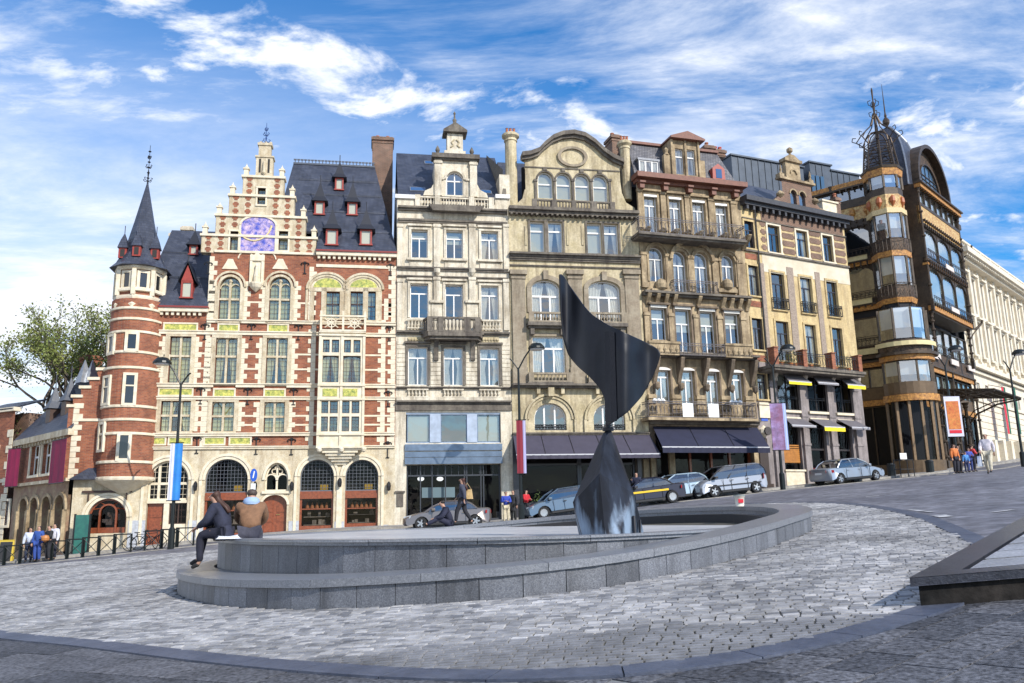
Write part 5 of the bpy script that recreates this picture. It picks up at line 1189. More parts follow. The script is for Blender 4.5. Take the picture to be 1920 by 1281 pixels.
for i in range(9): s = s0 + .4 + i * .62; b.box(s, s + .35, -1.2, -.8, z0, z0 + .8 + .5 * random.random())
b.build('display_units', mat('shop_shelving', (.25, .24, .22), .7, n1=(5, (.5, .48, .42))), sf)
b = MB(F); q = Rq(744, 756, 924, 950); b.box(q[0], q[1], .0, .06, q[2], q[3]); b.box(q[0] - .1, q[1] + .1, 0, .12, q[3], q[3] + .1); b.build('wall_box', STONE_DK, HB)
# parapet, attic window, roof
zP = F.Z(850, 370); 
b = MB(F); b.box(sB0, F.S(777, 380), -.4, .02, zcB, F.Z(760, 372)); b.box(F.S(928, 380), sB1, -.4, .02, zcB, F.Z(945, 374)); b.box(sB0 + 1.0, sB1 - 1.0, -.5, -.38, zcB, zP); b.build('parapet', STONE_B, HB)
for x0, x1 in ((741, 778), (929, 956)): b = MB(F); q = F.rect(x0, x1, 365, 372, .1); b.box(q[0], q[1], -.3, .15, q[2], q[3]); b.build('gutter', mat('white_gutter', (.7, .7, .68), .5), HB)
for x0, x1 in ((788, 816), (824, 880), (888, 917)): balustrade(F, HB, F.S(x0, 380), F.S(x1, 380), F.Z(850, 391), F.Z(850, 371), .1, STONE_B, int((x1 - x0) / 5), .1, depth=.16)
b = MB(F)
for x in (783, 820, 884, 921): s = F.S(x, 380); b.box(s - .17, s + .17, -.1, .14, F.Z(850, 391), F.Z(850, 369))
for sg, x in ((-1, 781), (1, 923)): s = F.S(x, 380); b.prism([(s, zcB), (s + sg * .9, zcB), (s + sg * .75, zcB + .25), (s + sg * .3, zcB + .35), (s, zcB + .75)], -.1, .06)
b.build('parapet_piers', STONE_B, HB)
oF = -.15; aw = F.rect(837, 868.6, 322, 366, oF); fs0, fs1, fz0, fz1 = F.rect(816, 892.5, 300, 369, oF)
b = MB(F); wall(b, fs0, fs1, fz0, fz1, [aw], 0, .3, oF); spandrel(b, aw[0], aw[1], aw[3], (aw[1] - aw[0]) / 2, 0, oF - .3, oF)
b.box(fs0, fs0 + .2, oF - 2.5, oF - .01, fz0, fz1); b.box(fs1 - .2, fs1, oF - 2.5, oF - .01, fz0, fz1); r = (aw[1] - aw[0]) / 2
archband(b, aw[0], aw[1], aw[3] - r, r, .14, oF, oF + .1); 
for a, c in ((fs0, fs0 + .35), (fs1 - .35, fs1)): b.box(a - .05, c + .05, oF, oF + .16, fz0, fz1 - .1); b.box(a - .1, c + .1, oF, oF + .22, fz1 - .35, fz1 - .2)
for a, c in ((fs0 + .35, aw[0] - .14), (aw[1] + .14, fs1 - .35)): b.box(a, c, oF, oF + .1, aw[3] - r - .06, aw[3] - r + .06)
for sg, s in ((-1, fs0), (1, fs1)): b.prism([(s, fz0), (s + sg * .75, fz0), (s + sg * .65, fz0 + .3), (s + sg * .25, fz0 + .5), (s, fz0 + 1.0)], oF - .2, oF + .05)
zk = F.Z(853, 292, oF); b.box(F.S(838.6, 270, oF), F.S(868, 270, oF), oF - .8, oF, zk, F.Z(853, 251, oF)); 
b.box(F.S(836, 285, oF) - .1, F.S(870, 285, oF) + .1, oF - .8, oF + .04, zk, F.Z(853, 283, oF)); b.build('attic_frontispiece', STONE_B, HB)
b = MB(F); b.box(fs0 - .22, fs1 + .22, oF - .5, oF + .35, fz1 + .0, F.Z(853, 292, oF)); b.box(fs0 - .1, fs1 + .1, oF - .4, oF + .22, fz1 - .1, fz1)
pz0, pz1 = F.Z(853, 250, oF), F.Z(853, 232, oF); ps0, ps1 = F.S(831, 246, oF), F.S(875.5, 246, oF); c = (ps0 + ps1) / 2
b.prism([(ps0, pz0), (ps1, pz0), (ps1, pz0 + .15), (c, pz1), (ps0, pz0 + .15)], oF - .9, oF + .25); b.lathe(c, oF - .3, [(.25, pz1 - .1), (.2, pz1 + .05), (.1, pz1 + .2), (.14, pz1 + .4), (.06, pz1 + .5), (.05, pz1 + .75), (.09, pz1 + .85), (.01, pz1 + 1.0)], 8)
for x in (820.5, 884.5): s = F.S(x, 285, oF); b.lathe(s, oF, [(.12, zk), (.06, zk + .08), (.15, zk + .3), (.12, zk + .42), (.02, zk + .62)], 10)
b.build('dark_pediment', STONE_DK, HB)
b = MB(F); s, z = F.h(854, 270, oF); 
for sg in (-1, 1): b.path([(s + sg * .05, oF + .03, z + .3), (s + sg * .25, oF + .03, z + .1), (s + sg * .12, oF + .03, z - .1), (s + sg * .3, oF + .03, z - .25)], .05, 5)
b.build('carved_relief', STONE_C, HB)
window(F, HB, aw, cols=2, trans=(.62,), rise=r, o=oF, dep=.18, gl=GLASSB, upcols=1)
zr0 = F.Z(760, 370, -.3); zr1 = F.Z(760, 288, -5.0); kB = (zr1 - zr0) / 4.7
b = MB(F); b.slab([(.05, -.3, zr0), (sB1, -.3, zr0), (sB1, -5, zr1), (.05, -5, zr1)], (0, -.08, -.12)); b.poly([(.05, -5, zr1), (sB1, -5, zr1), (sB1, -10, zr0), (.05, -10, zr0)]); b.build('slate_roof', SLATE, HB)
for x, y, w_, h_ in ((783, 356, 1.0, .55), (804, 306, .6, .5), (911, 361, .75, .5)):
    p = F.slope(x, y, -.3, zr0, kB); b = MB(F); n_ = Vector((0, kB, 1)).normalized(); dn = Vector((0, -1, kB)).normalized(); C_2 = p + n_ * .06
    q = [C_2 + Vector((sx * w_ / 2, 0, 0)) + dn * (sy * h_ / 2) for sx, sy in ((-1, -1), (1, -1), (1, 1), (-1, 1))]; b.slab([tuple(v) for v in q], tuple(-n_ * .15)); f = b.build('roof_window', ZINC, HB)
    b = MB(F); q = [C_2 + n_ * .01 + Vector((sx * (w_ / 2 - .06), 0, 0)) + dn * (sy * (h_ / 2 - .06)) for sx, sy in ((-1, -1), (1, -1), (1, 1), (-1, 1))]; b.poly([tuple(v) for v in q]); b.build('pane', mat('skylight_blue', (.03, .09, .22), .05, spec=1), f)
b = MB(F); q0 = F.S(890, 290, -3.5); b.poly([(F.S(943, 365), -.35, F.Z(943, 366)), (F.S(943, 325, -1), -1, F.Z(943, 318, -1)), (F.S(912, 291, -5), -5, F.Z(912, 291, -5)), (sB1 - .1, -9, zr0)]); b.poly([(F.S(943, 365), -.35, F.Z(943, 366)), (sB1, -.35, F.Z(943, 366)), (sB1, -.6, F.Z(943, 322)), (F.S(943, 325, -1), -.6, F.Z(943, 322))]); b.build('party_wall', mat('brown_party_wall', (.16, .14, .11), .9, n2=(3, .2)), HB)

# ================================================================== BUILDING C : ochre house with curved gable
F = FC; Rq = F.rect
HC = thing('curved_gable_house', 'ochre stone house with curved gable, oval medallion and awning, behind the sculpture', 'building', (F.P.x, F.P.y, F.z0), F.a)
sC1 = F.S(1217, 815); zbb = F.z0 - .8; zcC = F.Z(1080, 404)
r5 = [(1008.5, 1036, 323, 372), (1043, 1070, 325, 374), (1078, 1105, 327, 376), (1112, 1139, 329, 378)]
r4 = [(994, 1021, 415.5, 473), (1028, 1055, 416, 474), (1101, 1128, 419, 476), (1132.6, 1159.5, 420, 477.6)]
r3 = [(997, 1050, 525, 604), (1103.6, 1163.6, 527, 606)]; r2 = [(998.7, 1060, 631, 700), (1105, 1165, 633, 702)]; r1 = [(1002, 1062, 756, 807), (1113, 1172, 757, 807)]
W4 = [Rq(*r) for r in r4]; W3 = [Rq(*r) for r in r3]; W2 = [Rq(*r) for r in r2]; W1 = [Rq(*r) for r in r1]; W5 = [F.rect(*r, -.25) for r in r5]
zAw = F.Z(1090, 814); shopC = (F.S(972, 900), F.S(1195, 900), F.z0 - .4, F.Z(1090, 822))
b = MB(F); wall(b, 0, sC1, zAw - .1, zcC, W4 + W3 + W2 + W1, 0, .4)
for q in W1: spandrel(b, q[0], q[1], q[3], (q[1] - q[0]) * .45, 0, -.4, 0)
for q in W3: spandrel(b, q[0], q[1], q[3], .55, 0, -.4, 0)
b.build('stone_wall', STONE_C, HC)
b = MB(F); wall(b, 0, sC1, zbb, zAw - .1, [shopC], 0, .5); b.build('shop_wall', STONE_DK, HC)
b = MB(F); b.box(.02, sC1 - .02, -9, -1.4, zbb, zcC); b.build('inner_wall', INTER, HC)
b = MB(F); dk = MB(F)
for y0, y1, o in ((396, 407, .55), (479, 486, .42), (486, 492, .2), (722, 729, .6), (811, 816, .2), (500, 503, .1)):
    z1, z0 = F.Z(1090, y0), F.Z(1090, y1); dk.box(0, sC1, 0, o, (z0 + z1) / 2, z1); dk.box(0, sC1, 0, o * .65, z0, (z0 + z1) / 2)
n = 26
for i in range(n): s = sC1 * (i + .3) / n; dk.box(s, s + .13, 0, .4, F.Z(1090, 410), F.Z(1090, 407))
dk.build('cornice', STONE_DK, HC)
GREYST = mat('brownish_grey_pilaster', (.34, .29, .21), .85, n1=(1.5, (.25, .20, .14)), n2=(8, .15), grime=(.15, .12, .08))
for x, w_ in ((973, 25), (1080, 26), (1187, 26)):
    b = MB(F); s0, s1 = F.S(x - w_ / 2, 600), F.S(x + w_ / 2, 600); b.box(s0, s1, 0, .14, F.Z(x, 722), F.Z(x, 515)); b.box(s0 - .12, s1 + .12, 0, .28, F.Z(x, 516), F.Z(x, 508)); b.box(s0 - .06, s1 + .06, 0, .2, F.Z(x, 722), F.Z(x, 690)); b.box(s0 - .05, s1 + .05, 0, .2, F.Z(x, 524), F.Z(x, 520)); b.build('pilaster', GREYST, HC)
for i, q in enumerate(W4): 
    b = MB(F); frame_rect(b, q[0], q[1], q[2], q[3], .12, 0, .07, 0); b.build('window_surround', STONE_DK, HC); window(F, HC, q, cols=1, trans=(.7,), gl=GLASSB, curtain='blind' if i % 2 == 0 else 'drape', dep=.2, fw=.07)
for x in (986, 1064, 1092, 1168): b = MB(F); s = F.S(x, 440); b.box(s - .07, s + .07, 0, .05, F.Z(x, 460), F.Z(x, 424)); b.build('hanging_ornament', STONE_C, HC)
def fancy(q, rise, key=True):
    b = MB(F); z = q[3] - rise; archband(b, q[0], q[1], z, rise, .3, 0, .10, 0, 16); b.box(q[0] - .3, q[0], 0, .09, q[2] + .6, z); b.box(q[1], q[1] + .3, 0, .09, q[2] + .6, z); c = (q[0] + q[1]) / 2
    if key: b.box(c - .16, c + .16, 0, .25, q[3] - .02, q[3] + .55)
    b.build('window_surround', GREYST, HC)
for q in W3: fancy(q, .55); window(F, HC, q, cols=3, trans=(.62,), rise=.55, gl=GLASSB, curtain='drape', dep=.22, fw=.08)
for q in W2: window(F, HC, q, cols=3, trans=(.68,), gl=GLASSB, curtain='drape', dep=.22, fw=.08); b = MB(F); frame_rect(b, q[0], q[1], q[2], q[3], .2, 0, .06, 0, 'lrt'); b.build('window_surround', GREYST, HC)
for q in W1:
    rs_ = (q[1] - q[0]) * .45; window(F, HC, q, cols=3, trans=(), rise=rs_, gl=GLASSB, dep=.3, fw=.08)
    b = MB(F); c = (q[0] + q[1]) / 2; R1 = F.S(1087, 790) - F.S(1034, 790); z_ = q[3] - rs_
    archband(b, c - R1 + .28, c + R1 - .28, z_ - .1, R1 * .98 - .28, .12, 0, .16, 0, 20); archband(b, c - R1 + .45, c + R1 - .45, z_ - .1, R1 * .98 - .45, .12, 0, .08, 0, 20); b.box(c - .18, c + .18, 0, .5, F.Z(1090, 745), F.Z(1090, 729))
    for sg in (-1, 1): b.box(c + sg * .75 - .1, c + sg * .75 + .1, 0, .35, F.Z(1090, 740), F.Z(1090, 729)); b.box(c + sg * (R1 - .22) - .08, c + sg * (R1 - .22) + .08, 0, .14, zAw, z_ - .1)
    b.build('great_arch', STONE_C, HC)
    railing(F, HC, q[0], q[1], q[2], q[2] + .35, -.1, 10, ends=False)
for (x0, x1, y0, y1, o) in ((992, 1062, 584, 603, .55), (1108, 1174, 585, 605, .55), (992, 1072, 698, 716, .45), (1104, 1172, 699, 717, .45)):
    s0, s1 = F.S(x0, y0, o), F.S(x1, y0, o); z0, z1 = F.Z(x0, y1, o), F.Z(x0, y0, o); balustrade(F, HC, s0, s1, z0, z1, o, GREYST, 12, .12, (s0 + .15, s1 - .15), .16)
    b = MB(F); b.box(s0 - .08, s1 + .08, 0, o + .06, z0 - .22, z0); b.box(s0, s1, 0, o - .15, z0 - .36, z0 - .22)
    if y0 < 600: b.box(s0 + .1, s0 + .35, 0, .4, z0 - .75, z0 - .36); b.box(s1 - .35, s1 - .1, 0, .4, z0 - .75, z0 - .36)
    b.build('balcony_slab', STONE_DK, HC)
# curved gable
oG = -.25; prof_ = [(961, 400), (961, 385), (968, 383), (980, 372), (984, 355), (985, 302), (979, 299), (978, 296), (994, 294), (1010, 288), (1020, 277), (1036, 264), (1054, 257), (1075, 255), (1096, 260), (1114, 272), (1131, 288), (1148, 300), (1167, 308), (1167, 312), (1163, 314), (1164, 340), (1166, 362), (1174, 380), (1190, 390), (1195, 405)]
gp = [F.h(x, y, oG) for x, y in prof_]
b = MB(F); zw0, zw1 = min(q[2] for q in W5), max(q[3] for q in W5)
ups = [p for p in gp if True]
# build gable face with openings: lower strip by wall(), upper by prism
zs_ = F.Z(1075, 318, oG); body0, body1 = F.S(985, 340, oG), F.S(1163, 340, oG)
wall(b, body0, body1, zcC, zs_, W5, 0, .3, oG)
for q in W5: spandrel(b, q[0], q[1], q[3], (q[1] - q[0]) / 2, 0, oG - .3, oG)
top_ = [p for p in gp[5:21]]
b.prism([(body0, zs_)] + [(max(s, body0 - .3), z) for s, z in top_] + [(body1, zs_)], oG - .3, oG)
b.prism([(gp[0][0], zcC), gp[1], gp[2], gp[3], gp[4], (body0, gp[4][1]), (body0, zcC)], oG - .3, oG); b.prism([(body1, zcC), (body1, gp[21][1]), gp[22], gp[23], gp[24], (gp[25][0], zcC)], oG - .3, oG)
b.build('curved_gable', STONE_C, HC)
b = MB(F); b.box(body0, body1, -1.6, -1.4, zcC, zs_ + .5); b.build('inner_wall', INTER, HC)
b = MB(F)
top2 = gp[7:20]
for p, q in zip(top2, top2[1:]): b.prism([p, q, (q[0], q[1] + .28), (p[0], p[1] + .28)], oG - .45, oG + .38)
for p, q in zip(top2, top2[1:]): b.prism([(p[0], p[1] - .2), (q[0], q[1] - .2), q, p], oG - .1, oG + .2)
b.build('gable_coping', STONE_DK, HC)
b = MB(F); s, z = F.h(1073, 295, oG); rx, rz = F.S(1101, 295, oG) - s, z - F.Z(1073, 314, oG)
for i in range(28):
    a0_, a1_ = 2 * math.pi * i / 28, 2 * math.pi * (i + 1) / 28; P4 = [(s + rx * f * math.cos(a), z + rz * f * math.sin(a)) for a, f in ((a0_, 1), (a1_, 1), (a1_, .78), (a0_, .78))]; b.prism(P4, oG, oG + .14)
b.build('oval_medallion', GREYST, HC)
b = MB(F); b.box(body0, body1, oG, oG + .05, zs_ - .02, zs_ + .06); 
for q in W5: r = (q[1] - q[0]) / 2; archband(b, q[0], q[1], q[3] - r, r, .1, oG, oG + .09); c = (q[0] + q[1]) / 2; b.box(c - .12, c + .12, oG, oG + .12, q[3] + .08, q[3] + .3)
for x in (1004, 1039.5, 1074, 1108.5, 1143): s = F.S(x, 350, oG); b.box(s - .07, s + .07, oG, oG + .10, zcC, F.Z(x, 340, oG)); b.box(s - .12, s + .12, oG, oG + .14, F.Z(x, 341, oG), F.Z(x, 337, oG))
b.build('attic_mouldings', STONE_DK, HC)
for q in W5: window(F, HC, q, cols=1, trans=(.55,), rise=(q[1] - q[0]) / 2, o=oG, dep=.15, gl=GLASSB, curtain='blind', fw=.06)
s0, s1 = F.S(1001, 380, .25), F.S(1150, 380, .25); z0, z1 = F.Z(1075, 397, .25), F.Z(1075, 376, .25)
balustrade(F, HC, s0, s1, z0, z1, .25, STONE_DK, 26, .1, [s0 + (s1 - s0) * t_ for t_ in (.01, .25, .5, .75, .99)], .14)
b = MB(F); b.slab([(0, -1, zcC), (sC1, -1, zcC), (sC1, -4, F.Z(1075, 300, -3)), (0, -4, F.Z(1075, 300, -3))], (0, -.1, -.1)); b.box(0, sC1, -9, -4, zcC, F.Z(1075, 300, -3)); b.build('slate_roof', SLATE, HC)
# chimney shafts either side of the gable
for x0, x1, yt, yb, o in ((949, 971, 262, 388, -.4), (1166, 1184, 277, 372, -.5)):
    b = MB(F); s0, s1 = F.S(x0, 300, o), F.S(x1, 300, o); z0, z1 = F.Z(x0, yb, o), F.Z(x0, yt, o); c = (s0 + s1) / 2; r = (s1 - s0) / 2
    b.lathe(c, o - r, [(r, z0), (r, z1), (r * 1.15, z1 + .04), (r * 1.05, z1 + .2), (r * 1.5, z1 + .35), (r * 1.5, z1 + .5), (r * 1.1, z1 + .6)], 12); ch_ = b.build('chimney_shaft', STONE_C, HC)
    for k in (-1, 0, 1): p = MB(F); p.lathe(c + k * r * .6, o - r, [(.1, z1 + .6), (.08, z1 + .95), (.11, z1 + .97)], 8); p.build('chimney_pot', mat('clay_pot', (.35, .13, .07), .8), ch_)
b = MB(F); b.box(-.45, .45, -2.5, -.45, zcC - 1, F.Z(940, 322)); b.build('party_wall', STONE_B, HC)
# awning
AWN = mat('charcoal_violet_canvas', (.055, .05, .075), .8, n2=(2, .12))
def awning(F, par, xt, yt, xb, yb, yv, o1, m, vm, seams=2, name='awning', back=True, h=None):
    """xt: picture x of the two top corners at the wall, xb of the two front corners"""
    sa, za = F.h(xt[0], yt, .12); sb_, _ = F.h(xt[1], yt, .12); sc_, zf = F.h(xb[0], yb, o1); sd_, _ = F.h(xb[1], yb, o1); zv = F.Z(xb[0], yv, o1)
    b = MB(F); b.slab([(sa, .12, za), (sb_, .12, za), (sd_, o1, zf), (sc_, o1, zf)], (0, 0, -.03)); a = b.build(name, m, par)
    b = MB(F); b.box(sc_, sd_, o1 - .05, o1 + .02, zf - .04, zf + .03); b.build('front_bar', mat('pale_awning_bar', (.5, .5, .52), .4), a)
    b = MB(F); n = max(8, int((sd_ - sc_) / .25)); pts = [(sc_ + (sd_ - sc_) * i / n, o1 + .015 + .015 * (-1) ** i, zf - .03) for i in range(n + 1)]; bot = [(p[0], p[1], zv) for p in pts]; b.loft([pts, bot], closed=False, cap=False); b.build('valance', vm, a)
    b = MB(F)
    for i in range(1, seams): t_ = i / seams; b.tube((sa + (sb_ - sa) * t_, .13, za + .01), (sc_ + (sd_ - sc_) * t_, o1, zf + .01), .02, 4)
    for s_a, s_c in ((sa + .1, sc_ + .1), (sb_ - .1, sd_ - .1)): b.tube((s_a, .12, za - .5), ((s_a + s_c) / 2, o1 * .6, zf - .1), .03, 5); b.tube(((s_a + s_c) / 2, o1 * .6, zf - .1), (s_c, o1, zf - .02), .03, 5)
    b.build('awning_arm', BLACK, a); return a
awning(F, HC, (962, 1218), 817, (968, 1238), 853, 861, 2.1, AWN, AWN, 5)
s0, s1, z0, z1 = shopC; b = MB(F); zt_ = F.Z(1090, 862)
for x in (974, 1087, 1091, 1142, 1192): s = F.S(x, 900); b.box(s - .06, s + .06, -.4, -.25, z0, z1)
b.box(s0, s1, -.42, -.25, F.Z(1090, 872), F.Z(1090, 868)); b.box(s0, s1, -.45, -.2, z0, F.gz(4) + .5); sf = b.build('shop_front', SS, HC); b = MB(F); b.poly([(s0, -.36, z0), (s1, -.36, z0), (s1, -.36, z1), (s0, -.36, z1)]); b.build('pane', GLASSD, sf)
b = MB(F)
for i in range(14): s = s0 + .4 + i * .5; b.box(s, s + .3, -1.3, -.9, z0, z0 + 1.0 + .6 * random.random())
b.build('display_units', mat('shop_shelving', (.25, .24, .22)), sf)
for x0, x1 in ((962, 972), (1196, 1203)): b = MB(F); b.box(F.S(x0, 900), F.S(x1, 900), 0, .12, zbb, zAw - .15); b.build('shop_pier', mat('dark_granite_pier', (.05, .05, .06), .3, n2=(20, .3)), HC)
b = MB(F); b.box(F.S(1207, 900), F.S(1217, 900), 0, .18, zbb, F.Z(1212, 862)); b.build('stone_pier', STONE_D, HC)
# ================================================================== BUILDING D : weathered house with iron balconies
F = FD; Rq = F.rect
HD = thing('iron_balcony_house', 'weathered yellow stone house with long iron balconies, mansard roof and navy awning', 'building', (F.P.x, F.P.y, F.z0), F.a)
sD1 = sDE; zbb = F.z0 - .8; zcD = F.Z(1290, 346)
SOOT = mat('soot_streaked_stone', (.24, .18, .12), .88, n1=(1.0, (.13, .10, .07)), n2=(8, .25), bump=(12, .6), grime=(.05, .04, .03))
def colwin(xs, ys, o=0.0): return [F.rect(a, b_, c, d, o) for (a, b_), (c, d) in zip(xs, ys)]
W5 = colwin([(1208, 1233), (1255, 1279), (1298.6, 1323), (1342, 1365)], [(365, 436), (370, 440), (376, 444), (382, 448)])
W4 = colwin([(1216.6, 1245), (1262, 1288), (1302, 1329), (1352.5, 1378)], [(463, 528), (471, 548), (474, 552), (478, 538)])
W3 = colwin([(1221, 1250), (1267, 1296), (1313.5, 1341.6), (1359, 1387)], [(577, 637), (580, 660), (584, 662), (588, 644)])
W2 = colwin([(1228, 1257), (1276, 1303), (1323, 1349.5), (1367, 1394)], [(694, 752), (695, 775), (697, 777), (699, 758)])
zAw = F.Z(1320, 797); shopD = (F.S(1232, 880), F.S(1414, 880), F.z0 - .4, F.Z(1320, 800))
b = MB(F); wall(b, 0, sD1, zAw, zcD, W5 + W4 + W3 + W2, 0, .4)
for q in W4: spandrel(b, q[0], q[1], q[3], (q[1] - q[0]) / 2, 0, -.4, 0)
b.build('stone_wall', STONE_D, HD)
b = MB(F); wall(b, 0, sD1, zbb, zAw, [shopD], 0, .6); b.build('shop_wall', SOOT, HD)
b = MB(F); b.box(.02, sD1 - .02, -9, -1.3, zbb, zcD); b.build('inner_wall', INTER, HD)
b = MB(F)
for y0, y1, o, x in ((553, 561, .55, 1300), (668, 675, .85, 1330), (786, 797, .35, 1320)):
    z1, z0 = F.Z(x, y0), F.Z(x, y1); b.box(0, sD1, 0, o, (z0 + z1) / 2, z1); b.box(0, sD1, 0, o * .6, z0, (z0 + z1) / 2)
b.build('stone_ledge', STONE_DK, HD)
RDB = mat('red_brown_cornice', (.17, .065, .04), .6, n2=(6, .25))
b = MB(F); z0 = F.Z(1290, 354); z1 = F.Z(1290, 339); b.box(-.1, sD1 + .1, -.2, .3, z0, z0 + (z1 - z0) * .4); b.box(-.2, sD1 + .2, -.3, .75, z0 + (z1 - z0) * .4, z1); b.build('roof_cornice', RDB, HD)
b = MB(F); b.box(0, sD1, 0, .06, F.Z(1290, 368), z0); b.build('frieze', STONE_D, HD)
for x in (1199, 1243, 1288, 1332, 1373): b = MB(F); s = F.S(x, 362); b.box(s - .16, s + .16, 0, .5, z0 - .45, z0); b.box(s - .2, s + .2, 0, .62, z0 - .12, z0 - .001); b.build('cornice_bracket', RDB, HD)
def dsurr(q, m=STONE_D, hood=True, rise=0):
    b = MB(F); frame_rect(b, q[0], q[1], q[2], q[3] - rise, .13, 0, .08, 0, 'lr' if rise else 'lrt')
    if rise: archband(b, q[0], q[1], q[3] - rise, rise, .16, 0, .12, 0, 14); archband(b, q[0] - .16, q[1] + .16, q[3] - rise, rise + .16, .1, 0, .2, 0, 14)
    elif hood: b.box(q[0] - .22, q[1] + .22, 0, .26, q[3] + .16, q[3] + .28)
    b.build('window_surround', m, HD)
for i, q in enumerate(W5): dsurr(q); window(F, HD, q, cols=2, trans=(.72,), gl=GLASSB, curtain='drape', dep=.22); bl = MB(F); bl.box(q[0] - .02, q[1] + .02, -.1, .05, q[3] - .16, q[3]); bl.build('blind_box', WHITEP, HD)
for q in W4: dsurr(q, rise=(q[1] - q[0]) / 2); window(F, HD, q, cols=2, trans=(.66,), rise=(q[1] - q[0]) / 2, gl=GLASS, curtain='drape', dep=.24)
for q in W3: dsurr(q, SOOT); window(F, HD, q, cols=2, trans=(.66,), gl=GLASS, curtain='halfblind', dep=.24, fw=.06); bl = MB(F); bl.box(q[0] - .02, q[1] + .02, -.05, .1, q[3] - .02, q[3] + .16); bl.build('blind_box', CURT, HD)
for q in W2:
    dsurr(q, SOOT, False); window(F, HD, q, cols=2, trans=(.78,), gl=GLASSB, curtain='drape', dep=.24, fw=.07); b = MB(F); b.prism(arcpts(q[0], q[1], q[3] - .02, .18, 10), .02, .16); b.build('arched_hood', mat('white_hood', (.7, .68, .64), .6), HD)
# pilasters between bays and carved brackets
for xs2, y0, y1, w_, o in (((1199, 1243, 1288, 1332, 1374), 366, 440, 9, .16), ((1207, 1253, 1295, 1340, 1386), 480, 548, 10, .14), ((1213, 1259, 1305, 1350, 1394), 590, 664, 9, .14), ((1220, 1267, 1313, 1359, 1404), 742, 790, 14, .2)):
    for i, x in enumerate(xs2):
        dy = (i - 2) * (6 if y0 < 400 else 4 if y0 < 500 else 2.5 if y0 < 600 else 1); b = MB(F); s0, s1 = F.S(x - w_ / 2, (y0 + y1) / 2), F.S(x + w_ / 2, (y0 + y1) / 2)
        s0 = max(s0, .01); s1 = min(s1, sD1 - .01)
        zb_, zt_ = F.Z(x, y1 + dy), F.Z(x, y0 + dy); b.box(s0, s1, 0, o, zb_, zt_); b.box(s0 - .04, s1 + .04, 0, o + .06, zt_ - .25, zt_ - .08); b.box(s0 - .04, s1 + .04, 0, o + .05, zb_, zb_ + .2)
        if y0 > 700:
            for k in range(5): zz2 = zb_ + (zt_ - zb_) * k / 5; b.box(s0 - .06, s1 + .06, 0, o + .08, zz2 + .06, zz2 + (zt_ - zb_) / 5 - .04)
        b.build('pilaster', STONE_D, HD)
for xs2, y0, y1, o in (((1206, 1234, 1258, 1281, 1303, 1325, 1348, 1370, 1391), 441, 462, 1.0), ((1213, 1230, 1246, 1262, 1307, 1352, 1367, 1383, 1398), 558, 577, .5), ((1225, 1270, 1317, 1363, 1406), 675, 720, .8)):
    for i, x in enumerate(xs2):
        k = (x - 1300) / 100; dy = k * (8 if y0 < 500 else 7 if y0 < 600 else 4.5); s = F.S(x, y0); zt_ = F.Z(x, y0 + dy); zb_ = F.Z(x, y1 + dy)
        P_ = [(0, zb_), (.1, zb_), (o * .4, zb_ + (zt_ - zb_) * .3), (o * .75, zb_ + (zt_ - zb_) * .6), (o, zt_ - .06), (o, zt_), (0, zt_)]
        b = MB(F); b.loft([[(s - .12, o_, z) for o_, z in P_], [(s + .12, o_, z) for o_, z in P_]]); b.build('balcony_bracket', SOOT if y0 > 600 else STONE_D, HD)
        if y0 > 600:
            b = MB(F); b.lathe(s, .35, [(.02, zb_ - .55), (.16, zb_ - .4), (.20, zb_ - .15), (.12, zb_ - .02)], 8); b.build('carved_head', SOOT, HD)
IRON = mat('grey_wrought_iron', (.10, .09, .095), .6, .2)
def dbalc(x0, x1, yt, yb, o, par=HD, m=IRON, n=None, xm=None):
    xm = xm or (x0 + x1) / 2; s0, s1 = F.S(x0, yb, o), F.S(x1, yb, o); z0, z1 = F.Z(xm, yb, o), F.Z(xm, yt, o)
    n = n or int((s1 - s0) / .26); railing(F, par, s0, s1, z0, z1, o, n, m, back=o - .05); return s0, s1, z0, z1
s0, s1, z0, z1 = dbalc(1199.5, 1397, 415, 443, 1.15); b = MB(F); b.box(s0 - .08, s1 + .08, 0, 1.25, z0 - .14, z0); b.box(s0, s1, 0, 1.1, z0 - .26, z0 - .14); b.build('balcony_slab', STONE_DK, HD)
dbalc(1265, 1347, 527, 552, .5)
s0, s1, z0, z1 = dbalc(1276, 1360, 645, 668, .9); 
for x0, x1 in ((1218, 1275), (1361, 1411)):
    q = F.rect(x0, x1, 643 + (x0 - 1290) * .035, 668 + (x0 - 1290) * .04, .85); b = MB(F); b.box(q[0], q[1], .65, .85, q[2], q[3]); b.box(q[0] - .04, q[1] + .04, .62, .92, q[3] - .12, q[3] + .02)
    for i in range(5): s = q[0] + (q[1] - q[0]) * (i + .5) / 5; b.lathe(s, .85, [(.02, q[2] + .1), (.13, (q[2] + q[3]) / 2 - .05), (.02, q[3] - .2)], 8)
    b.build('carved_parapet', STONE_D, HD)
s0, s1, z0, z1 = dbalc(1217, 1419, 754, 784, .95); b = MB(F); b.box(s0 - .08, s1 + .05, 0, 1.05, z0 - .16, z0); b.build('balcony_slab', STONE_D, HD)
for x in (1290, 1338): b = MB(F); s = F.S(x, 770, .98); b.box(s - .36, s + .36, .97, .99, z0 + .05, z1 - .1); b.build('white_balcony_screen', WHITEP, HD)
for x in (1228, 1372):
    for dx in (0, 8, 16): b = MB(F); s = F.S(x + dx, 762, .8); b.lathe(s, .8, [(.08, z1 - .1), (.16, z1 + .05), (.10, z1 + .15), (.02, z1 + .2)], 7); b.build('white_flowers', mat('white_petals', (.75, .75, .72), .7, n2=(30, .3)), HD)
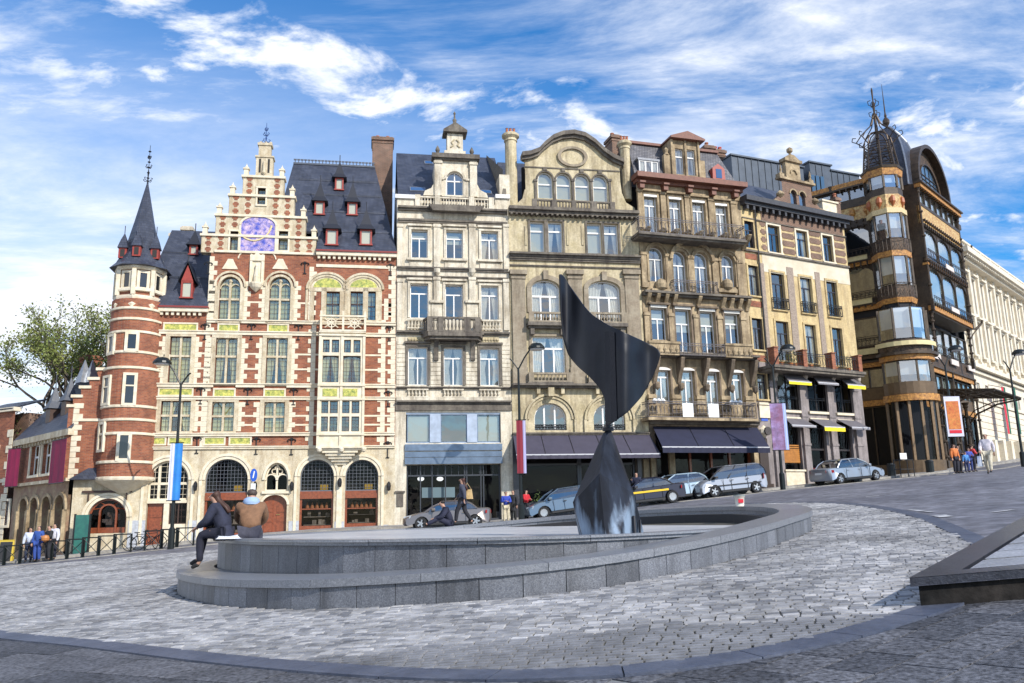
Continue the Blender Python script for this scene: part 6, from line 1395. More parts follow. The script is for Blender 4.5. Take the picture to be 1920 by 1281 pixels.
for x in (1241, 1365):
    b = MB(F); s, z = F.h(x, 533, .3); b.lathe(s, .2, [(.02, z - .5), (.34, z - .25), (.38, z), (.30, z + .25), (.02, z + .42)], 12); b.box(s - .7, s + .7, 0, .3, z - .55, z - .3); b.build('carved_cartouche', STONE_D, HD)
# central double arch of the fourth floor
b = MB(F); c0, c1 = F.S(1259, 500), F.S(1332, 500); archband(b, c0, c1, F.Z(1295, 490), 1.15, .22, 0, .32, 0, 20); b.build('double_arch', STONE_D, HD)
# mansard
MS = brick('scale_slate', (.10, .10, .115), (.17, .165, .17), (.03, .03, .035), .2, .14, .014, rough=.6, bumpd=.02)
mt = (F.S(1181, 272, -1.3), F.S(1361, 292, -1.3)); zm0 = z1m = F.Z(1290, 341); zm1 = F.Z(1270, 279, -1.3); kD = (zm1 - zm0) / 1.3
b = MB(F); b.slab([(0, 0, zm0), (sD1, 0, zm0), (sD1 - .75, -1.3, zm1), (0.1, -1.3, zm1)], (0, -.1, -.05)); b.poly([(sD1, 0, zm0), (sD1, -9, zm0), (sD1 - .75, -9, zm1), (sD1 - .75, -1.3, zm1)]); b.box(0.1, sD1 - .75, -9, -1.35, zm1 - .5, zm1 - .02); b.build('mansard_roof', MS, HD)
b = MB(F); b.box(0, sD1 - .7, -1.6, -1.1, zm1 - .06, zm1 + .12); b.build('mansard_cornice', RDB, HD)
o = -.05; q = F.rect(1258, 1311.5, 265, 334, o); wq = [F.rect(1267, 1282, 279, 327, o), F.rect(1289, 1304, 281, 329, o)]
b = MB(F); wall(b, q[0], q[1], q[2], q[3], wq, 0, .3, o); b.box(q[0], q[0] + .2, -2, o - .01, q[2], q[3]); b.box(q[1] - .2, q[1], -2, o - .01, q[2], q[3])
for s in (q[0], (q[0] + q[1]) / 2 - .06, q[1] - .14): b.box(s, s + .14, o, o + .12, q[2], q[3])
b.box(q[0] - .5, q[0], o - .3, o - .02, q[2], F.Z(1258, 290)); b.lathe(q[0] - .25, o - .15, [(.2, F.Z(1258, 290)), (.12, F.Z(1258, 285)), (.18, F.Z(1258, 280)), (.02, F.Z(1258, 275))], 8); b.box(q[1], q[1] + .4, o - .3, o - .02, q[2], F.Z(1312, 300))
b.build('dormer_front', STONE_D, HD)
for w_ in wq: window(F, HD, w_, cols=1, trans=(.7,), fm=WHITEP, gl=GLASS, o=o, dep=.15, curtain='drape')
b = MB(F); pa, pb, pt = F.S(1253, 265, o), F.S(1317, 270, o), F.Z(1285, 247, .2); c = (pa + pb) / 2; zq_ = q[3]
b.prism([(pa, zq_), (pb, zq_), (pb, zq_ + .12), (c, pt), (pa, zq_ + .12)], -2.2, .35); b.build('dormer_pediment', RDB, HD)
p = F.slope(1216, 329, 0, zm0, kD); b = MB(F); a_, c_ = F.S(1198, 315, -.2), F.S(1234, 315, -.2); zt_ = F.Z(1216, 302, -.2); b.box(a_ - .1, c_ + .1, -1.5, -.1, zt_, zt_ + .14); b.box(a_ - .05, a_, -1.5, -.1, p.z, zt_); b.box(c_, c_ + .05, -1.5, -.1, p.z, zt_); b.build('dormer', LEAD, HD); window(F, HD, (a_, c_, p.z, zt_), cols=3, trans=(), gl=GLASSB, dep=0.05, o=-.12, curtain='drape', fw=.08)
s, z = F.h(1347, 325, -.1); b = MB(F); b.prism([(s - .48, z - .6), (s + .48, z - .6), (s + .45, z + .35), (s, z + .68), (s - .45, z + .35)], -1.0, -.05); b.box(s - .55, s + .55, -.3, .05, z - .68, z - .58); d = b.build('dormer', REDP, HD); b = MB(F); b.box(s - .22, s + .22, -.06, -.03, z - .38, z + .28); b.build('pane', mat('skylight_blue', (.03, .09, .22)), d)
chimney(F, HD, 1322, 1340, 272, 292, -2.5, .8, BRICKD, 1); chimney(F, HD, 1343, 1360, 280, 294, -2.5, .8, BRICKD, 2, potm=mat('red_white_pot', (.5, .12, .1), .7)); chimney(F, HD, 1148, 1163, 252, 300, -2.5, 1.2, BRICKD, 1); chimney(F, HD, 1166, 1182, 262, 300, -2.2, 1.2, STONE_D, 2)
awning(F, HD, (1224, 1420), 800, (1242, 1443), 838, 849, 2.3, mat('navy_canvas', (.018, .02, .045), .85, n2=(2, .15)), mat('navy_canvas', (0, 0, 0)), 3)
s0, s1, z0, z1 = shopD; b = MB(F); 
for x in (1234, 1262, 1300, 1340, 1375, 1412): s = F.S(x, 880); b.box(s - .07, s + .07, -.5, -.3, z0, z1)
b.box(s0, s1, -.5, -.25, z0, F.gz(3) + .45); sf = b.build('shop_front', WOOD, HD); b = MB(F); b.poly([(s0, -.4, z0), (s1, -.4, z0), (s1, -.4, z1), (s0, -.4, z1)]); b.build('pane', GLASSD, sf)
b = MB(F)
for i in range(12): s = s0 + .4 + i * .52; b.box(s, s + .3, -1.2, -.8, z0, z0 + 1.2 + .6 * random.random())
b.build('display_units', mat('shop_shelving', (.25, .24, .22)), sf)
for x0, x1 in ((1219, 1227), (1254, 1264), (1413, 1421)): b = MB(F); b.box(F.S(x0, 880), min(F.S(x1, 880), sD1 - .02), 0, .2, zbb, F.Z(x0, 846)); b.build('stone_pier', STONE_D, HD)

# ================================================================== BUILDING E : banded corner house with small awnings
F = FE; Rq = F.rect
HE = thing('banded_corner_house', 'corner house banded in brown brick and cream stone with six small yellow-and-grey awnings', 'building', (F.P.x, F.P.y, F.z0), F.a)
sE1 = sEend; zbb = F.z0 - 1
e3 = [(1396, 1413, 416, 466), (1403.6, 1422, 499, 555), (1410.6, 1430, 598, 656), (1420, 1437, 702, 749)]
top = [(1440, 1462, 424, 474), (1493.5, 1514, 433, 483), (1543, 1561, 443, 492)]
mid = [(1447, 1471, 512, 580), (1501.5, 1523, 520, 588), (1551, 1570.5, 528, 594)]
low = [(1456, 1479.6, 603, 672), (1511, 1531, 610, 682), (1562, 1581, 616, 690)]
W = {n: [F.rect(*r) for r in L_] for n, L_ in (('n', e3), ('t', top), ('m', mid), ('l', low))}
# level the floors
for n in 'tml':
    z0 = sum(q[2] for q in W[n]) / 3; z1 = sum(q[3] for q in W[n]) / 3; W[n] = [(q[0], q[1], z0, z1) for q in W[n]]
zcE = F.Z(1490, 399); zb1 = W['t'][0][2] - .12; zBal = F.Z(1530, 688)
zWs = F.Z(1550, 775)
glz = [F.rect(1459, 1501, 712, 768), F.rect(1515.5, 1554.5, 718, 771), F.rect(1567, 1601, 724, 774)]; glz = [(q[0], q[1], zWs + .08, zBal - .45) for q in glz]
gr_ = [(F.S(a, 860), F.S(c, 860), F.z0 - .5, F.Z(1550, 790)) for a, c in ((1471, 1505), (1519, 1553), (1569, 1602))]
b = MB(F); wall(b, 0, sE1, zBal, zcE - .2, sum(W.values(), [])[:4] + W['t'] + W['m'] + W['l'], 0, .35); b.build('ashlar_wall', STONE_E, HE)
b = MB(F); wall(b, 0, sE1, zbb, zBal, W['n'] + glz + gr_, 0, .45); b.build('lower_wall', mat('grey_violet_stone', (.30, .26, .25), .8, n1=(1.4, (.22, .19, .18)), n2=(8, .15), grime=(.1, .09, .09)), HE)
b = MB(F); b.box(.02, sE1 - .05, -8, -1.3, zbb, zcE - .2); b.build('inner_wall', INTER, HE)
b = MB(F); b.box(sE1 - .3, sE1, -8, -.01, zbb, zcE - .2); b.build('side_wall', STONE_E, HE)
# brown brick panels between white bands on the top floor
cols_ = [(F.S(1429, 450), W['t'][0][0] - .28), (W['t'][0][1] + .28, W['t'][1][0] - .28), (W['t'][1][1] + .28, W['t'][2][0] - .28), (W['t'][2][1] + .28, sE1 - .25)]
for a, c in cols_:
    for k in range(4):
        z0 = W['t'][0][2] + .08 + k * .56; b = MB(F); b.box(a, c, 0, .03, z0, z0 + .40); b.box(a - .12, a, 0, .028, z0 + .1, z0 + .3); b.box(c, c + .12, 0, .028, z0 + .1, z0 + .3); b.build('brick_panel', BRICKD, HE)
z0 = W['t'][0][3] + .12; b = MB(F); b.box(F.S(1429, 440), sE1 - .2, 0, .03, z0 + .1, zcE - .45); b.build('brick_frieze', BRICKD, HE)
for q in W['n']: b = MB(F); b.box(q[0] - .1, q[1] + .1, 0, .03, q[2] - .75, q[2] - .35); b.build('brick_panel', BRICK, HE)
b = MB(F); b.box(0, sE1 + .02, 0, .14, zb1 - .10, zb1 + .03); b.box(0, sE1 + .01, 0, .1, z0, z0 + .08)
b.build('string_course', STONE_DK, HE)
b = MB(F); b.box(F.S(1429, 490), sE1 + .012, 0, .02, zb1 - 1.35, zb1 - .10); b.build('white_band', mat('white_limewash', (.66, .60, .47), .85, n1=(1.2, (.56, .48, .34))), HE)
for x0, x1, y0, y1 in ((1481, 1493, 503, 600), (1534, 1543, 512, 604), (1430, 1438, 495, 590)): b = MB(F); q = F.rect(x0, x1, y0, 665); b.box(q[0], q[1], 0, .05, q[2], q[3]); b.build('brick_strip', mat('grey_brown_render', (.30, .24, .19), .9, n2=(12, .3)), HE)
b = MB(F); cz0 = F.Z(1490, 406); cz1 = F.Z(1490, 392); b.box(-.05, sE1 + .3, -.3, .7, cz0 + (cz1 - cz0) * .4, cz1); b.box(-.02, sE1 + .1, -.2, .45, cz0, cz0 + (cz1 - cz0) * .4); 
for i in range(17): s = sE1 * (i + .3) / 17; b.box(s, s + .18, 0, .4, cz0 - .3, cz0)
b.build('roof_cornice', mat('black_cornice', (.045, .045, .05), .5, n2=(6, .3)), HE)
DKF = mat('dark_navy_frame', (.035, .035, .05), .4)
for n in 'ntml':
    for i, q in enumerate(W[n]):
        b = MB(F); frame_rect(b, q[0], q[1], q[2], q[3], .14, 0, .06, 0, 'lrt'); b.box(q[0] - .16, q[1] + .16, 0, .14, q[2] - .1, q[2]); b.build('window_surround', STONE_E if n != 't' else WHITE_ST, HE)
        window(F, HE, q, cols=2, trans=(.7,), fm=DKF, gl=GLASSB, curtain='drape' if i % 2 else None, dep=.15, fw=.05)
        if n == 'm': railing(F, HE, q[0] - .1, q[1] + .1, q[2], q[2] + .75, .22, 6, m=BLACK, back=.22)
# terrace balcony with brick posts
ob = 1.5; s0, s1 = F.S(1452, 684, ob), F.S(1619, 690, ob); zb_ = F.Z(1530, 690, ob); zt_ = zb_ + 1.0
b = MB(F); b.box(s0 - .1, s1 + .1, 0, ob + .1, zb_ - .18, zb_); b.box(s0, s1, 0, ob, zb_ - .34, zb_ - .18); b.build('terrace_slab', STONE_DK, HE)
px_ = [F.S(x, 680, ob) for x in (1457, 1511, 1564, 1613)]
for s in px_: b = MB(F); b.box(s - .17, s + .17, ob - .55, ob, zb_, zt_ + .1); b.box(s - .21, s + .21, ob - .6, ob + .05, zt_ + .1, zt_ + .17); b.build('brick_post', BRICK, HE)
for a, c in zip(px_, px_[1:]): railing(F, HE, a + .17, c - .17, zb_ + .05, zt_ - .05, ob - .1, 9, ends=False)
PLG = mat('potted_leaves', (.07, .12, .03), .7, n1=(6, (.12, .17, .05)))
for s, n_ in ((px_[0] + .9, 1), (px_[0] + 1.7, 1), (px_[1] - .45, 2), (px_[1] + 1.0, 0), (px_[2] + .7, 0), (px_[3] - .6, 2)):
    b = MB(F); b.lathe(s, ob - .5, [(.11, zb_), (.15, zb_ + .3)], 8); p = b.build('flower_pot', mat('terracotta', (.45, .18, .08)), HE)
    b = MB(F); rs2 = random.Random(int(s * 100))
    for i in range(40 + 40 * n_): 
        d = Vector((rs2.gauss(0, .14), rs2.gauss(0, .14), rs2.random() * (.35 + .25 * n_))); c = Vector((s, ob - .5, zb_ + .3)) + d; u = Vector((rs2.uniform(-1, 1), rs2.uniform(-1, 1), rs2.uniform(-1, 1))) * .06; w_ = Vector((rs2.uniform(-1, 1), rs2.uniform(-1, 1), rs2.uniform(-1, 1))) * .05; b.poly([tuple(c - u), tuple(c + w_), tuple(c + u)])
    b.build('leaves', PLG, p)
for x in (1453, 1509, 1561, 1608):
    b = MB(F); s, z = F.h(x, 705 + (x - 1530) * .07, .3); b.box(s - .16, s + .16, 0, .35, z - .5, z + .4); b.lathe(s, .35, [(.02, z - .35), (.16, z - .15), (.19, z + .1), (.1, z + .3)], 8); b.build('carved_corbel', mat('pale_carving', (.42, .37, .31), .8, n2=(14, .3)), HE)
    b = MB(F); s0_, s1_ = F.S(x - 5, 820), F.S(x + 6, 820); b.box(max(s0_, .02), min(s1_, sE1), 0, .18, zbb, z - .5)
    for k in range(3): b.box(max(s0_, .02) - .03, min(s1_, sE1) + .02, 0, .23, z - .9 - k * 1.9, z - .75 - k * 1.9)
    b.build('pillar', mat('grey_violet_stone', (0, 0, 0)), HE)
for i, q in enumerate(glz):
    window(F, HE, q, cols=2, trans=(), fm=mat('black_brown_frame', (.03, .022, .02), .4), gl=GLASS if i == 0 else GLASSD, curtain='halfblind' if i == 0 else None, dep=.25, fw=.08); railing(F, HE, q[0], q[1], q[2], q[2] + .9, -.05, 6, ends=False, scroll=False)
    b = MB(F); b.box(q[0] - .15, q[1] + .15, 0, .16, zWs - .1, zWs + .06); b.box(q[0] - .1, q[1] + .1, 0, .1, zWs - .55, zWs - .38); b.build('white_sill', WHITE_ST, HE)
# awnings
GRY = mat('grey_canvas', (.13, .12, .13), .85, n2=(2, .12)); YEL = mat('yellow_valance', (.85, .66, .02), .7); GV = mat('pale_grey_valance', (.22, .21, .22), .8)
def sawn(xt, yt, xb, yb, yv, vm): 
    a = awning(F, HE, xt, yt, xb, yb, yv, 1.15, GRY, vm, 1)
sawn((1463.7, 1497), 698, (1479, 1521), 714, 720, YEL); sawn((1521, 1552.5), 703, (1534, 1572), 717, 720.5, GV); sawn((1572, 1600), 708, (1589, 1622), 721, 728, YEL)
sawn((1472, 1505), 784, (1485, 1530), 797, 800.5, GV); sawn((1519, 1555), 785.5, (1545.5, 1584), 800, 808, YEL); sawn((1570, 1604), 787, (1597, 1631), 801, 805, GV)
for i, q in enumerate(gr_):
    b = MB(F); zb2 = F.gz((q[0] + q[1]) / 2) + (1.1 if i == 0 else .5); b.box(q[0], q[1], -.3, .04, q[2], zb2); b.box(q[0] - .1, q[1] + .1, -.3, .12, zb2 - .12, zb2); b.build('stall_riser', WHITE_ST, HE)
    zt2 = F.Z(1550, 843); b = MB(F); b.box(q[0], q[1], -.4, -.2, zt2 - .06, zt2 + .06); b.box(q[0], q[0] + .1, -.4, -.2, zb2, q[3]); b.box(q[1] - .1, q[1], -.4, -.2, zb2, q[3])
    n = 8
    for k in range(n): s = q[0] + (q[1] - q[0]) * (k + .5) / n; b.tube((s - .1, -.25, zt2 + .06), (s + .1, -.25, (zt2 + q[3]) / 2), .015, 4); b.tube((s + .1, -.25, (zt2 + q[3]) / 2), (s - .1, -.25, q[3]), .015, 4)
    sf = b.build('shop_front', mat('black_brown_frame', (0, 0, 0)), HE); b = MB(F); b.poly([(q[0], -.33, zb2), (q[1], -.33, zb2), (q[1], -.33, q[3]), (q[0], -.33, q[3])]); b.build('pane', GLASSD, sf)
    if i == 0: b = MB(F); b.box(q[0] + .1, q[1] - .1, -.25, -.15, zb2 + .45, zt2 - .05); 
    if i == 0:
        for k in range(9): b.box(q[0] + .1, q[1] - .1, -.15, -.13, zb2 + .5 + k * .13, zb2 + .58 + k * .13)
        b.build('wooden_shutter', mat('orange_wood', (.42, .17, .03), .5, n2=(5, .2)), sf)
    else:
        for k in range(5): b = MB(F); s = q[0] + .3 + k * (q[1] - q[0] - .5) / 4; b.box(s - .1, s + .1, -.7, -.55, zb2 + .1, zb2 + .45 + .2 * random.random()); b.build('shop_goods', mat(('pink_goods', 'white_goods', 'red_goods', 'cream_goods', 'purple_goods')[k], ((.6, .05, .25), (.7, .7, .68), (.5, .04, .03), (.6, .55, .4), (.2, .06, .3))[k], .6), sf)
b = MB(F); q = F.rect(1425, 1441, 822, 915); q = (q[0], q[1], F.gz(.5), F.Z(1433, 822)); b.box(q[0], q[1], 0, .05, q[2], q[3]); b.box(q[0] - .06, q[1] + .06, 0, .25, q[2] - .3, q[2] + .35); b.build('door_recess', mat('dark_brown_door', (.045, .03, .022), .5), HE)
b = MB(F); s, z = F.h(1434, 809, .1); b.lathe(s, 0, [(.0, z - .01)] and [(.02, z - .42), (.40, z - .1), (.40, z + .12), (.02, z + .4)], 16); b.build('round_grille_surround', WHITE_ST, HE)
b = MB(F); b.prism([(s + .27 * math.cos(t_), z + .27 * math.sin(t_)) for t_ in np.linspace(0, 2 * math.pi, 18)[:-1]], .3, .42); b.build('round_grille', mat('dark_grille', (.06, .05, .045), .6, n2=(40, .6)), HE)
b = MB(F); q = F.rect(1427, 1439, 784, 789.5); b.box(q[0], q[1], 0, .04, q[2], q[3]); b.build('street_name_plate', mat('blue_enamel', (.06, .12, .5), .3), HE)
b = MB(F); q = F.rect(1422, 1442, 757, 784); b.box(q[0], q[1], 0, .12, q[2], q[3]); b.box(q[0] - .05, q[1] + .05, 0, .2, q[3] - .1, q[3] + .05); b.build('carved_panel', WHITE_ST, HE)
b = MB(F); b.path([(F.S(1430, 600), .12, zBal - 4), (F.S(1430, 600), .12, zcE - .3)], .06, 6); b.build('drainpipe', BLACK, HE)
# gable
o = -.1; q = F.rect(1468, 1522, 340, 397, o); zc0 = zcE - .1
aw = [F.rect(1482, 1493.5, 357, 387, o), F.rect(1498.5, 1510, 361, 390, o)]; z0 = (aw[0][2] + aw[1][2]) / 2; z1 = (aw[0][3] + aw[1][3]) / 2; aw = [(a[0], a[1], z0, z1) for a in aw]
b = MB(F); wall(b, q[0], q[1], zc0, q[3], aw, 0, .3, o)
for a in aw: spandrel(b, a[0], a[1], a[3], (a[1] - a[0]) / 2, 0, o - .3, o)
for sg, s in ((-1, q[0]), (1, q[1])): b.prism([(s, zc0), (s + sg * 1.0, zc0), (s + sg * .85, zc0 + .8), (s + sg * .3, zc0 + 1.3), (s, zc0 + 1.6)], o - .3, o)
b.build('gable_wall', BRICKD, HE)
b = MB(F)
for sg, s in ((-1, q[0]), (1, q[1])):
    for r_, cz in ((.42, zc0 + .5), (.28, zc0 + 1.35)): b.lathe(s + sg * (.75 if r_ > .3 else .25), o, [(.02, cz - r_), (r_, cz - r_ * .2), (r_, cz + r_ * .2), (.02, cz + r_)], 12)
    b.box(s - .22, s + .22, o - .3, o + .1, q[3] + .0, q[3] + .3); b.lathe(s, o, [(.14, q[3] + .3), (.06, q[3] + .45), (.1, q[3] + .6), (.01, q[3] + 1.0)], 8)
b.box(q[0] - .3, q[1] + .3, o - .3, o + .18, q[3] - .12, q[3] + .04)
for a in aw: archband(b, a[0], a[1], a[3] - (a[1] - a[0]) / 2, (a[1] - a[0]) / 2, .1, o, o + .08); 
t0, t1, tz0, tz1 = F.rect(1474, 1500, 303, 340, o); b.box(t0, t1, o - .35, o, q[3], tz1); b.box(t0 - .15, t1 + .15, o - .45, o + .15, tz1 - .1, tz1 + .12); c = (t0 + t1) / 2
b.prism([(t0 - .1, tz1 + .12), (t1 + .1, tz1 + .12), (c + .2, tz1 + .5), (c - .2, tz1 + .5)], o - .35, o + .05); b.lathe(c, o - .15, [(.12, tz1 + .5), (.07, tz1 + .65), (.22, tz1 + .8), (.22, tz1 + 1.0), (.02, tz1 + 1.15)], 10); archband(b, c - .25, c + .25, q[3] + .5, .25, .1, o, o + .1)
b.build('gable_ornament', STONE_D, HE)
for a in aw: window(F, HE, a, cols=1, trans=(), rise=(a[1] - a[0]) / 2, fm=DKF, gl=GLASSB, o=o, dep=.12)
b = MB(F); z1 = F.Z(1420, 351, -3.5); b.slab([(0, -.1, zcE), (sE1, -.1, zcE), (sE1, -3.5, z1), (0, -3.5, z1)], (0, -.1, -.1)); b.box(0, sE1, -8, -3.5, zcE, z1 - .02); b.build('slate_roof', SLATE, HE)
q = F.rect(1543, 1566, 377, 405, -.6); b = MB(F); b.box(q[0], q[1] + .2, -1.6, -.6, q[2], q[3]); b.box(q[0] - .1, q[1] + .3, -1.7, -.5, q[3] - .12, q[3]); b.build('white_parapet_block', WHITE_ST, HE)
chimney(F, HE, 1568, 1576, 370, 405, -.6, .5, BRICKD, 1)
# modern zinc extension behind
HX = thing('zinc_roof_extension', 'modern dark zinc-clad rooftop blocks rising behind the banded corner house', 'building', (F.w(3, -14, 0).x, F.w(3, -14, 0).y, 8), F.a)
FX = Fac((HX.location.x, HX.location.y), .42, 8); HX.rotation_euler = (0, 0, FX.a)
ZN = mat('dark_zinc_cladding', (.075, .09, .11), .4, .4, n2=(1, .2)); ZG = mat('roof_glazing', (.05, .10, .16), .08, .0, spec=1)
for x0, x1, yt, yb in ((1374, 1508, 290, 380), (1520, 1560, 305, 400), (1560, 1612, 322, 410)):
    s0, s1 = FX.S(x0, 340), FX.S(x1, 340); z1 = FX.Z((x0 + x1) / 2, (yt + (14 if x0 < 1400 else 4))); z0 = FX.Z((x0 + x1) / 2, yb)
    b = MB(FX); b.box(s0, s1, -6, 0, z0, z1); b.box(s0 - .1, s1 + .1, -6.1, .15, z1, z1 + .15); bl = b.build('zinc_block', ZN, HX)
    for i in range(int((s1 - s0) / .75)): b = MB(FX); s = s0 + .75 * i; b.box(s, s + .05, 0, .06, z0, z1); b.build('standing_seam', ZN, bl)
b = MB(FX); s0, s1 = FX.S(1522, 340, .2), FX.S(1548, 340, .2)
for i in range(3): b = MB(FX); a_ = s0 + (s1 - s0) * i / 3; b.box(a_ + .08, a_ + (s1 - s0) / 3 - .08, .05, .1, FX.Z(1530, 365), FX.Z(1530, 330)); b.build('glazed_panel', ZG, HX)
# ================================================================== BUILDING F : art nouveau iron store
HFo = thing('art_nouveau_store', 'brown iron and glass art nouveau store with corner turret, gold bands and glass marquee', 'building', (CX, CY, g(CX, CY)), 0)
FIR = mat('bronze_brown_iron', (.075, .05, .03), .5, .2, n1=(2, (.04, .028, .018)), n2=(10, .3)); GOLD = mat('ochre_gold_band', (.55, .27, .06), .55, n1=(6, (.25, .10, .03)), n2=(14, .45))
ORN = mat('ornamental_ironwork', (.12, .075, .045), .6, .2, n1=(7, (.025, .018, .012)), n2=(20, .6), bump=(20, .9)); CRM = mat('cream_sign_board', (.68, .58, .30), .6, n2=(5, .1)); CRP = mat('pale_pink_sign_board', (.66, .58, .52), .6, n2=(5, .1))
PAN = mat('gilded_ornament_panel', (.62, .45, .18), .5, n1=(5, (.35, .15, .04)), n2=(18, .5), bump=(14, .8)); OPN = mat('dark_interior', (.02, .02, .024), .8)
GLF = glass('store_glass', (.8, .85, .85), .32)
zl = lambda y: at(1690, y, CY).z
zG0 = g(CX, CY)
def sub(F, name='wing'):
    e = empty(name, (F.P.x - HFo.location.x, F.P.y - HFo.location.y, F.z0 - HFo.location.z), F.a); e.parent = HFo; return e
FL.z0 = FR.z0 = zG0
def framebay(F, par, s0, s1, za, zb, n, arch, o=0.0, blind=True, open_=False):
    """glazed bay: thin posts, arched heads, glass and blinds"""
    W_ = (s1 - s0) / n; b = MB(F)
    for i in range(n + 1): s = s0 + W_ * i; b.box(s - .05, s + .05, o - .12, o + .05, za, zb)
    b.box(s0, s1, o - .1, o + .04, zb - .08, zb); b.box(s0, s1, o - .1, o + .04, za, za + .07)
    if arch:
        for i in range(n): a, c = s0 + W_ * i + .05, s0 + W_ * (i + 1) - .05; spandrel(b, a, c, zb - .06, min((c - a) / 2, 1.0), 0, o - .08, o + .02, 10)
    f = b.build('bay_frame', FIR, par); p = MB(F); p.poly([(s0, o - .07, za), (s1, o - .07, za), (s1, o - .07, zb), (s0, o - .07, zb)]); p.build('pane', GLF if not open_ else GLASSD, f)
    if blind:
        for i in range(n):
            a, c = s0 + W_ * i + .06, s0 + W_ * (i + 1) - .06; k = random.choice((.55, .7, 1, 1)); q = MB(F); q.poly([(a, o - .22, zb - (zb - za) * k), (c, o - .22, zb - (zb - za) * k), (c, o - .22, zb), (a, o - .22, zb)])
            for j in range(1, 6): z = zb - (zb - za) * k * j / 6; q.box(a, c, o - .22, o - .205, z - .015, z)
            q.build('blind', mat('grey_green_blind', (.50, .56, .52), .9), f)
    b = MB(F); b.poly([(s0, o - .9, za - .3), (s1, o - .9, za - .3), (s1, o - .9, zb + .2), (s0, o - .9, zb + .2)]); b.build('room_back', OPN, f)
def band(F, par, s0, s1, y0, y1, o, m, name='gold_band', th=.12, zz_=None):
    za, zb = (zl(y1), zl(y0)) if zz_ is None else zz_; b = MB(F); b.box(s0, s1, o - th, o, za, zb); b.build(name, m, par)
def rivets(F, par, s0, s1, z, o, step, m):
    b = MB(F); n = int((s1 - s0) / step)
    for i in range(n): s = s0 + step * (i + .5); b.box(s - .05, s + .05, o, o + .22, z - .22, z)
    tag(b.build('bracket_row', m, par), kind='stuff')
def column(F, par, s, o, z0, z1, r=.13):
    b = MB(F); b.box(s - r, s + r, o - r, o + r, z0, z0 + .9); b.lathe(s, o, [(r * .8, z0 + .9), (r * .7, z1 - .5), (r * 1.2, z1 - .35), (r * .9, z1 - .25), (r * 1.6, z1)], 8)
    for k in range(1, 5): z = z0 + (z1 - z0) * k / 5; b.lathe(s, o, [(r * .8, z - .12), (r * 1.5, z - .04), (r * 1.5, z + .04), (r * .8, z + .12)], 8)
    b.build('iron_column', FIR, par)
sFL0 = FL.S(1588, 700); sFL0 = min(sFL0, -5.2) - 3
wl = sub(FL); wr = sub(FR)
for F, par, segs in ((FL, wl, [(sFL0, -4.0, 2), (-4.0, -1.25, 1)]), (FR, wr, [(1.25, 4.2, 2)])):
    for s0, s1, n in segs:
        framebay(F, par, s0, s1, zl(470), zl(412), n, True); framebay(F, par, s0, s1, zl(552), zl(488), n, True); framebay(F, par, s0, s1, zl(642), zl(586), n, False)
        framebay(F, par, s0, s1, zl(360), zl(338), 2, False); framebay(F, par, s0, s1, zl(722), zl(684), 3 if s0 > 0 else 2, False)
        for y0, y1, m, o in ((470, 479, ORN, .05), (552, 562, ORN, .05), (642, 665, ORN, .06), (360, 374, FIR, .1), (374, 400, PAN, .04), (400, 412, FIR, .12), (722, 744, mat('bronze_panel', (.13, .085, .045), .5, .2, n2=(4, .2)), .04)): band(F, par, s0, s1, y0, y1, o, m, 'spandrel_panel')
        for y0, y1, o in ((479, 487, .16), (563, 573, .16), (673, 682, .2), (326, 337, .2), (745, 756, .16)): band(F, par, s0, s1, y0, y1, o, GOLD)
        for y in (479, 563, 337, 672): band(F, par, s0, s1, y - 2, y + 1.2, .30, FIR, 'iron_moulding', .3)
        for y0, y1 in ((468, 478), (550, 561), (646, 657)): band(F, par, s0 + .25, s1 - .45, y0, y1, .30, CRM if F is FL else CRP, 'sign_board', .08)
        for s in np.arange(s0 + .4, s1, 1.1):
            b = MB(F); b.lathe(s, .1, [(.02, zl(396)), (.24, zl(388)), (.2, zl(380)), (.02, zl(376))], 7); b.build('shield_ornament', GOLD, par)
        framebay(F, par, s0, s1, zG0 - 1 + .5, zl(757), n + 1, False, blind=False, open_=True)
        band(F, par, s0, s1, 0, 0, .1, mat('bronze_panel', (0, 0, 0)), 'plinth_panel', .2, (zG0 - 2, zG0 + .75)); 
    for s in ([-4.0, -1.15] if F is FL else [1.15, 4.2]): column(F, par, s, .12, zG0 - .6, zl(326))
# projecting bay on the right wing
oP = 1.5; sp0, sp1 = FR.S(1738, 500, oP), FR.S(1806, 500, oP); sEnd = sG
for y0, y1, n, ar in ((442, 492, 3, True), (516, 580, 3, True)): framebay(FR, wr, sp0, sp1, zl(y1 - 18), zl(y0 - 28), 3, True, oP)
ya = lambda y: y
for y0, y1, m in ((474, 484, ORN), (562, 567, ORN)): band(FR, wr, sp0, sp1, y0, y1, oP + .05, m, 'spandrel_panel', .3)
for y0, y1 in ((484, 488), (566, 575)): band(FR, wr, sp0 - .1, sp1 + .1, y0, y1, oP + .14, GOLD, 'gold_band', .4)
for y0, y1 in ((468, 477), (553, 562)): band(FR, wr, (sp0 + sp1) / 2 - 1, (sp0 + sp1) / 2 + 1, y0, y1, oP + .3, CRP, 'sign_board', .08)
band(FR, wr, sp0, sp1, 374, 408, oP + .06, PAN, 'ornament_panel', .3); framebay(FR, wr, sp0, sp1, zl(368), zl(342), 7, False, oP); band(FR, wr, sp0 - .2, sp1 + .2, 334, 341, oP + .35, GOLD, 'gold_band', .5); band(FR, wr, sp0 - .3, sp1 + .3, 331, 334, oP + .5, FIR, 'iron_moulding', .6); band(FR, wr, sp0, sp1, 368, 374, oP + .1, FIR, 'iron_moulding', .3); band(FR, wr, sp0, sp1, 408, 414, oP + .15, FIR, 'iron_moulding', .3)
b = MB(FR)
for a in (sp0, sp1 - .15): b.box(a, a + .15, 0, oP - .1, zl(575), zl(331))
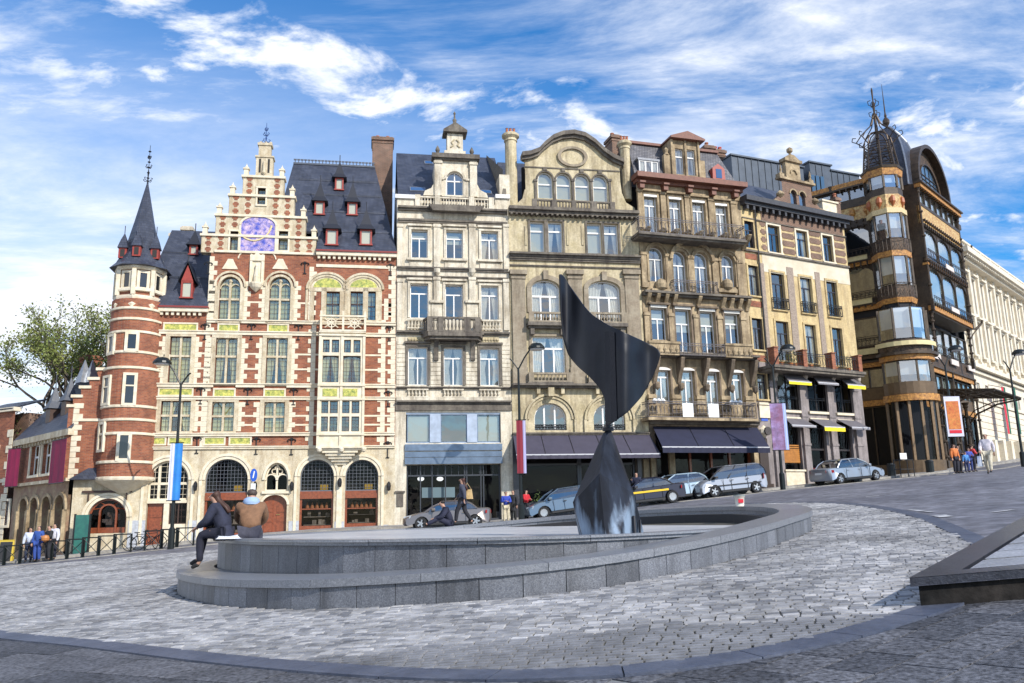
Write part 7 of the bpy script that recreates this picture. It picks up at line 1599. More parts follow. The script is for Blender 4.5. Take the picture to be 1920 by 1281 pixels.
b.box(sp0, sp1, 0, oP, zl(578), zl(575)); b.build('bay_side', FIR, wr)
column(FR, wr, sp0 + .3, oP - .2, zl(660), zl(578), .12); column(FR, wr, sp1 - .3, oP - .2, zl(660), zl(578), .12)
for s0, s1 in ((4.3, sEnd - .1),):
    framebay(FR, wr, s0, s1, zl(642), zl(584), 6, False); band(FR, wr, s0, s1, 642, 672, .35, ORN, 'spandrel_panel'); band(FR, wr, s0, s1, 673, 682, .3, GOLD); band(FR, wr, s0, s1, 670, 673, .45, FIR, 'iron_moulding', .4)
    framebay(FR, wr, s0, s1, zl(722), zl(684), 9, False); band(FR, wr, s0, s1, 722, 744, .04, mat('bronze_panel', (0, 0, 0)), 'spandrel_panel'); band(FR, wr, s0, s1, 745, 756, .16, GOLD)
    framebay(FR, wr, s0, s1, zG0 + .3, zl(757), 7, False, blind=False, open_=True); band(FR, wr, s0, s1, 0, 0, .1, mat('bronze_panel', (0, 0, 0)), 'plinth_panel', .2, (zG0 - 1, zG0 + 1.2))
    for i in range(3): a = s0 + .8 + i * (s1 - s0 - 3) / 2; band(FR, wr, a, a + 1.9, 646, 657, .6, CRP, 'sign_board', .1)
    for s in (s0 + .1, (s0 + s1) / 2, s1): column(FR, wr, s, .3, zG0 - .3, zl(672))
framebay(FR, wr, sp1 + .1, sEnd - .1, zl(552), zl(412), 1, True); framebay(FR, wr, sp1 + .1, sEnd, zl(400), zl(342), 1, False); band(FR, wr, sp1, sEnd + .3, 400, 412, .4, PAN, 'ornament_panel', .3); band(FR, wr, sp1, sEnd + .6, 331, 342, .8, FIR, 'eaves', .9)
for z_ in (zl(395), zl(560)): b = MB(FR); b.path([(sEnd, .3, z_), (sEnd + .8, .8, z_ + .1), (sEnd + 1.3, 1.2, z_ + .6), (sEnd + 1.2, 1.3, z_ + .9)], .09, 5); b.path([(sEnd, .3, z_ - 1.2), (sEnd + .5, .6, z_ - .4), (sEnd + 1.2, 1.2, z_ + .5)], .06, 5); b.build('iron_bracket', FIR, wr)
# main bodies
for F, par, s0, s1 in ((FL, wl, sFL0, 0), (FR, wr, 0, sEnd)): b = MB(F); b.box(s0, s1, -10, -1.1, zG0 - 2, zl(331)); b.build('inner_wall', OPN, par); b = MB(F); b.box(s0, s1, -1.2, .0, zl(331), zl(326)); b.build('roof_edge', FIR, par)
# corner turret: octagonal glazed oriel
RT_ = 1.4; tur = FR; b8 = lambda r, z, ph=.5: [(r * math.cos(2 * math.pi * (i + ph) / 8), r * math.sin(2 * math.pi * (i + ph) / 8), z - zG0) for i in range(8)]
T0 = empty('corner_turret', (0, 0, 0)); T0.parent = HFo
def ring(y0, y1, r0, r1, m, name):
    b = MB(); b.loft([b8(r0, zl(y1)), b8(r1, zl(y0))]); b.build(name, m, T0)
for y0, y1, r, m, n in ((337, 326 + 0, 0, None, None),): pass
for y0, y1, ra, rb, m, n in ((565, 574, 1.36, 1.46, GOLD, 'gold_band'), (541, 565, 1.34, 1.34, ORN, 'ornament_panel'), (478, 488, 1.42, 1.42, GOLD, 'gold_band'), (454, 478, 1.34, 1.34, ORN, 'ornament_panel'), (400, 409, 1.46, 1.46, mat('pale_gilded_band', (.65, .5, .25), .5, n2=(20, .4)), 'gilded_band'), (374, 400, 1.34, 1.34, PAN, 'shield_panel'), (361, 374, 1.33, 1.33, FIR, 'iron_panel'), (326, 338, 1.42, 1.5, GOLD, 'gold_band'), (322, 326, 1.55, 1.6, FIR, 'iron_moulding')): ring(y0, y1, ra, rb, m, n)
def tglass(y0, y1, r):
    b = MB(); 
    for i in range(8):
        a = 2 * math.pi * (i + .5) / 8; x, y = r * math.cos(a), r * math.sin(a); b.box(x - .07, x + .07, y - .07, y + .07, zl(y1) - zG0, zl(y0) - zG0)
    f = b.build('turret_frame', FIR, T0); p = MB(); p.loft([b8(r - .03, zl(y1)), b8(r - .03, zl(y0))], cap=False); p.build('pane', GLF, f)
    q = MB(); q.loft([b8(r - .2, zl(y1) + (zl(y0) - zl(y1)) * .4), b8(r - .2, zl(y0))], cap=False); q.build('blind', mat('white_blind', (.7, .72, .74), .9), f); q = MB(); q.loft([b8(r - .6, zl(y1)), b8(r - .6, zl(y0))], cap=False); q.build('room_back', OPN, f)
for y0, y1 in ((409, 454), (488, 541), (338, 361)): tglass(y0, y1, 1.34)
for i in range(8):
    a = 2 * math.pi * i / 8; x, y = 1.26 * math.cos(a), 1.26 * math.sin(a); b = MB(); b.lathe(x, y, [(.02, zl(397) - zG0), (.24, zl(388) - zG0), (.2, zl(380) - zG0), (.02, zl(376) - zG0)], 7); b.build('shield_ornament', mat('crimson_gold_shield', (.35, .10, .03), .5), T0)
b = MB()
for i in range(8): a = 2 * math.pi * (i + .5) / 8; b.path([(1.38 * math.cos(a), 1.38 * math.sin(a), zl(574) - zG0), (1.1 * math.cos(a), 1.1 * math.sin(a), zl(590) - zG0), (.3 * math.cos(a), .3 * math.sin(a), zl(602) - zG0)], .05, 5)
b.lathe(0, 0, [(.02, zl(616) - zG0), (.16, zl(608) - zG0), (.1, zl(602) - zG0), (.3, zl(600) - zG0), (.1, zl(596) - zG0)], 8); b.build('pendant', FIR, T0)
# recessed storeys below the oriel, curved band
for y0, y1, n, bl in ((586, 642, 3, False), (684, 722, 3, True)):
    b = MB(); r = 1.9; A3 = [math.radians(v) for v in (-165, -128, -90, -52, -15)]; za, zb_ = zl(y1) - zG0, zl(y0) - zG0
    for a in A3: b.box(r * math.cos(a) - .07, r * math.cos(a) + .07, r * math.sin(a) - .07, r * math.sin(a) + .07, za, zb_)
    f = b.build('turret_frame', FIR, T0); p = MB(); p.loft([[(r * math.cos(a), r * math.sin(a), za), (r * math.cos(a), r * math.sin(a), zb_)] for a in A3], closed=False, cap=False); p.build('pane', GLF, f)
    q = MB(); q.loft([[((r - .2) * math.cos(a), (r - .2) * math.sin(a), za + (zb_ - za) * .35), ((r - .2) * math.cos(a), (r - .2) * math.sin(a), zb_)] for a in A3], closed=False, cap=False); q.build('blind', mat('white_blind', (0, 0, 0)), f)
def arcband(y0, y1, r, m, name, th=.25, z=None):
    za, zb_ = (zl(y1) - zG0, zl(y0) - zG0) if z is None else z; A3 = [math.radians(v) for v in np.linspace(-168, -12, 13)]; b = MB()
    b.loft([[((r - th) * math.cos(a), (r - th) * math.sin(a), za), (r * math.cos(a), r * math.sin(a), za), (r * math.cos(a), r * math.sin(a), zb_), ((r - th) * math.cos(a), (r - th) * math.sin(a), zb_)] for a in A3]); b.build(name, m, T0)
arcband(673, 682, 2.1, GOLD, 'gold_band'); arcband(668, 673, 2.35, FIR, 'iron_moulding', .5); arcband(645, 668, 2.0, ORN, 'ornament_panel'); arcband(722, 744, 1.98, mat('bronze_panel', (0, 0, 0)), 'spandrel_panel'); arcband(745, 757, 2.12, GOLD, 'gold_band'); arcband(0, 0, 2.0, mat('bronze_panel', (0, 0, 0)), 'plinth_panel', .3, (-1.5, .9)); arcband(649, 657, 2.3, CRM, 'sign_board', .08)
b = MB(); r = 1.85; A3 = [math.radians(v) for v in np.linspace(-168, -12, 7)]
for a in A3: b.box(r * math.cos(a) - .09, r * math.cos(a) + .09, r * math.sin(a) - .09, r * math.sin(a) + .09, -.5, zl(757) - zG0)
f = b.build('ground_floor_frame', mat('light_bronze', (.20, .13, .07), .45, .3, n2=(6, .2)), T0); p = MB(); p.loft([[(r * math.cos(a), r * math.sin(a), .9), (r * math.cos(a), r * math.sin(a), zl(757) - zG0)] for a in A3], closed=False, cap=False); p.build('pane', GLASSD, f)
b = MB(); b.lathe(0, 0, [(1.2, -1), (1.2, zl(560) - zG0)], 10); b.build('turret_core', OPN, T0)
# belvedere crown and spires
b = MB(); zt0, zt1 = zl(322) - zG0, zl(272) - zG0
for i in range(8):
    a = 2 * math.pi * (i + .5) / 8; x, y = 1.25 * math.cos(a), 1.25 * math.sin(a); b.tube((x * 1.05, y * 1.05, zt0), (x * .82, y * .82, zt1), .07, 6)
    b.path([(x * .82, y * .82, zt1), (x * 1.25, y * 1.25, zt1 + .5), (x * .9, y * .9, zt1 + 1.1), (x * .35, y * .35, zt1 + 1.7), (x * .1, y * .1, zt1 + 2.6)], .045, 5)
    b.path([(x * 1.2, y * 1.2, zt1 + .45), (x * 1.5, y * 1.5, zt1 + .65), (x * 1.45, y * 1.45, zt1 + .95), (x * 1.25, y * 1.25, zt1 + .9)], .035, 4)
    a2 = 2 * math.pi * (i + 1.5) / 8; x2, y2 = 1.25 * math.cos(a2), 1.25 * math.sin(a2)
    b.path([(x * .82, y * .82, zt1), (x * .75, y * .75, zt1 + .5), (x * .5, y * .5, zt1 + .95), (0, 0, zt1 + 1.2)], .05, 5)
    for k in (0, .12, .22, .38, .55, .7, .8, .9, 1): f_ = 1.05 - .23 * k; z = zt0 + (zt1 - zt0) * k; b.tube((x * f_, y * f_, z), (x2 * f_, y2 * f_, z), .035, 4)
    b.tube((x * 1.05, y * 1.05, zt0), (x2, y2, zt0 + (zt1 - zt0) * .22), .02, 4); b.path([(x * .95, y * .95, zt0 + (zt1 - zt0) * .45), ((x + x2) / 2 * .9, (y + y2) / 2 * .9, zt0 + (zt1 - zt0) * .78), (x2 * .95, y2 * .95, zt0 + (zt1 - zt0) * .45)], .035, 4)
ztip = at(1634, 176, CY - .0).z - zG0
b.lathe(0, 0, [(.14, zt1 + .6), (.10, zt1 + 2.4), (.18, zt1 + 2.6), (.07, zt1 + 2.8), (.14, zt1 + 3.6), (.05, zt1 + 3.8), (.08, zt1 + 4.8), (.03, zt1 + 5), (.02, ztip)], 8)
for z in (zt1 + 2.6, zt1 + 3.6):
    for i in range(4): a = i * math.pi / 2; b.path([(0, 0, z - .3), (.4 * math.cos(a), .4 * math.sin(a), z - .1), (.45 * math.cos(a), .45 * math.sin(a), z + .2), (.2 * math.cos(a), .2 * math.sin(a), z + .3)], .03, 4)
b.build('openwork_crown', mat('dark_bronze', (.07, .05, .035), .45, .5), T0)
# curved slate dome behind the turret, and arched glazed gable
YD = CY + 4.0; xD = at(1670, 300, YD).x - CX; zr0 = zl(331) - zG0; zr1 = at(1676, 243, YD).z - zG0; dm = empty('slate_dome', (xD, YD - CY, 0), FR.a); dm.parent = HFo
P_ = [(1.0, 0), (1.0, .22), (.95, .42), (.84, .62), (.66, .80), (.42, .93), (.22, 1.0)]; rD = 1.65
R2 = [[(sx * rD * u, sy * rD * u, zr0 + (zr1 - zr0) * v) for sx, sy in ((-1, -1), (1, -1), (1, 1), (-1, 1))] for u, v in P_]
b = MB(); b.loft(R2); b.build('slate_shell', SLATE, dm)
for k in range(4): b = MB(); b.path([(R2[i][k][0] * 1.01, R2[i][k][1] * 1.01, R2[i][k][2] + .02) for i in range(7)], .07, 5); b.build('lead_hip', ZINC, dm)
zt_ = at(1661, 158, YD).z - zG0; b = MB(); b.lathe(0, 0, [(.45, zr1), (.15, zr1 + .1), (.1, zr1 + .25), (.28, zr1 + .55), (.30, zr1 + .8), (.08, zr1 + 1.15), (.12, zr1 + 1.25), (.06, zr1 + 1.5), (.015, zt_)], 8); b.build('roof_spire', mat('dark_bronze', (0, 0, 0)), dm)
zr0 = zl(331)
c = (sp0 + sp1) / 2; r = (sp1 - sp0) / 2 * .80; zb_ = zl(331); rise = FR.Z(1758, 296, oP - .3) - zb_; zs = zb_ + rise - r * .98; 
b = MB(FR); archband(b, c - r + .3, c + r - .3, zs, r * .98 - .3, .32, -.4, oP, 0, 18); b.box(c - r, c - r + .3, -.4, oP, zb_, zs); b.box(c + r - .3, c + r, -.4, oP, zb_, zs); b.build('arched_gable', FIR, wr)
b = MB(FR); b.prism([(c - r + .3, zb_), (c + r - .3, zb_)] + arcpts(c - r + .3, c + r - .3, zs, r * .98 - .3, 16)[::-1], oP - .7, oP - .6); b.build('ornament_lattice', ORN, wr)
w_ = r * .62; b = MB(FR); b.prism([(c - w_, zb_ + .8), (c + w_, zb_ + .8)] + arcpts(c - w_, c + w_, zs - .2, r * .62, 12)[::-1], oP - .6, oP - .55); b.build('pane', ZG, wr)
b = MB(FR); archband(b, c - w_, c + w_, zs - .2, r * .62, .1, oP - .6, oP - .4, 0, 12)
for i in range(6): s = c - w_ + 2 * w_ * i / 5; b.box(s - .03, s + .03, oP - .56, oP - .5, zb_ + .8, zs - .2 + math.sqrt(max(0, 1 - ((s - c) / w_) ** 2)) * r * .62)
for k in range(4): z = zb_ + .8 + k * (zs + .8 - zb_) / 4; b.box(c - w_, c + w_, oP - .56, oP - .49, z - .03, z + .03)
b.build('glazing_bar', FIR, wr)
b = MB(FR); b.loft([[(c - r, -3.5, zb_), (c + r, -3.5, zb_), (c + r, -.3, zb_), (c - r, -.3, zb_)], [(c - r * .9, -3.5, zs + .3), (c + r * .9, -3.5, zs + .3), (c + r * .9, -.4, zs + .3), (c - r * .9, -.4, zs + .3)], [(c - .4, -3.5, zs + r * .9), (c + .4, -3.5, zs + r * .9), (c + .4, -.4, zs + r * .9), (c - .4, -.4, zs + r * .9)]]); b.build('rear_roof', SLATE, wr)
for ya_, yb_ in ((446, 474), (536, 562)): railing(FR, wr, sp0, sp1, zl(yb_), zl(ya_ + 12), oP + .25, 16, m=FIR)
railing(FR, wr, 1.3, 4.1, zl(470), zl(455), .35, 9, m=FIR); railing(FR, wr, 1.3, 4.1, zl(552), zl(537), .35, 9, m=FIR); railing(FR, wr, 4.4, sEnd - .2, zl(642), zl(624), .5, 26, m=FIR); railing(FL, wl, -4, -1.2, zl(642), zl(624), .4, 9, m=FIR); railing(FL, wl, -4, -1.2, zl(552), zl(538), .4, 9, m=FIR); railing(FL, wl, -4, -1.2, zl(470), zl(456), .4, 9, m=FIR)
for s_ in (sp0, sp1): column(FR, wr, s_, oP + .05, zl(575), zl(341), .12)
for y_ in (400, 410, 480, 486, 562, 338): rivets(FR, wr, sp0, sp1, zl(y_) , oP + .05, .5, FIR); rivets(FR, wr, 1.3, 4.2, zl(y_), .08, .5, FIR); rivets(FL, wl, -4, -1.3, zl(y_), .08, .5, FIR)
b = MB()
for ya_, yb_ in ((478, 440), (562, 520)):
    for i in range(32):
        a = 2 * math.pi * i / 32; z0_, z1_ = zl(ya_) - zG0, zl(yb_) - zG0; z1_ = z0_ + (z1_ - z0_) * .55; r_ = 1.46; b.tube((r_ * math.cos(a), r_ * math.sin(a), z0_), (r_ * math.cos(a), r_ * math.sin(a), z1_), .018, 3); a2 = 2 * math.pi * (i + 1) / 32; b.tube((r_ * math.cos(a), r_ * math.sin(a), z1_), (r_ * math.cos(a2), r_ * math.sin(a2), z1_), .03, 4); b.tube((r_ * math.cos(a), r_ * math.sin(a), z0_), (r_ * math.cos(a2), r_ * math.sin(a2), (z0_ + z1_) / 2), .018, 3)
b.build('turret_railing', FIR, T0)
# marquee
ms0, ms1, mo = 5.0, 12.6, 4.6; mz = zG0 + 6.2; mq = MB(FR)
mzf = lambda s, o: mz + .5 - .11 * o
for i in range(8): s = ms0 + (ms1 - ms0) * i / 7; mq.tube((s, .1, mzf(s, .1)), (s, mo, mzf(s, mo)), .06, 5)
for o in np.linspace(.1, mo, 6): mq.tube((ms0, o, mzf(0, o)), (ms1, o, mzf(0, o)), .06, 5)
for s in (ms0, ms1):
    mq.path([(s, .2, mz - 2.2), (s, 1.2, mz - 1.0), (s, 2.8, mz - .35), (s, mo, mzf(s, mo) - .1)], .08, 5); mq.path([(s, .2, mz - 1.7), (s, 1.0, mz - .7), (s, 2.6, mz - .1), (s, mo - .2, mzf(s, mo))], .05, 5)
    for t_ in (.2, .4, .6, .8): mq.tube((s, .2 + t_ * 4, mz - 2.2 + 2.0 * t_ ** .5), (s, .2 + t_ * 4, mzf(s, t_ * 4)), .03, 4)
mq_ = mq.build('marquee', FIR, wr); b = MB(FR); b.poly([(ms0, .1, mzf(0, .1) + .07), (ms1, .1, mzf(0, .1) + .07), (ms1, mo, mzf(0, mo) + .07), (ms0, mo, mzf(0, mo) + .07)]); b.build('marquee_glass', glass('dusty_marquee_glass', (.55, .52, .42), .12), mq_)
for s in (5.3, 8.8, 12.2): column(FR, wr, s, .5, zG0 + .2, mz, .2)
# ================================================================== BUILDING G : long white classical palace
FG.z0 = g(FG.P.x, FG.P.y)
HG = thing('white_classical_palace', 'long white classical facade with pilasters running downhill from the iron store', 'building', (FG.P.x, FG.P.y, FG.z0), FG.a)
F = FG; zt_ = F.Z(1806, 497); Lg = 34
zr = lambda y: F.Z(1829, y)
xs_ = [2.2 + 2.75 * i for i in range(11)]; opG = []
for s in xs_: opG += [(s - .45, s + .45, zr(588), zr(530)), (s - .45, s + .45, zr(664), zr(604)), (s - .5, s + .5, zr(745), zr(716))]
b = MB(F); wall(b, 0, Lg, F.z0 - 1, zt_, opG, 0, .4); b.build('rendered_wall', STONE_G, HG); b = MB(F); b.box(0, Lg, -12, -1.2, F.z0 - 1, zt_ + .5); b.build('inner_wall', OPN, HG)
for i, s in enumerate(xs_):
    for dx in (-1.375,): b = MB(F); b.box(s + dx - .28, s + dx + .28, 0, .22, zr(680), zr(508)); b.box(s + dx - .36, s + dx + .36, 0, .34, zr(512), zr(506)); b.box(s + dx - .34, s + dx + .34, 0, .3, zr(684), zr(678)); b.build('pilaster', STONE_G, HG)
    for z in (zr(604) + .25, zr(530) + .25): b = MB(F); b.box(s - .8, s + .8, 0, .4, z, z + .18); b.box(s - .65, s + .65, 0, .15, z - .2, z); b.build('window_hood', STONE_G, HG)
    b = MB(F); b.box(s - .7, s + .7, 0, .3, zr(664) - .3, zr(664) - .1); b.box(s - .2, s + .2, 0, .4, zr(664) - .6, zr(664) - .3); b.build('window_sill', STONE_G, HG)
for q in opG: window(F, HG, q, cols=1, trans=(.6,), dep=.15, gl=GLASS)
for y0, y1, o in ((686, 693, .6), (696, 701, .25), (748, 752, .2)): b = MB(F); b.box(0, Lg, 0, o, zr(y1), zr(y0)); b.build('string_course', STONE_G, HG)
b = MB(F); b.box(0, Lg, -.5, .7, zt_, zt_ + .5); b.box(-.2, Lg, -.5, 1.3, zt_ + .5, zt_ + 1.0); 
for i in range(60): s = .2 + i * .56; b.box(s, s + .28, 0, 1.1, zt_ + .25, zt_ + .5)
b.build('great_cornice', STONE_G, HG)
balustrade(F, HG, 0, Lg, zt_ + 1.0, zt_ + 2.1, .6, STONE_G, 70, .2, [.3 + 3.3 * i for i in range(11)], .3)
b = MB(F)
for k in range(9): z = F.z0 + .4 + k * (zr(752) - F.z0 - .4) / 9; b.box(0, Lg, 0, .06, z, z + (zr(752) - F.z0 - .4) / 9 - .08)
b.build('rusticated_base', STONE_G, HG)
for i in range(10): s = 3.6 + 2.75 * i; b = MB(F); b.box(s - .4, s + .4, 0, .5, F.z0 - .5, F.z0 + 2.2 + .033 * s); b.build('base_pier', STONE_G, HG)
for i, (x, cols3) in enumerate(((1884, ((.55, .03, .06), (.5, .02, .05), (.01, .12, .07))), (1903, ((.6, .6, .58), (.5, .02, .05), (.01, .12, .07))))):
    o = 1.2; s = F.S(x, 770, o); z1, z0 = F.Z(x, 728, o), F.Z(x, 812, o); L = ('red, white and green flag banner hung in front of the white palace, left of two', 'red and dark green flag banner on the white palace, nearest the right picture edge')[i]
    w = F.w(s, o, z1); fl = thing('flag_banner', L, 'flag', (w.x, w.y, z0), F.a, 'flag banners on the white palace')
    for k, c3 in enumerate(cols3): b = MB(); b.loft([[(k * .36 + .36 * j / 3, .04 * math.sin(k * 3 + j * 1.9), 0) for j in range(4)], [(k * .36 + .36 * j / 3, .04 * math.cos(k * 3 + j), z1 - z0) for j in range(4)]], closed=False, cap=False); b.build('flag_stripe', mat('flag_%d' % (i * 3 + k), c3, .8), fl)
    b = MB(); b.tube((-.05, 0, z1 - z0 + .03), (1.15, 0, z1 - z0 + .03), .03, 6); b.tube((.5, 0, z1 - z0), (.5, o, z1 - z0 + .4), .03, 6); b.build('flag_pole', BLACK, fl)
# ================================================================== BUILDING H : low brick wing with dormers at the left
cH = FA.w(FA.S(130, 900), .0, 0); FH = Fac((cH.x, cH.y), -.93); F = FH
HH = thing('low_brick_wing', 'low red brick wing with stepped gable and spiky slate dormers, left of the corner turret', 'building', (F.P.x, F.P.y, F.z0), F.a)
zEv = F.Z(129, 806); sH = F.S(33, 850); zbh = F.z0 - 2
hw = [F.rect(58, 74, 834, 890), F.rect(80, 96, 830, 888), F.rect(103, 118, 828, 886)]; za_, zb_ = hw[1][2], hw[1][3]; hw = [(q[0], q[1], za_, zb_) for q in hw]
ha = [F.rect(36, 52, 935, 1015), F.rect(56, 72, 932, 1015), F.rect(78, 96, 930, 1015), F.rect(102, 122, 928, 1015)]; ha = [(q[0], q[1], F.z0 + .3, F.Z(100, 930)) for q in ha]
b = MB(F); wall(b, sH, 0, F.Z(129, 900), zEv, hw, 0, .35); b.build('brick_wall', BRICK, HH)
b = MB(F); wall(b, sH, 0, zbh, F.Z(129, 900), ha, 0, .5)
for q in ha: spandrel(b, q[0], q[1], q[3], (q[1] - q[0]) / 2, 0, -.5, 0)
b.build('arcade_wall', mat('dusky_brick_stone', (.25, .15, .10), .85, n1=(1.5, (.35, .27, .16)), n2=(8, .2)), HH); b = MB(F); b.box(sH, -.1, -5, -1, zbh, zEv); b.build('inner_wall', INTER, HH)
for q in ha: b = MB(F); r = (q[1] - q[0]) / 2; archband(b, q[0], q[1], q[3] - r, r, .18, 0, .12); b.box(q[0] - .2, q[0], 0, .2, q[2], q[3] - r); b.box(q[1], q[1] + .1, 0, .2, q[2], q[3] - r); b.build('arch_surround', STONE_D, HH); window(F, HH, q, cols=2, trans=(.6,), rise=r, fm=STONE_D, gl=GLASSD, dep=.3)
for q in hw: b = MB(F); frame_rect(b, q[0], q[1], q[2], q[3], .14, 0, .08); b.build('window_surround', WHITE_ST, HH); window(F, HH, q, cols=2, trans=(.6,), gl=LEADED, dep=.2, fw=.08)
b = MB(F); b.box(sH, .05, 0, .3, zEv - .35, zEv); b.box(sH, .02, 0, .2, F.Z(129, 902), F.Z(129, 896)); 
for i in range(18): s = sH - sH * (i + .3) / 18; b.box(s, s + .12, 0, .22, zEv - .55, zEv - .35)
b.build('cornice', STONE_A, HH)
zR_ = F.Z(129, 720, -3.2); b = MB(F); b.slab([(sH, .3, zEv), (0, .3, zEv), (0, -3.2, zR_), (sH, -3.2, zR_)], (0, -.08, -.1)); b.box(sH, 0, -6, -3.2, zEv, zR_ - .05); b.build('slate_roof', SLATE, HH)
kH = (zR_ - zEv) / 3.5
for x, y in ((92, 790), (121, 776)):
    p = F.slope(x, y, .3, zEv, kH); b = MB(F); b.box(p.x - .35, p.x + .35, p.y - .8, p.y + .1, p.z - .1, p.z + .8); d = b.build('dormer', DARKW, HH); r = MB(F); r.lathe(p.x, p.y - .2, [(.65, p.z + .75), (.35, p.z + 1.2), (.02, p.z + 2.2)], 4, ph=math.pi / 4); r.tube((p.x, p.y - .2, p.z + 2.1), (p.x, p.y - .2, p.z + 2.9), .03, 5); r.build('dormer_roof', LEAD, d)
G_ = FA; gm = thing('stepped_gable_wall', 'stepped red brick gable wall with pale coping joining the low wing to the turret', 'wall', (G_.w(FA.S(130, 900), 0, 0).x, G_.w(FA.S(130, 900), 0, 0).y, FA.z0), FA.a)
off_ = FA.S(130, 900)
class Sub(Fac): pass
FG2 = Fac((cH.x, cH.y), .17, FA.z0); F = FG2
st = [(129, 763), (137, 763), (137, 745), (152, 745), (152, 728), (168, 728), (168, 712), (184, 712), (184, 694), (205, 694)]
pts = [F.h(x, y, -.02) for x, y in st]; z9 = F.Z(160, 899); b = MB(F); b.prism([(pts[0][0], z9)] + pts + [(pts[-1][0], z9)], -.5, -.02); b.build('brick_wall', BRICK, gm)
for p, q in zip(pts[::2], pts[1::2]): b = MB(F); b.box(p[0] - .1, q[0] + .1, -.6, .06, p[1] - .02, p[1] + .14); b.build('coping_stone', WHITE_ST, gm)
b = MB(F); s = F.S(131, 850)
for k in range(14): z = z9 + k * .3; b.box(s, s + (.5 if k % 2 else .3), -.1, .01, z, z + .28)
b.box(s, pts[-1][0], -.1, .03, F.Z(160, 790), F.Z(160, 785)); b.build('quoin_stones', WHITE_ST, gm)
b = MB(F); a_, c_ = F.S(134, 890), F.S(196, 885); b.loft([[(a_, .0, F.Z(160, 900)), (c_, .0, F.Z(160, 900)), (c_, .5, F.Z(160, 900)), (a_, .5, F.Z(160, 900))], [((a_ + c_) / 2, 0, F.Z(160, 878)), (c_ - .2, 0, F.Z(160, 878)), (c_ - .2, .02, F.Z(160, 878)), ((a_ + c_) / 2, .02, F.Z(160, 878))]]); b.build('lean_to_roof', SLATE, gm)
for x, y0, y1, x1 in ((150, 668, 720, 183),): chimney(FH, HH, x - 2, x + 10, 668, 735, -3.4, 1.0, BRICK, 0)
for x in (158, 172): b = MB(F); s, z = F.h(x, 700, -2.5); b.lathe(s, -2.5, [(.5, z - .6), (.3, z), (.02, z + .8)], 4); b.build('dormer_roof', ZINC, gm)
# further brick house at the left edge
wq = FH.w(sH - .4, -.3, 0); FI = Fac((wq.x - .6, wq.y), -.5); F = FI
HI = thing('far_left_brick_house', 'brick and stone house cut off by the left picture edge, with a purple banner', 'building', (F.P.x, F.P.y, F.z0), F.a)
s0 = F.S(-60, 900); zt_ = F.Z(18, 772); iw = [F.rect(3, 17, 940, 985), F.rect(-20, -6, 840, 900)]
b = MB(F); wall(b, s0, 0, F.z0 - 2, zt_, iw, 0, .4); b.build('brick_wall', BRICK, HI); b = MB(F); b.box(s0, -.1, -3, -1, F.z0 - 2, zt_); b.build('inner_wall', BRICKD, HI)
for q in iw: b = MB(F); frame_rect(b, q[0], q[1], q[2], q[3], .15, 0, .08); b.build('window_surround', WHITE_ST, HI); window(F, HI, q, trans=(.6,))
b = MB(F); b.box(s0, .05, 0, .1, F.Z(10, 905), F.Z(10, 898)); b.box(s0, 0.1, -.3, .2, zt_, zt_ + .25)
for k in range(16): z = F.z0 + k * .5; b.box(-(.55 if k % 2 else .3), .02, 0, .04, z, z + .46)
b.build('stone_dressing', WHITE_ST, HI)
b = MB(F); b.slab([(s0, .2, zt_ + .2), (0, .2, zt_ + .2), (0, -2, zt_ + 1), (s0, -2, zt_ + 1)], (0, 0, -.1)); b.build('slate_roof', SLATE, HI)
# ================================================================== OBJECTS ON THE SQUARE
def putY(x, y, Y):
    d = at(x, y, Y); return Vector((d.x, Y, g(d.x, Y)))
def putF(F, x, y, o):
    s, z = F.h(x, y, o); p = F.w(s, o, 0); return Vector((p.x, p.y, g(p.x, p.y)))
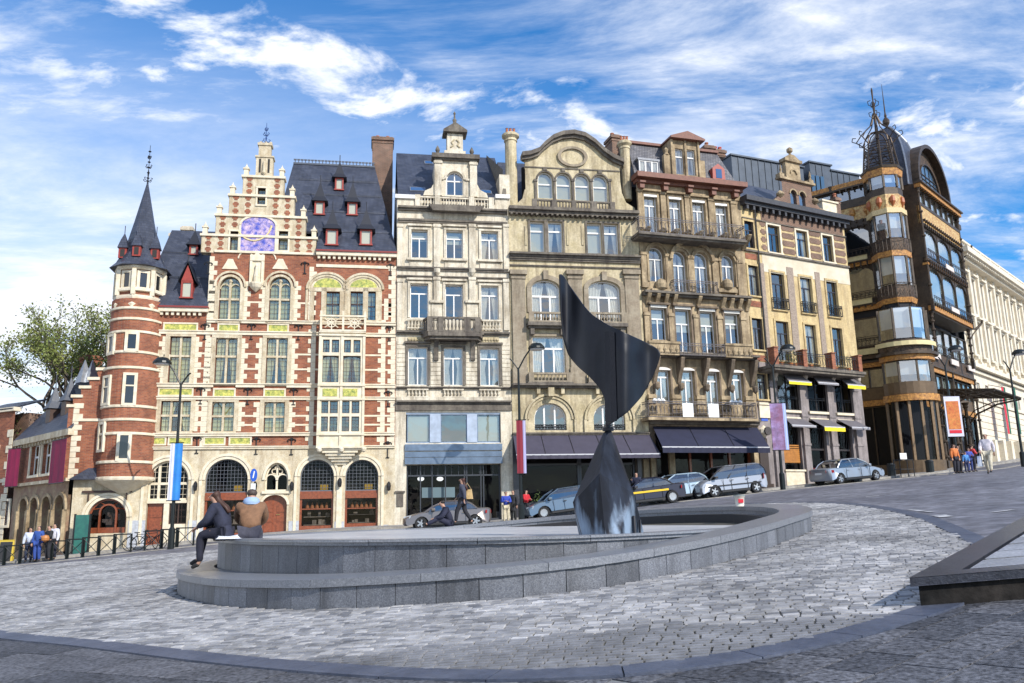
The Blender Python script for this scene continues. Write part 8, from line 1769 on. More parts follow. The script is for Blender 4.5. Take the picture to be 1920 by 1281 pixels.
# ---------------------------------------------------------------- cars
TYRE = mat('tyre_rubber', (.015, .015, .016), .85); RIM = mat('alloy_rim', (.50, .51, .53), .3, .8); CGL = mat('car_window', (.03, .05, .06), .06, 0, spec=1.0)
TRIM = mat('black_car_trim', (.02, .02, .022), .5); HLT = mat('headlamp_glass', (.55, .58, .6), .1, spec=1); TLT = mat('tail_lamp_red', (.35, .02, .02), .2); CARGL = glass('car_glass', (.30, .34, .36), .16)
def wheelmesh(r, w, spokes):
    b = MB(); n = 20
    rg = lambda rr, y: [(rr * math.cos(2 * math.pi * i / n), y, rr * math.sin(2 * math.pi * i / n)) for i in range(n)]
    b.loft([rg(r * .66, -w / 2), rg(r * .95, -w / 2), rg(r, -w / 2 + .03), rg(r, w / 2 - .03), rg(r * .95, w / 2), rg(r * .66, w / 2)], cap=False)
    t_ = b.build('tyre', TYRE); b = MB(); b.loft([rg(r * .67, -w / 2 + .02), rg(r * .64, -w / 2 + .0), rg(r * .58, -w / 2 + .03), rg(r * .58, w / 2 - .02)], cap=False)
    for k in range(spokes):
        a = 2 * math.pi * k / spokes; ca_, sa_ = math.cos(a), math.sin(a); px, pz = -sa_ * .035, ca_ * .035
        b.loft([[(px * 1.3 + ca_ * .03, -w / 2 + .015, pz * 1.3 + sa_ * .03), (-px * 1.3 + ca_ * .03, -w / 2 + .015, -pz * 1.3 + sa_ * .03), (-px + ca_ * r * .62, -w / 2 + .01, -pz + sa_ * r * .62), (px + ca_ * r * .62, -w / 2 + .01, pz + sa_ * r * .62)], [(px + ca_ * .03, -w / 2 + .05, pz + sa_ * .03), (-px + ca_ * .03, -w / 2 + .05, -pz + sa_ * .03), (-px + ca_ * r * .62, -w / 2 + .04, -pz + sa_ * r * .62), (px + ca_ * r * .62, -w / 2 + .04, pz + sa_ * r * .62)]])
    b.loft([rg(.06, -w / 2), rg(.06, -w / 2 + .06)]); b.loft([rg(r * .56, .02), rg(r * .56, .03)], m=1)
    m_ = b.build('rim', [RIM, TRIM]); T = t_.data, m_.data; bpy.data.objects.remove(t_); bpy.data.objects.remove(m_); return T
def car(name, label, pos, fwd, L, Wd, H, kind, paint, rim=None, belt=.92, spokes=5, group='cars parked along the facades', stripe=None, wr=.32):
    """fwd: world direction of the nose"""
    p2 = pos + fwd * 1.5; p3 = pos - fwd * 1.5; f = (Vector((p2.x, p2.y, g(p2.x, p2.y))) - Vector((p3.x, p3.y, g(p3.x, p3.y)))).normalized()
    l = Vector((0, 0, 1)).cross(f).normalized(); u = f.cross(l)
    e = thing(name, label, 'car', (0, 0, 0), 0, group); M_ = Matrix((f, l, u)).transposed().to_4x4(); M_.translation = pos; e.matrix_world = M_
    h = L / 2; xa, xr = h - .86, -h + .82
    def arc(c): return [(c + (wr + .06) * math.cos(a), .02 + wr + (wr + .06) * math.sin(a)) for a in np.linspace(math.pi, 0, 8)]
    if kind == 'sedan': topl = [(h - .02, .50), (h - .06, .62), (h - .35, .74), (h - 1.25, belt), (-h + .95, belt + .06), (-h + .12, belt + .05), (-h + .02, belt - .12)]; gh = [(-h + .72, -h + 1.35), (h - 2.15, h - 1.18)]
    elif kind == 'hatch': topl = [(h - .02, .50), (h - .06, .64), (h - .3, .76), (h - 1.0, belt), (-h + .6, belt + .08), (-h + .06, belt + .04), (-h + .02, belt - .2)]; gh = [(-h + .10, -h + .55), (h - 1.85, h - .95)]
    else: topl = [(h - .02, .55), (h - .06, .70), (h - .25, .84), (h - .85, belt), (-h + .6, belt + .06), (-h + .05, belt + .04), (-h + .01, belt - .2)]; gh = [(-h + .06, -h + .32), (h - 1.75, h - .65)]
    bot = [(-h + .02, .42), (-h + .08, .24)] + arc(xr) + arc(xa) + [(h - .1, .22), (h - .01, .34)]
    prof_c = bot + topl
    tp = spline(topl, 3, False); prof_c = bot + [(p.x, p.y) for p in tp]
    tk = lambda z: .03 + .11 * max(0, (z - .55) / .5) ** 2 + .10 * max(0, (.45 - z) / .3) ** 2
    def ringp(s_, d, ins, dz): return [(x * (1 - ins * 2 / L) , s_ * (Wd / 2 - d - (tk(z) if d < .1 else tk(z) * .3)), (z if z < .5 else z - dz)) for x, z in prof_c]
    b = MB(); b.loft([ringp(-1, 0, .09, .045), ringp(-1, .05, .03, .012), ringp(-1, .2, -.01, 0), ringp(-1, Wd / 4, -.05, -.012), ringp(1, Wd / 4, -.05, -.012), ringp(1, .2, -.01, 0), ringp(1, .05, .03, .012), ringp(1, 0, .09, .045)])
    body = b.build('body', paint, e, smooth=True); es_ = body.modifiers.new('es', 'EDGE_SPLIT'); es_.split_angle = rad(38)
    (r0, r1), (f1, f0) = gh; y0, y1 = Wd / 2 - .07, Wd / 2 - .24; zb_, zt_ = belt - .01, H - .03
    c0 = [(r0, -y0, zb_ + .05), (f0, -y0, zb_ - .02), (f0, y0, zb_ - .02), (r0, y0, zb_ + .05)]; c1 = [(r1, -y1, zt_ - .03), (f1, -y1, zt_), (f1, y1, zt_), (r1, y1, zt_ - .03)]
    cm = [tuple((Vector(a) * .5 + Vector(c) * .5) + Vector((.06 if a[0] > 0 else -.06, (.035 if a[1] > 0 else -.035), .03))) for a, c in zip(c0, c1)]
    b = MB(); b.loft([c0, cm, c1], cap=False); b.build('windows', CARGL, e)
    ins_ = MB(); ins_.box(r0 + .5, f0 - .5, -y1 + .05, y1 - .05, zb_ - .3, zb_ + .1)
    for x in (.1, -.85): 
        for sy in (-1, 1): ins_.box(x - .1, x + .05, sy * .38 - .22, sy * .38 + .22, zb_, zb_ + .32)
    ins_.build('seats', TRIM, e)
    b = MB(); b.loft([[(p[0] - (.02 if p[0] < 0 else -.02), p[1] * 1.01, p[2] - .01) for p in c1], [(r1 + .12, -y1 + .1, zt_ + .04), (f1 - .15, -y1 + .1, zt_ + .05), (f1 - .15, y1 - .1, zt_ + .05), (r1 + .12, y1 - .1, zt_ + .04)]]); b.build('roof', paint, e, bevel=.03)
    b = MB()
    for a, m__, c in zip(c0, cm, c1): b.tube(a, m__, .04, 5); b.tube(m__, c, .04, 5)
    for s_ in (-1, 1):
        for t_ in ((.45,) if kind != 'van' else (.36, .68)): x0_, x1_ = r0 + (f0 - r0) * t_, r1 + (f1 - r1) * t_; b.tube((x0_, s_ * y0, zb_), (x1_, s_ * y1, zt_), .04, 4)
    b.build('pillars', TRIM if kind == 'van' else paint, e)
    T_, R_ = wheelmesh(wr, .21, spokes)
    for x in (xa, xr):
        for s_ in (-1, 1):
            w_ = inst(T_, 'wheel', e, (x, s_ * (Wd / 2 - .12), wr), 0 if s_ < 0 else math.pi); r_ = inst(R_, 'rim', w_, (0, 0, 0))
            a_ = MB(); a_.loft([[(x + (wr + .05) * math.cos(t_), s_ * (Wd / 2 - .30), .02 + wr + (wr + .05) * math.sin(t_)) for t_ in np.linspace(0, 2 * math.pi, 12)[:-1]], [(x + (wr + .05) * math.cos(t_), s_ * (Wd / 2 - .26), .02 + wr + (wr + .05) * math.sin(t_)) for t_ in np.linspace(0, 2 * math.pi, 12)[:-1]]]); a_.build('wheel_well', TRIM, e)
    for s_ in (-1, 1):
        b = MB(); b.loft([[(h - .30, s_ * (Wd / 2 - .02), .60), (h - .05, s_ * (Wd / 2 - .30), .55), (h - .07, s_ * (Wd / 2 - .32), .68), (h - .38, s_ * (Wd / 2 - .03), .73)], [(h - .28, s_ * (Wd / 2 + .0), .60), (h + .0, s_ * (Wd / 2 - .30), .55), (h - .03, s_ * (Wd / 2 - .32), .69), (h - .38, s_ * (Wd / 2 + .0), .745)]]); b.build('headlight', HLT, e)
        b = MB(); zl_ = belt - .22; hh_ = .16 if kind == 'sedan' else .30; b.loft([[(-h + .32, s_ * (Wd / 2 - .01), zl_), (-h + .03, s_ * (Wd / 2 - .34), zl_), (-h + .03, s_ * (Wd / 2 - .34), zl_ + hh_), (-h + .30, s_ * (Wd / 2 - .02), zl_ + hh_)], [(-h + .32, s_ * (Wd / 2 + .008), zl_), (-h - .03, s_ * (Wd / 2 - .34), zl_), (-h - .03, s_ * (Wd / 2 - .34), zl_ + hh_), (-h + .30, s_ * (Wd / 2 + .006), zl_ + hh_)]]); b.build('tail_light', TLT, e)
        b = MB(); b.box(f0 - .42, f0 - .24, s_ * (Wd / 2 + .08) - .09, s_ * (Wd / 2 + .08) + .09, zb_ + .02, zb_ + .15); b.build('mirror', paint if kind != 'van' else TRIM, e, bevel=.02)
        for xd in (.25, -.75): b = MB(); b.box(xd - .16, xd, s_ * Wd / 2 - .0, s_ * Wd / 2 + .025, belt - .16, belt - .12); b.build('door_handle', paint if kind == 'sedan' else TRIM, e)
        b = MB()
        for xd in (h - 1.45, .32 - .1, -h + 1.35): b.box(xd - .005, xd + .005, s_ * Wd / 2 - .03, s_ * Wd / 2 + .003, .30, belt - .03)
        b.box(-h + 1.25, h - 1.3, s_ * Wd / 2 - .02, s_ * Wd / 2 + .015, .22, .32)
        if kind == 'van': b.box(-h + .5, h - .5, s_ * Wd / 2 - .02, s_ * Wd / 2 + .018, .56, .62)
        b.build('door_seams', TRIM, e)
        if stripe: b = MB(); b.box(-h + 1.0, h - 1.3, s_ * Wd / 2 - .02, s_ * Wd / 2 + .012, .66, .76); b.build('yellow_stripe', stripe, e)
    b = MB(); b.box(h - .06, h + .02, -.5, .5, .40, .52); b.build('grille', TRIM, e); b = MB(); b.box(-h - .03, -h + .01, -.26, .26, .62, .74); b.build('number_plate', mat('white_plate', (.7, .7, .68), .5), e)
    b = MB(); b.box(-h + 1.2, h - 1.2, -Wd / 2 + .15, Wd / 2 - .15, .16, .4); b.build('underbody', TRIM, e); return e
PNT = lambda n, c, mt=.6: mat(n, c, .28, mt, coat=.6)
dA, dD, dE = FA.d, FD.d, FE.d
car('bronze_sedan', 'bronze-grey sedan parked nose downhill below the glass shopfront', putF(FA, 838, 985, 4.2), -dA, 4.55, 1.8, 1.42, 'sedan', PNT('bronze_grey_paint', (.20, .17, .155)), spokes=5)
car('blue_grey_car', 'blue-grey car half hidden behind the sculpture base on its left', putF(FA, 1062, 950, 4.4), -dA, 4.5, 1.78, 1.46, 'hatch', PNT('blue_grey_paint', (.14, .19, .24)), spokes=12)
car('black_sedan', 'black sedan with a yellow side stripe right of the sculpture', putF(FA, 1208, 945, 6.0), -dA, 4.3, 1.78, 1.42, 'sedan', PNT('black_paint', (.015, .015, .03), .3), stripe=mat('yellow_stripe', (.75, .5, .02), .5), spokes=12)
car('pale_blue_hatchback', 'small pale blue hatchback behind the black sedan, left of the minivan', putF(FD, 1265, 935, 3.6), -dD, 3.9, 1.7, 1.46, 'hatch', PNT('pale_blue_paint', (.36, .46, .53), .3), spokes=14)
car('silver_minivan', 'silver minivan parked nose downhill under the navy awning', putF(FD, 1366, 930, 4.2), -dD, 4.35, 1.78, 1.66, 'van', PNT('silver_paint', (.30, .315, .34)), belt=.98)
car('silver_sedan', 'silver-blue sedan parked nose uphill before the small grey awnings', putF(FE, 1590, 905, 3.4), dE, 4.85, 1.85, 1.46, 'sedan', PNT('silver_blue_paint', (.38, .41, .45)), spokes=5)
# ---------------------------------------------------------------- people
SKIN = mat('skin', (.45, .26, .18), .55)
def skinmesh(name, V, E_, R, m, par, sub_=1):
    me = bpy.data.meshes.new(name); me.from_pydata([tuple(v) for v in V], E_, []); me.materials.append(m)
    o = bpy.data.objects.new(name, me); COL.objects.link(o)
    md = o.modifiers.new('skin', 'SKIN')
    if not me.skin_vertices:
        try: me.attributes.new('skin_vertices', 'FLOAT', 'POINT')
        except Exception: pass
    for i, r in enumerate(R):
        me.skin_vertices[0].data[i].radius = (r, r) if not isinstance(r, tuple) else r
    me.skin_vertices[0].data[0].use_root = True; md.use_smooth_shade = True
    sb_ = o.modifiers.new('sub', 'SUBSURF'); sb_.levels = sub_; sb_.render_levels = sub_; o.parent = par; return o
J0 = dict(pel=(0, 0, .93), sp=(0, 0, 1.14), ch=(0, 0, 1.36), nk=(0, .01, 1.50), hd=(0, .03, 1.60), ht=(0, .02, 1.70), shL=(-.18, 0, 1.41), elL=(-.25, .0, 1.14), wrL=(-.26, .07, .89), shR=(.18, 0, 1.41), elR=(.25, 0, 1.14), wrR=(.26, .07, .89),
          hpL=(-.10, 0, .90), knL=(-.11, .03, .50), anL=(-.11, -.02, .09), toL=(-.12, .14, .035), hpR=(.10, 0, .90), knR=(.11, .03, .50), anR=(.11, -.02, .09), toR=(.12, .14, .035))
POSE = dict(stand={}, walk=dict(knL=(-.10, .20, .53), anL=(-.10, .25, .13), toL=(-.10, .42, .09), knR=(.10, -.06, .50), anR=(.10, -.33, .15), toR=(.11, -.22, .05), elL=(-.24, -.12, 1.16), wrL=(-.24, -.10, .92), elR=(.24, .10, 1.15), wrR=(.22, .27, 1.0)),
            arms=dict(elL=(-.26, .08, 1.15), wrL=(-.10, .28, 1.18), elR=(.26, .08, 1.15), wrR=(.10, .28, 1.2)),
            hold=dict(elR=(.25, .12, 1.18), wrR=(.15, .32, 1.32)),
            sit=dict(pel=(0, 0, .12), sp=(0, .05, .32), ch=(0, .12, .52), nk=(0, .18, .65), hd=(0, .24, .74), ht=(0, .26, .84), shL=(-.18, .14, .57), elL=(-.22, .26, .32), wrL=(-.12, .48, .22), shR=(.18, .14, .57), elR=(.22, .28, .33), wrR=(.06, .50, .24), hpL=(-.10, .04, .10), knL=(-.10, .43, .09), anL=(-.08, .42, -.42), toL=(-.08, .56, -.50), hpR=(.10, .04, .10), knR=(.10, .44, .13), anR=(.06, .52, -.36), toR=(.05, .66, -.44)),
            lean=dict(pel=(0, 0, .12), sp=(0, .08, .32), ch=(0, .20, .52), nk=(0, .28, .65), hd=(0, .34, .73), ht=(0, .39, .82), shL=(-.2, .22, .56), elL=(-.25, .46, .34), wrL=(-.1, .62, .22), shR=(.2, .22, .56), elR=(.25, .46, .34), wrR=(.12, .62, .22), hpL=(-.10, .04, .10), knL=(-.14, .46, .12), anL=(-.14, .48, -.36), toL=(-.14, .62, -.44), hpR=(.10, .04, .10), knR=(.14, .46, .12), anR=(.14, .48, -.36), toR=(.15, .62, -.44)),
            legs=dict(pel=(0, 0, .12), sp=(0, .06, .32), ch=(0, .16, .52), nk=(0, .24, .65), hd=(0, .30, .74), ht=(0, .33, .84), shL=(-.18, .17, .56), elL=(-.24, .30, .32), wrL=(-.15, .50, .26), shR=(.18, .17, .56), elR=(.24, .34, .34), wrR=(.12, .55, .28), hpL=(-.1, .04, .1), knL=(-.12, .44, .26), anL=(-.12, .82, .08), toL=(-.12, .94, .14), hpR=(.1, .04, .1), knR=(.12, .40, .34), anR=(.12, .74, .08), toR=(.12, .87, .06)))
def person(label, pos, face, pose='stand', top=(.1, .1, .12), leg=(.03, .03, .04), hair=(.03, .02, .015), h=1.0, long=False, coat=0, group=None, skin=None, tilt=0, slim=1.0, shoe=(.02, .02, .02)):
    e = thing('person', label, 'person', pos, face, group); e.scale = (h, h, h)
    J = dict(J0); J.update(POSE[pose]); J = {k: Vector(v) for k, v in J.items()}
    mt_ = lambda c, n: mat('cloth_%d_%d_%d' % tuple(int(v * 999) for v in c), c, .85, n2=(9, .25), bump=(7, .9))
    order = ['pel', 'sp', 'ch', 'nk', 'hd', 'ht', 'shL', 'elL', 'wrL', 'shR', 'elR', 'wrR', 'hpL', 'knL', 'anL', 'toL', 'hpR', 'knR', 'anR', 'toR']
    rr = dict(pel=(.135, .105), sp=(.12, .09), ch=(.15, .10), nk=.05, hd=(.085, .10), ht=(.075, .08), shL=.06, elL=.042, wrL=.027, shR=.06, elR=.042, wrR=.027, hpL=.085, knL=.058, anL=.038, toL=.032, hpR=.085, knR=.058, anR=.038, toR=.032)
    ed = [(0, 1), (1, 2), (2, 3), (3, 4), (4, 5), (2, 6), (6, 7), (7, 8), (2, 9), (9, 10), (10, 11), (0, 12), (12, 13), (13, 14), (14, 15), (0, 16), (16, 17), (17, 18), (18, 19)]
    skinmesh('body', [J[k] for k in order], ed, [rr[k] for k in order], SKIN, e)
    k2 = ['pel', 'sp', 'ch', 'nk2', 'shL', 'elL', 'wrL', 'shR', 'elR', 'wrR']; J['nk2'] = J['ch'].lerp(J['nk'], .7)
    rj = dict(pel=(.165 * slim, .14 * slim ** .5), sp=(.155 * slim, .135 * slim ** .5), ch=(.18 * slim, .14 * slim ** .5), nk2=.08, shL=.105, elL=.08, wrL=.055, shR=.105, elR=.08, wrR=.055)
    skinmesh('jacket', [J[k] for k in k2], [(0, 1), (1, 2), (2, 3), (2, 4), (4, 5), (5, 6), (2, 7), (7, 8), (8, 9)], [rj[k] for k in k2], mt_(top, 0), e)
    k3 = ['pel', 'hpL', 'knL', 'anL', 'hpR', 'knR', 'anR']; rt = dict(pel=(.16, .13), hpL=.12, knL=.09, anL=.065, hpR=.12, knR=.09, anR=.065)
    skinmesh('trousers', [J[k] for k in k3], [(0, 1), (1, 2), (2, 3), (0, 4), (4, 5), (5, 6)], [rt[k] for k in k3], mt_(leg, 0), e)
    for s_ in 'LR':
        a, t_ = J['an' + s_], J['to' + s_]; d = (t_ - a); skinmesh('shoe', [a + Vector((0, 0, -.02)), a + d * .6, t_ + d * .15], [(0, 1), (1, 2)], [.05, .045, .035], mt_(shoe, 0), e)
        w_ = J['wr' + s_]; el = J['el' + s_]; d = (w_ - el).normalized(); sd = d.cross(Vector((0, 0, 1)) if abs(d.z) < .9 else Vector((0, 1, 0))).normalized(); up_ = sd.cross(d)
        hb = MB(); c = w_ + d * .05
        hb.loft([[tuple(w_ + sd * u + up_ * v) for u, v in ((-.025, -.014), (.025, -.014), (.025, .014), (-.025, .014))], [tuple(w_ + d * .09 + sd * u + up_ * v) for u, v in ((-.038, -.012), (.038, -.012), (.038, .012), (-.038, .012))]])
        for i, (u, ln) in enumerate(((-.03, .055), (-.01, .07), (.01, .075), (.03, .065))): p = w_ + d * .085 + sd * u; q = p + d * ln * .55 - up_ * .01; hb.tube(p, q, .009, 5); hb.tube(q, q + d * ln * .4 - up_ * ln * .45, .008, 5, r2=.006)
        p = w_ + d * .03 + sd * .03; hb.tube(p, p + d * .03 + sd * .025, .011, 5); hb.tube(p + d * .03 + sd * .025, p + d * .065 + sd * .03 - up_ * .012, .009, 5); hb.build('hand', SKIN, e)
    hd, ht = J['hd'], J['ht']; ax = (ht - hd).normalized(); fw = Vector((0, 1, 0)) - ax * ax.y; fw.normalize(); c = hd + ax * .06
    fb = MB(); fb.tube(c + fw * .085 - ax * .005, c + fw * .11 - ax * .035, .012, 5); fb.build('nose', SKIN, e)
    fb = MB()
    for s_ in (-1, 1): fb.lathe(c.x + s_ * .033, 0, [(.001, 0), (.001, .001)], 3); p = c + fw * .088 + Vector((s_ * .033, 0, 0)); fb.box(p.x - .014, p.x + .014, p.y - .004, p.y + .006, p.z - .006, p.z + .006)
    p = c + fw * .085 - ax * .065; fb.box(p.x - .025, p.x + .025, p.y - .004, p.y + .006, p.z - .005, p.z + .005); fb.build('face', mat('dark_features', (.06, .03, .025), .6), e)
    hv = [c - fw * .02 + ax * .05, c - fw * .05 - ax * .01, c - fw * .05 - ax * .08]; hr = [(.112, .108), (.105, .095), (.065, .07)]; he = [(0, 1), (1, 2)]
    if long: back_ = (J['ch'] - J['nk']).normalized(); hv += [J['nk'] - fw * .11 - ax * .05, J['nk'].lerp(J['ch'], .9) - fw * .16, J['nk'].lerp(J['ch'], 1.7) - fw * .15]; hr += [(.085, .05), (.095, .045), (.05, .03)]; he += [(2, 3), (3, 4), (4, 5)]
    skinmesh('hair', hv, he, hr, mat('hair_%d_%d' % (int(hair[0] * 999), int(hair[1] * 999)), hair, .6, n2=(30, .4)), e)
    if coat:
        cb = MB(); c0_, c1_ = J['sp'], J['pel']; hem = J['pel'] + Vector((0, 0, -coat)); n = 12
        rg = lambda c, a, b_: [(c.x + a * math.cos(2 * math.pi * i / n), c.y + b_ * math.sin(2 * math.pi * i / n), c.z) for i in range(n)]
        cb.loft([rg(c0_, .16, .125), rg(c1_, .185, .15), rg(hem, .21, .18)], cap=False); cb.build('coat_skirt', mt_(top, 0), e, smooth=True)
    return e
def bag(par, p, s_, m, name='shoulder_bag', strap=None):
    b = MB(); x, y, z = p; w_, d_, h_ = s_; b.loft([[(x - w_ / 2, y - d_ / 2, z), (x + w_ / 2, y - d_ / 2, z), (x + w_ / 2, y + d_ / 2, z), (x - w_ / 2, y + d_ / 2, z)], [(x - w_ * .42, y - d_ * .35, z + h_), (x + w_ * .42, y - d_ * .35, z + h_), (x + w_ * .42, y + d_ * .35, z + h_), (x - w_ * .42, y + d_ * .35, z + h_)]])
    if strap: b.path(strap, .012, 4)
    return b
LFT = math.pi / 2
p0 = Vector((-5.72, 16.8, 1.21)); woman = person('woman with long brown hair in a dark jacket sitting on the left fountain rim', p0, LFT - .15, 'sit', (.025, .028, .05), (.015, .016, .03), (.055, .022, .012), 1.06, long=True, coat=.10, slim=1.3)
p1 = Vector((-5.28, 16.95, 1.21)); man = person('man in a brown padded jacket hunched on the fountain rim beside the long-haired woman', p1, .25, 'lean', (.20, .105, .055), (.05, .05, .07), (.06, .04, .03), 1.10, slim=1.32)
b = MB(); b.lathe(0, .22, [(.13, .60), (.16, .63), (.13, .70), (.08, .73)], 10); b.build('hood', mat('pale_blue_hood', (.30, .42, .62), .85), man, smooth=True)
b = MB(); b.loft([[(-.2, -.2, .03), (.28, -.22, .03), (.3, .12, .03), (-.15, .15, .03)], [(-.15, -.15, .10), (.2, -.16, .09), (.22, .08, .12), (-.1, .1, .07)]]); sc_ = b.build('folded_coat', mat('white_cloth', (.68, .70, .74), .9, n2=(9, .1)), None, smooth=False, bevel=.02); sc_.location = (-5.55, 16.45, 1.19); sc_.scale = (.8, .8, .8); tag(sc_, 'folded white coat lying on the fountain rim beside the seated woman', 'coat')
q = onground(845, 984, .44); man2 = person('man in a dark suit sitting low on the far fountain rim with legs stretched out', Vector((q.x, q.y, q.z)), LFT + .15, 'legs', (.02, .022, .045), (.02, .022, .045), (.015, .012, .01), 1.05, coat=.0)
q = onground(868, 982, .44); wm2 = person('woman in black walking along the far rim', Vector((q.x, q.y, q.z)), LFT - .1, 'walk', (.05, .055, .08), (.015, .015, .02), (.05, .015, .01), .97, long=True, coat=.15)
b = bag(None, (.14, -.20, .92), (.16, .30, .34), None, strap=[(.14, -.3, 1.25), (.12, -.15, 1.5), (.14, -.05, 1.25)]); bo = b.build('tan_handbag', mat('tan_leather', (.52, .36, .16), .5, n2=(9, .2)), None, bevel=.02); bo.location = wm2.location; bo.rotation_euler = wm2.rotation_euler; tag(bo, 'tan leather handbag carried by the woman walking on the far rim', 'handbag')
grp = 'people standing by the middle lamp post'
person('man in a bright blue jacket and beige trousers by the middle lamp post', putY(949, 970, 45.5), math.pi + .2, 'arms', (.03, .06, .35), (.55, .48, .33), (.02, .015, .01), .98, group=grp)
person('person in a black coat with striped scarf beside the blue-jacketed man', putY(963, 970, 45.8), math.pi - .5, 'stand', (.025, .025, .03), (.02, .02, .02), (.04, .03, .02), 1.0, coat=.3, group=grp)
person('person in a red jacket just right of the middle lamp post', putY(987, 966, 45.8), math.pi + .9, 'arms', (.50, .02, .03), (.02, .02, .025), (.03, .02, .02), .95, group=grp)
person('person in a dark police-style uniform standing in the road right of the sculpture', putY(1196, 948, 44.5), math.pi - .5, 'hold', (.015, .018, .04), (.015, .016, .03), (.02, .015, .01), 1.03)
gl_ = 'group of people standing by the left barriers'
person('person in a pale blue shirt and dark trousers, leftmost of the group by the barriers', putY(53, 1045, 42.5), math.pi + .3, 'stand', (.55, .60, .70), (.03, .04, .08), (.02, .015, .01), .98, group=gl_)
person('person in a royal blue suit facing the square in the left group', putY(69, 1045, 42), math.pi - .1, 'stand', (.03, .08, .30), (.03, .07, .28), (.03, .02, .015), 1.0, group=gl_)
person('person in black carrying an orange-brown bag in the left group', putY(89, 1044, 42), math.pi - .6, 'arms', (.02, .02, .022), (.02, .02, .025), (.05, .02, .01), .98, group=gl_)
pz = person('person in a white jacket and dark trousers, rightmost of the left group', putY(99, 1043, 42.6), LFT + 1.2, 'hold', (.62, .62, .68), (.02, .022, .04), (.02, .015, .01), 1.02, group=gl_)
b = MB(); b.lathe(0, 0, [(.02, .9), (.17, 1.0), (.19, 1.12), (.14, 1.22), (.02, 1.26)], 10); bo = b.build('brown_bag', mat('orange_brown_leather', (.45, .18, .05), .5)); q = putY(82, 1044, 41.7); bo.location = q; tag(bo, 'orange-brown round bag held by the person in black at the left', 'bag')
big = person('person in a white top and beige trousers crossing the street at the right', putY(1856, 885, 37.5), LFT + .9, 'walk', (.60, .56, .60), (.55, .50, .38), (.09, .03, .015), 1.03, slim=1.2)
b = bag(None, (.33, .05, .35), (.16, .42, .46), None, strap=[(.30, -.05, .8), (.27, .07, .95), (.30, .15, .8)]); bo = b.build('carrier_bag', mat('white_blue_plastic', (.65, .68, .72), .4, n1=(5, (.25, .35, .6))), None, bevel=.02); bo.location = big.location; bo.rotation_euler = big.rotation_euler; tag(bo, 'white and blue carrier bag held by the person crossing the street', 'bag')
ge = 'people gathered by the marquee entrance'
for x, c1_, c2_, L_, hh in ((1793, (.6, .18, .05), (.02, .02, .03), 'person in an orange top with a red bag by the marquee posts', 1.0), (1800, (.02, .02, .03), (.02, .02, .03), 'person in black standing next to the orange-topped person', .95), (1813, (.08, .25, .55), (.03, .04, .1), 'child in a blue jacket near the marquee entrance', .72), (1820, (.05, .08, .35), (.04, .06, .2), 'person in dark blue right of the child in blue', .85), (1826, (.55, .05, .05), (.03, .03, .04), 'person in a red top furthest right under the marquee', .95)):
    person(L_, putY(x, 880, 50 + (x - 1793) * .08), math.pi + (x % 7) * .3, 'stand' if x % 2 else 'arms', c1_, c2_, (.04, .02, .015), hh, group=ge)
# ---------------------------------------------------------------- street lamps, banners
LMP = mat('dark_green_lamp_paint', (.008, .012, .012), .4, .2)
def lamp(label, x, y, Y, H, side=-1, rz=0, cover=None):
    p = putY(x, y, Y); e = thing('street_lamp', label, 'street lamp', p, rz, 'tall dark double-arm street lamps')
    b = MB(); b.lathe(0, 0, [(.16, 0), (.16, .9), (.09, 1.0), (.075, H * .6), (.055, H)], 10); b.build('post', LMP, e)
    b = MB(); b.path([(0, 0, H - .1), (side * .35, 0, H + .55), (side * .7, 0, H + 1.05)], .045, 6); b.path([(0, 0, H - .1), (-side * .3, 0, H + .35), (-side * .45, 0, H + .5)], .04, 6); b.build('arm', LMP, e)
    c = side * 1.0; b = MB(); b.lathe(c, 0, [(.46, H + 1.0), (.44, H + 1.1), (.28, H + 1.28), (.06, H + 1.34)], 16); b.build('lamp_head', LMP, e); b = MB(); b.lathe(c, 0, [(.40, H + .98), (.30, H + .93), (.05, H + .92)], 14); b.build('lamp_glass', mat('frosted_lamp_glass', (.6, .62, .62), .2), e)
    return p, e
def banner(label, P, x0, x1, z0, z1, mats_, split=.75, Yo=-.12, group=None, rz=0, back=None):
    e = thing('banner', label, 'banner', P, rz, group); n = 8
    for k, (a, c, m_) in enumerate(((x0, x0 + (x1 - x0) * split, mats_[0]), (x0 + (x1 - x0) * split, x1, mats_[1]))):
        b = MB(); b.loft([[(a + (c - a) * i / n, Yo + .010 * math.sin(i * 1.1 + k), z) for i in range(n + 1)] for z in np.linspace(z0, z1, 5)], closed=False, cap=False); f = b.build('cloth', m_, e); sd = f.modifiers.new('t', 'SOLIDIFY'); sd.thickness = .012
    b = MB(); b.tube((x0 - .05, Yo, z1 + .03), (x1 + .05, Yo, z1 + .03), .025, 6); b.tube((x0 - .05, Yo, z0 - .02), (x1 + .05, Yo, z0 - .02), .025, 6); b.build('rail', LMP, e); return e
pa, _ = lamp('leftmost street lamp, carrying the blue and white banner', 320, 1032, 41, 8.0, -1)
pb, _ = lamp('street lamp with dark red banner before the cream house', 978, 970, 44, 8.1, 1)
pc, _ = lamp('street lamp with purple banner before the banded corner house', 1468, 915, 49.5, 7.3, 1)
pd, _ = lamp('street lamp beside the marquee carrying the orange poster banner', 1797, 880, 52.5, 6.8, 1, .3)
pe, _ = lamp('street lamp at the right picture edge before the white palace', 1920, 876, 55, 6.5, 1, .3)
zat = lambda y, P: at(960, y, P.y).z - P.z + (0)
def zof(x, y, P): return at(x, y, P.y).z - P.z
xof = lambda x, y, P: at(x, y, P.y).x - P.x
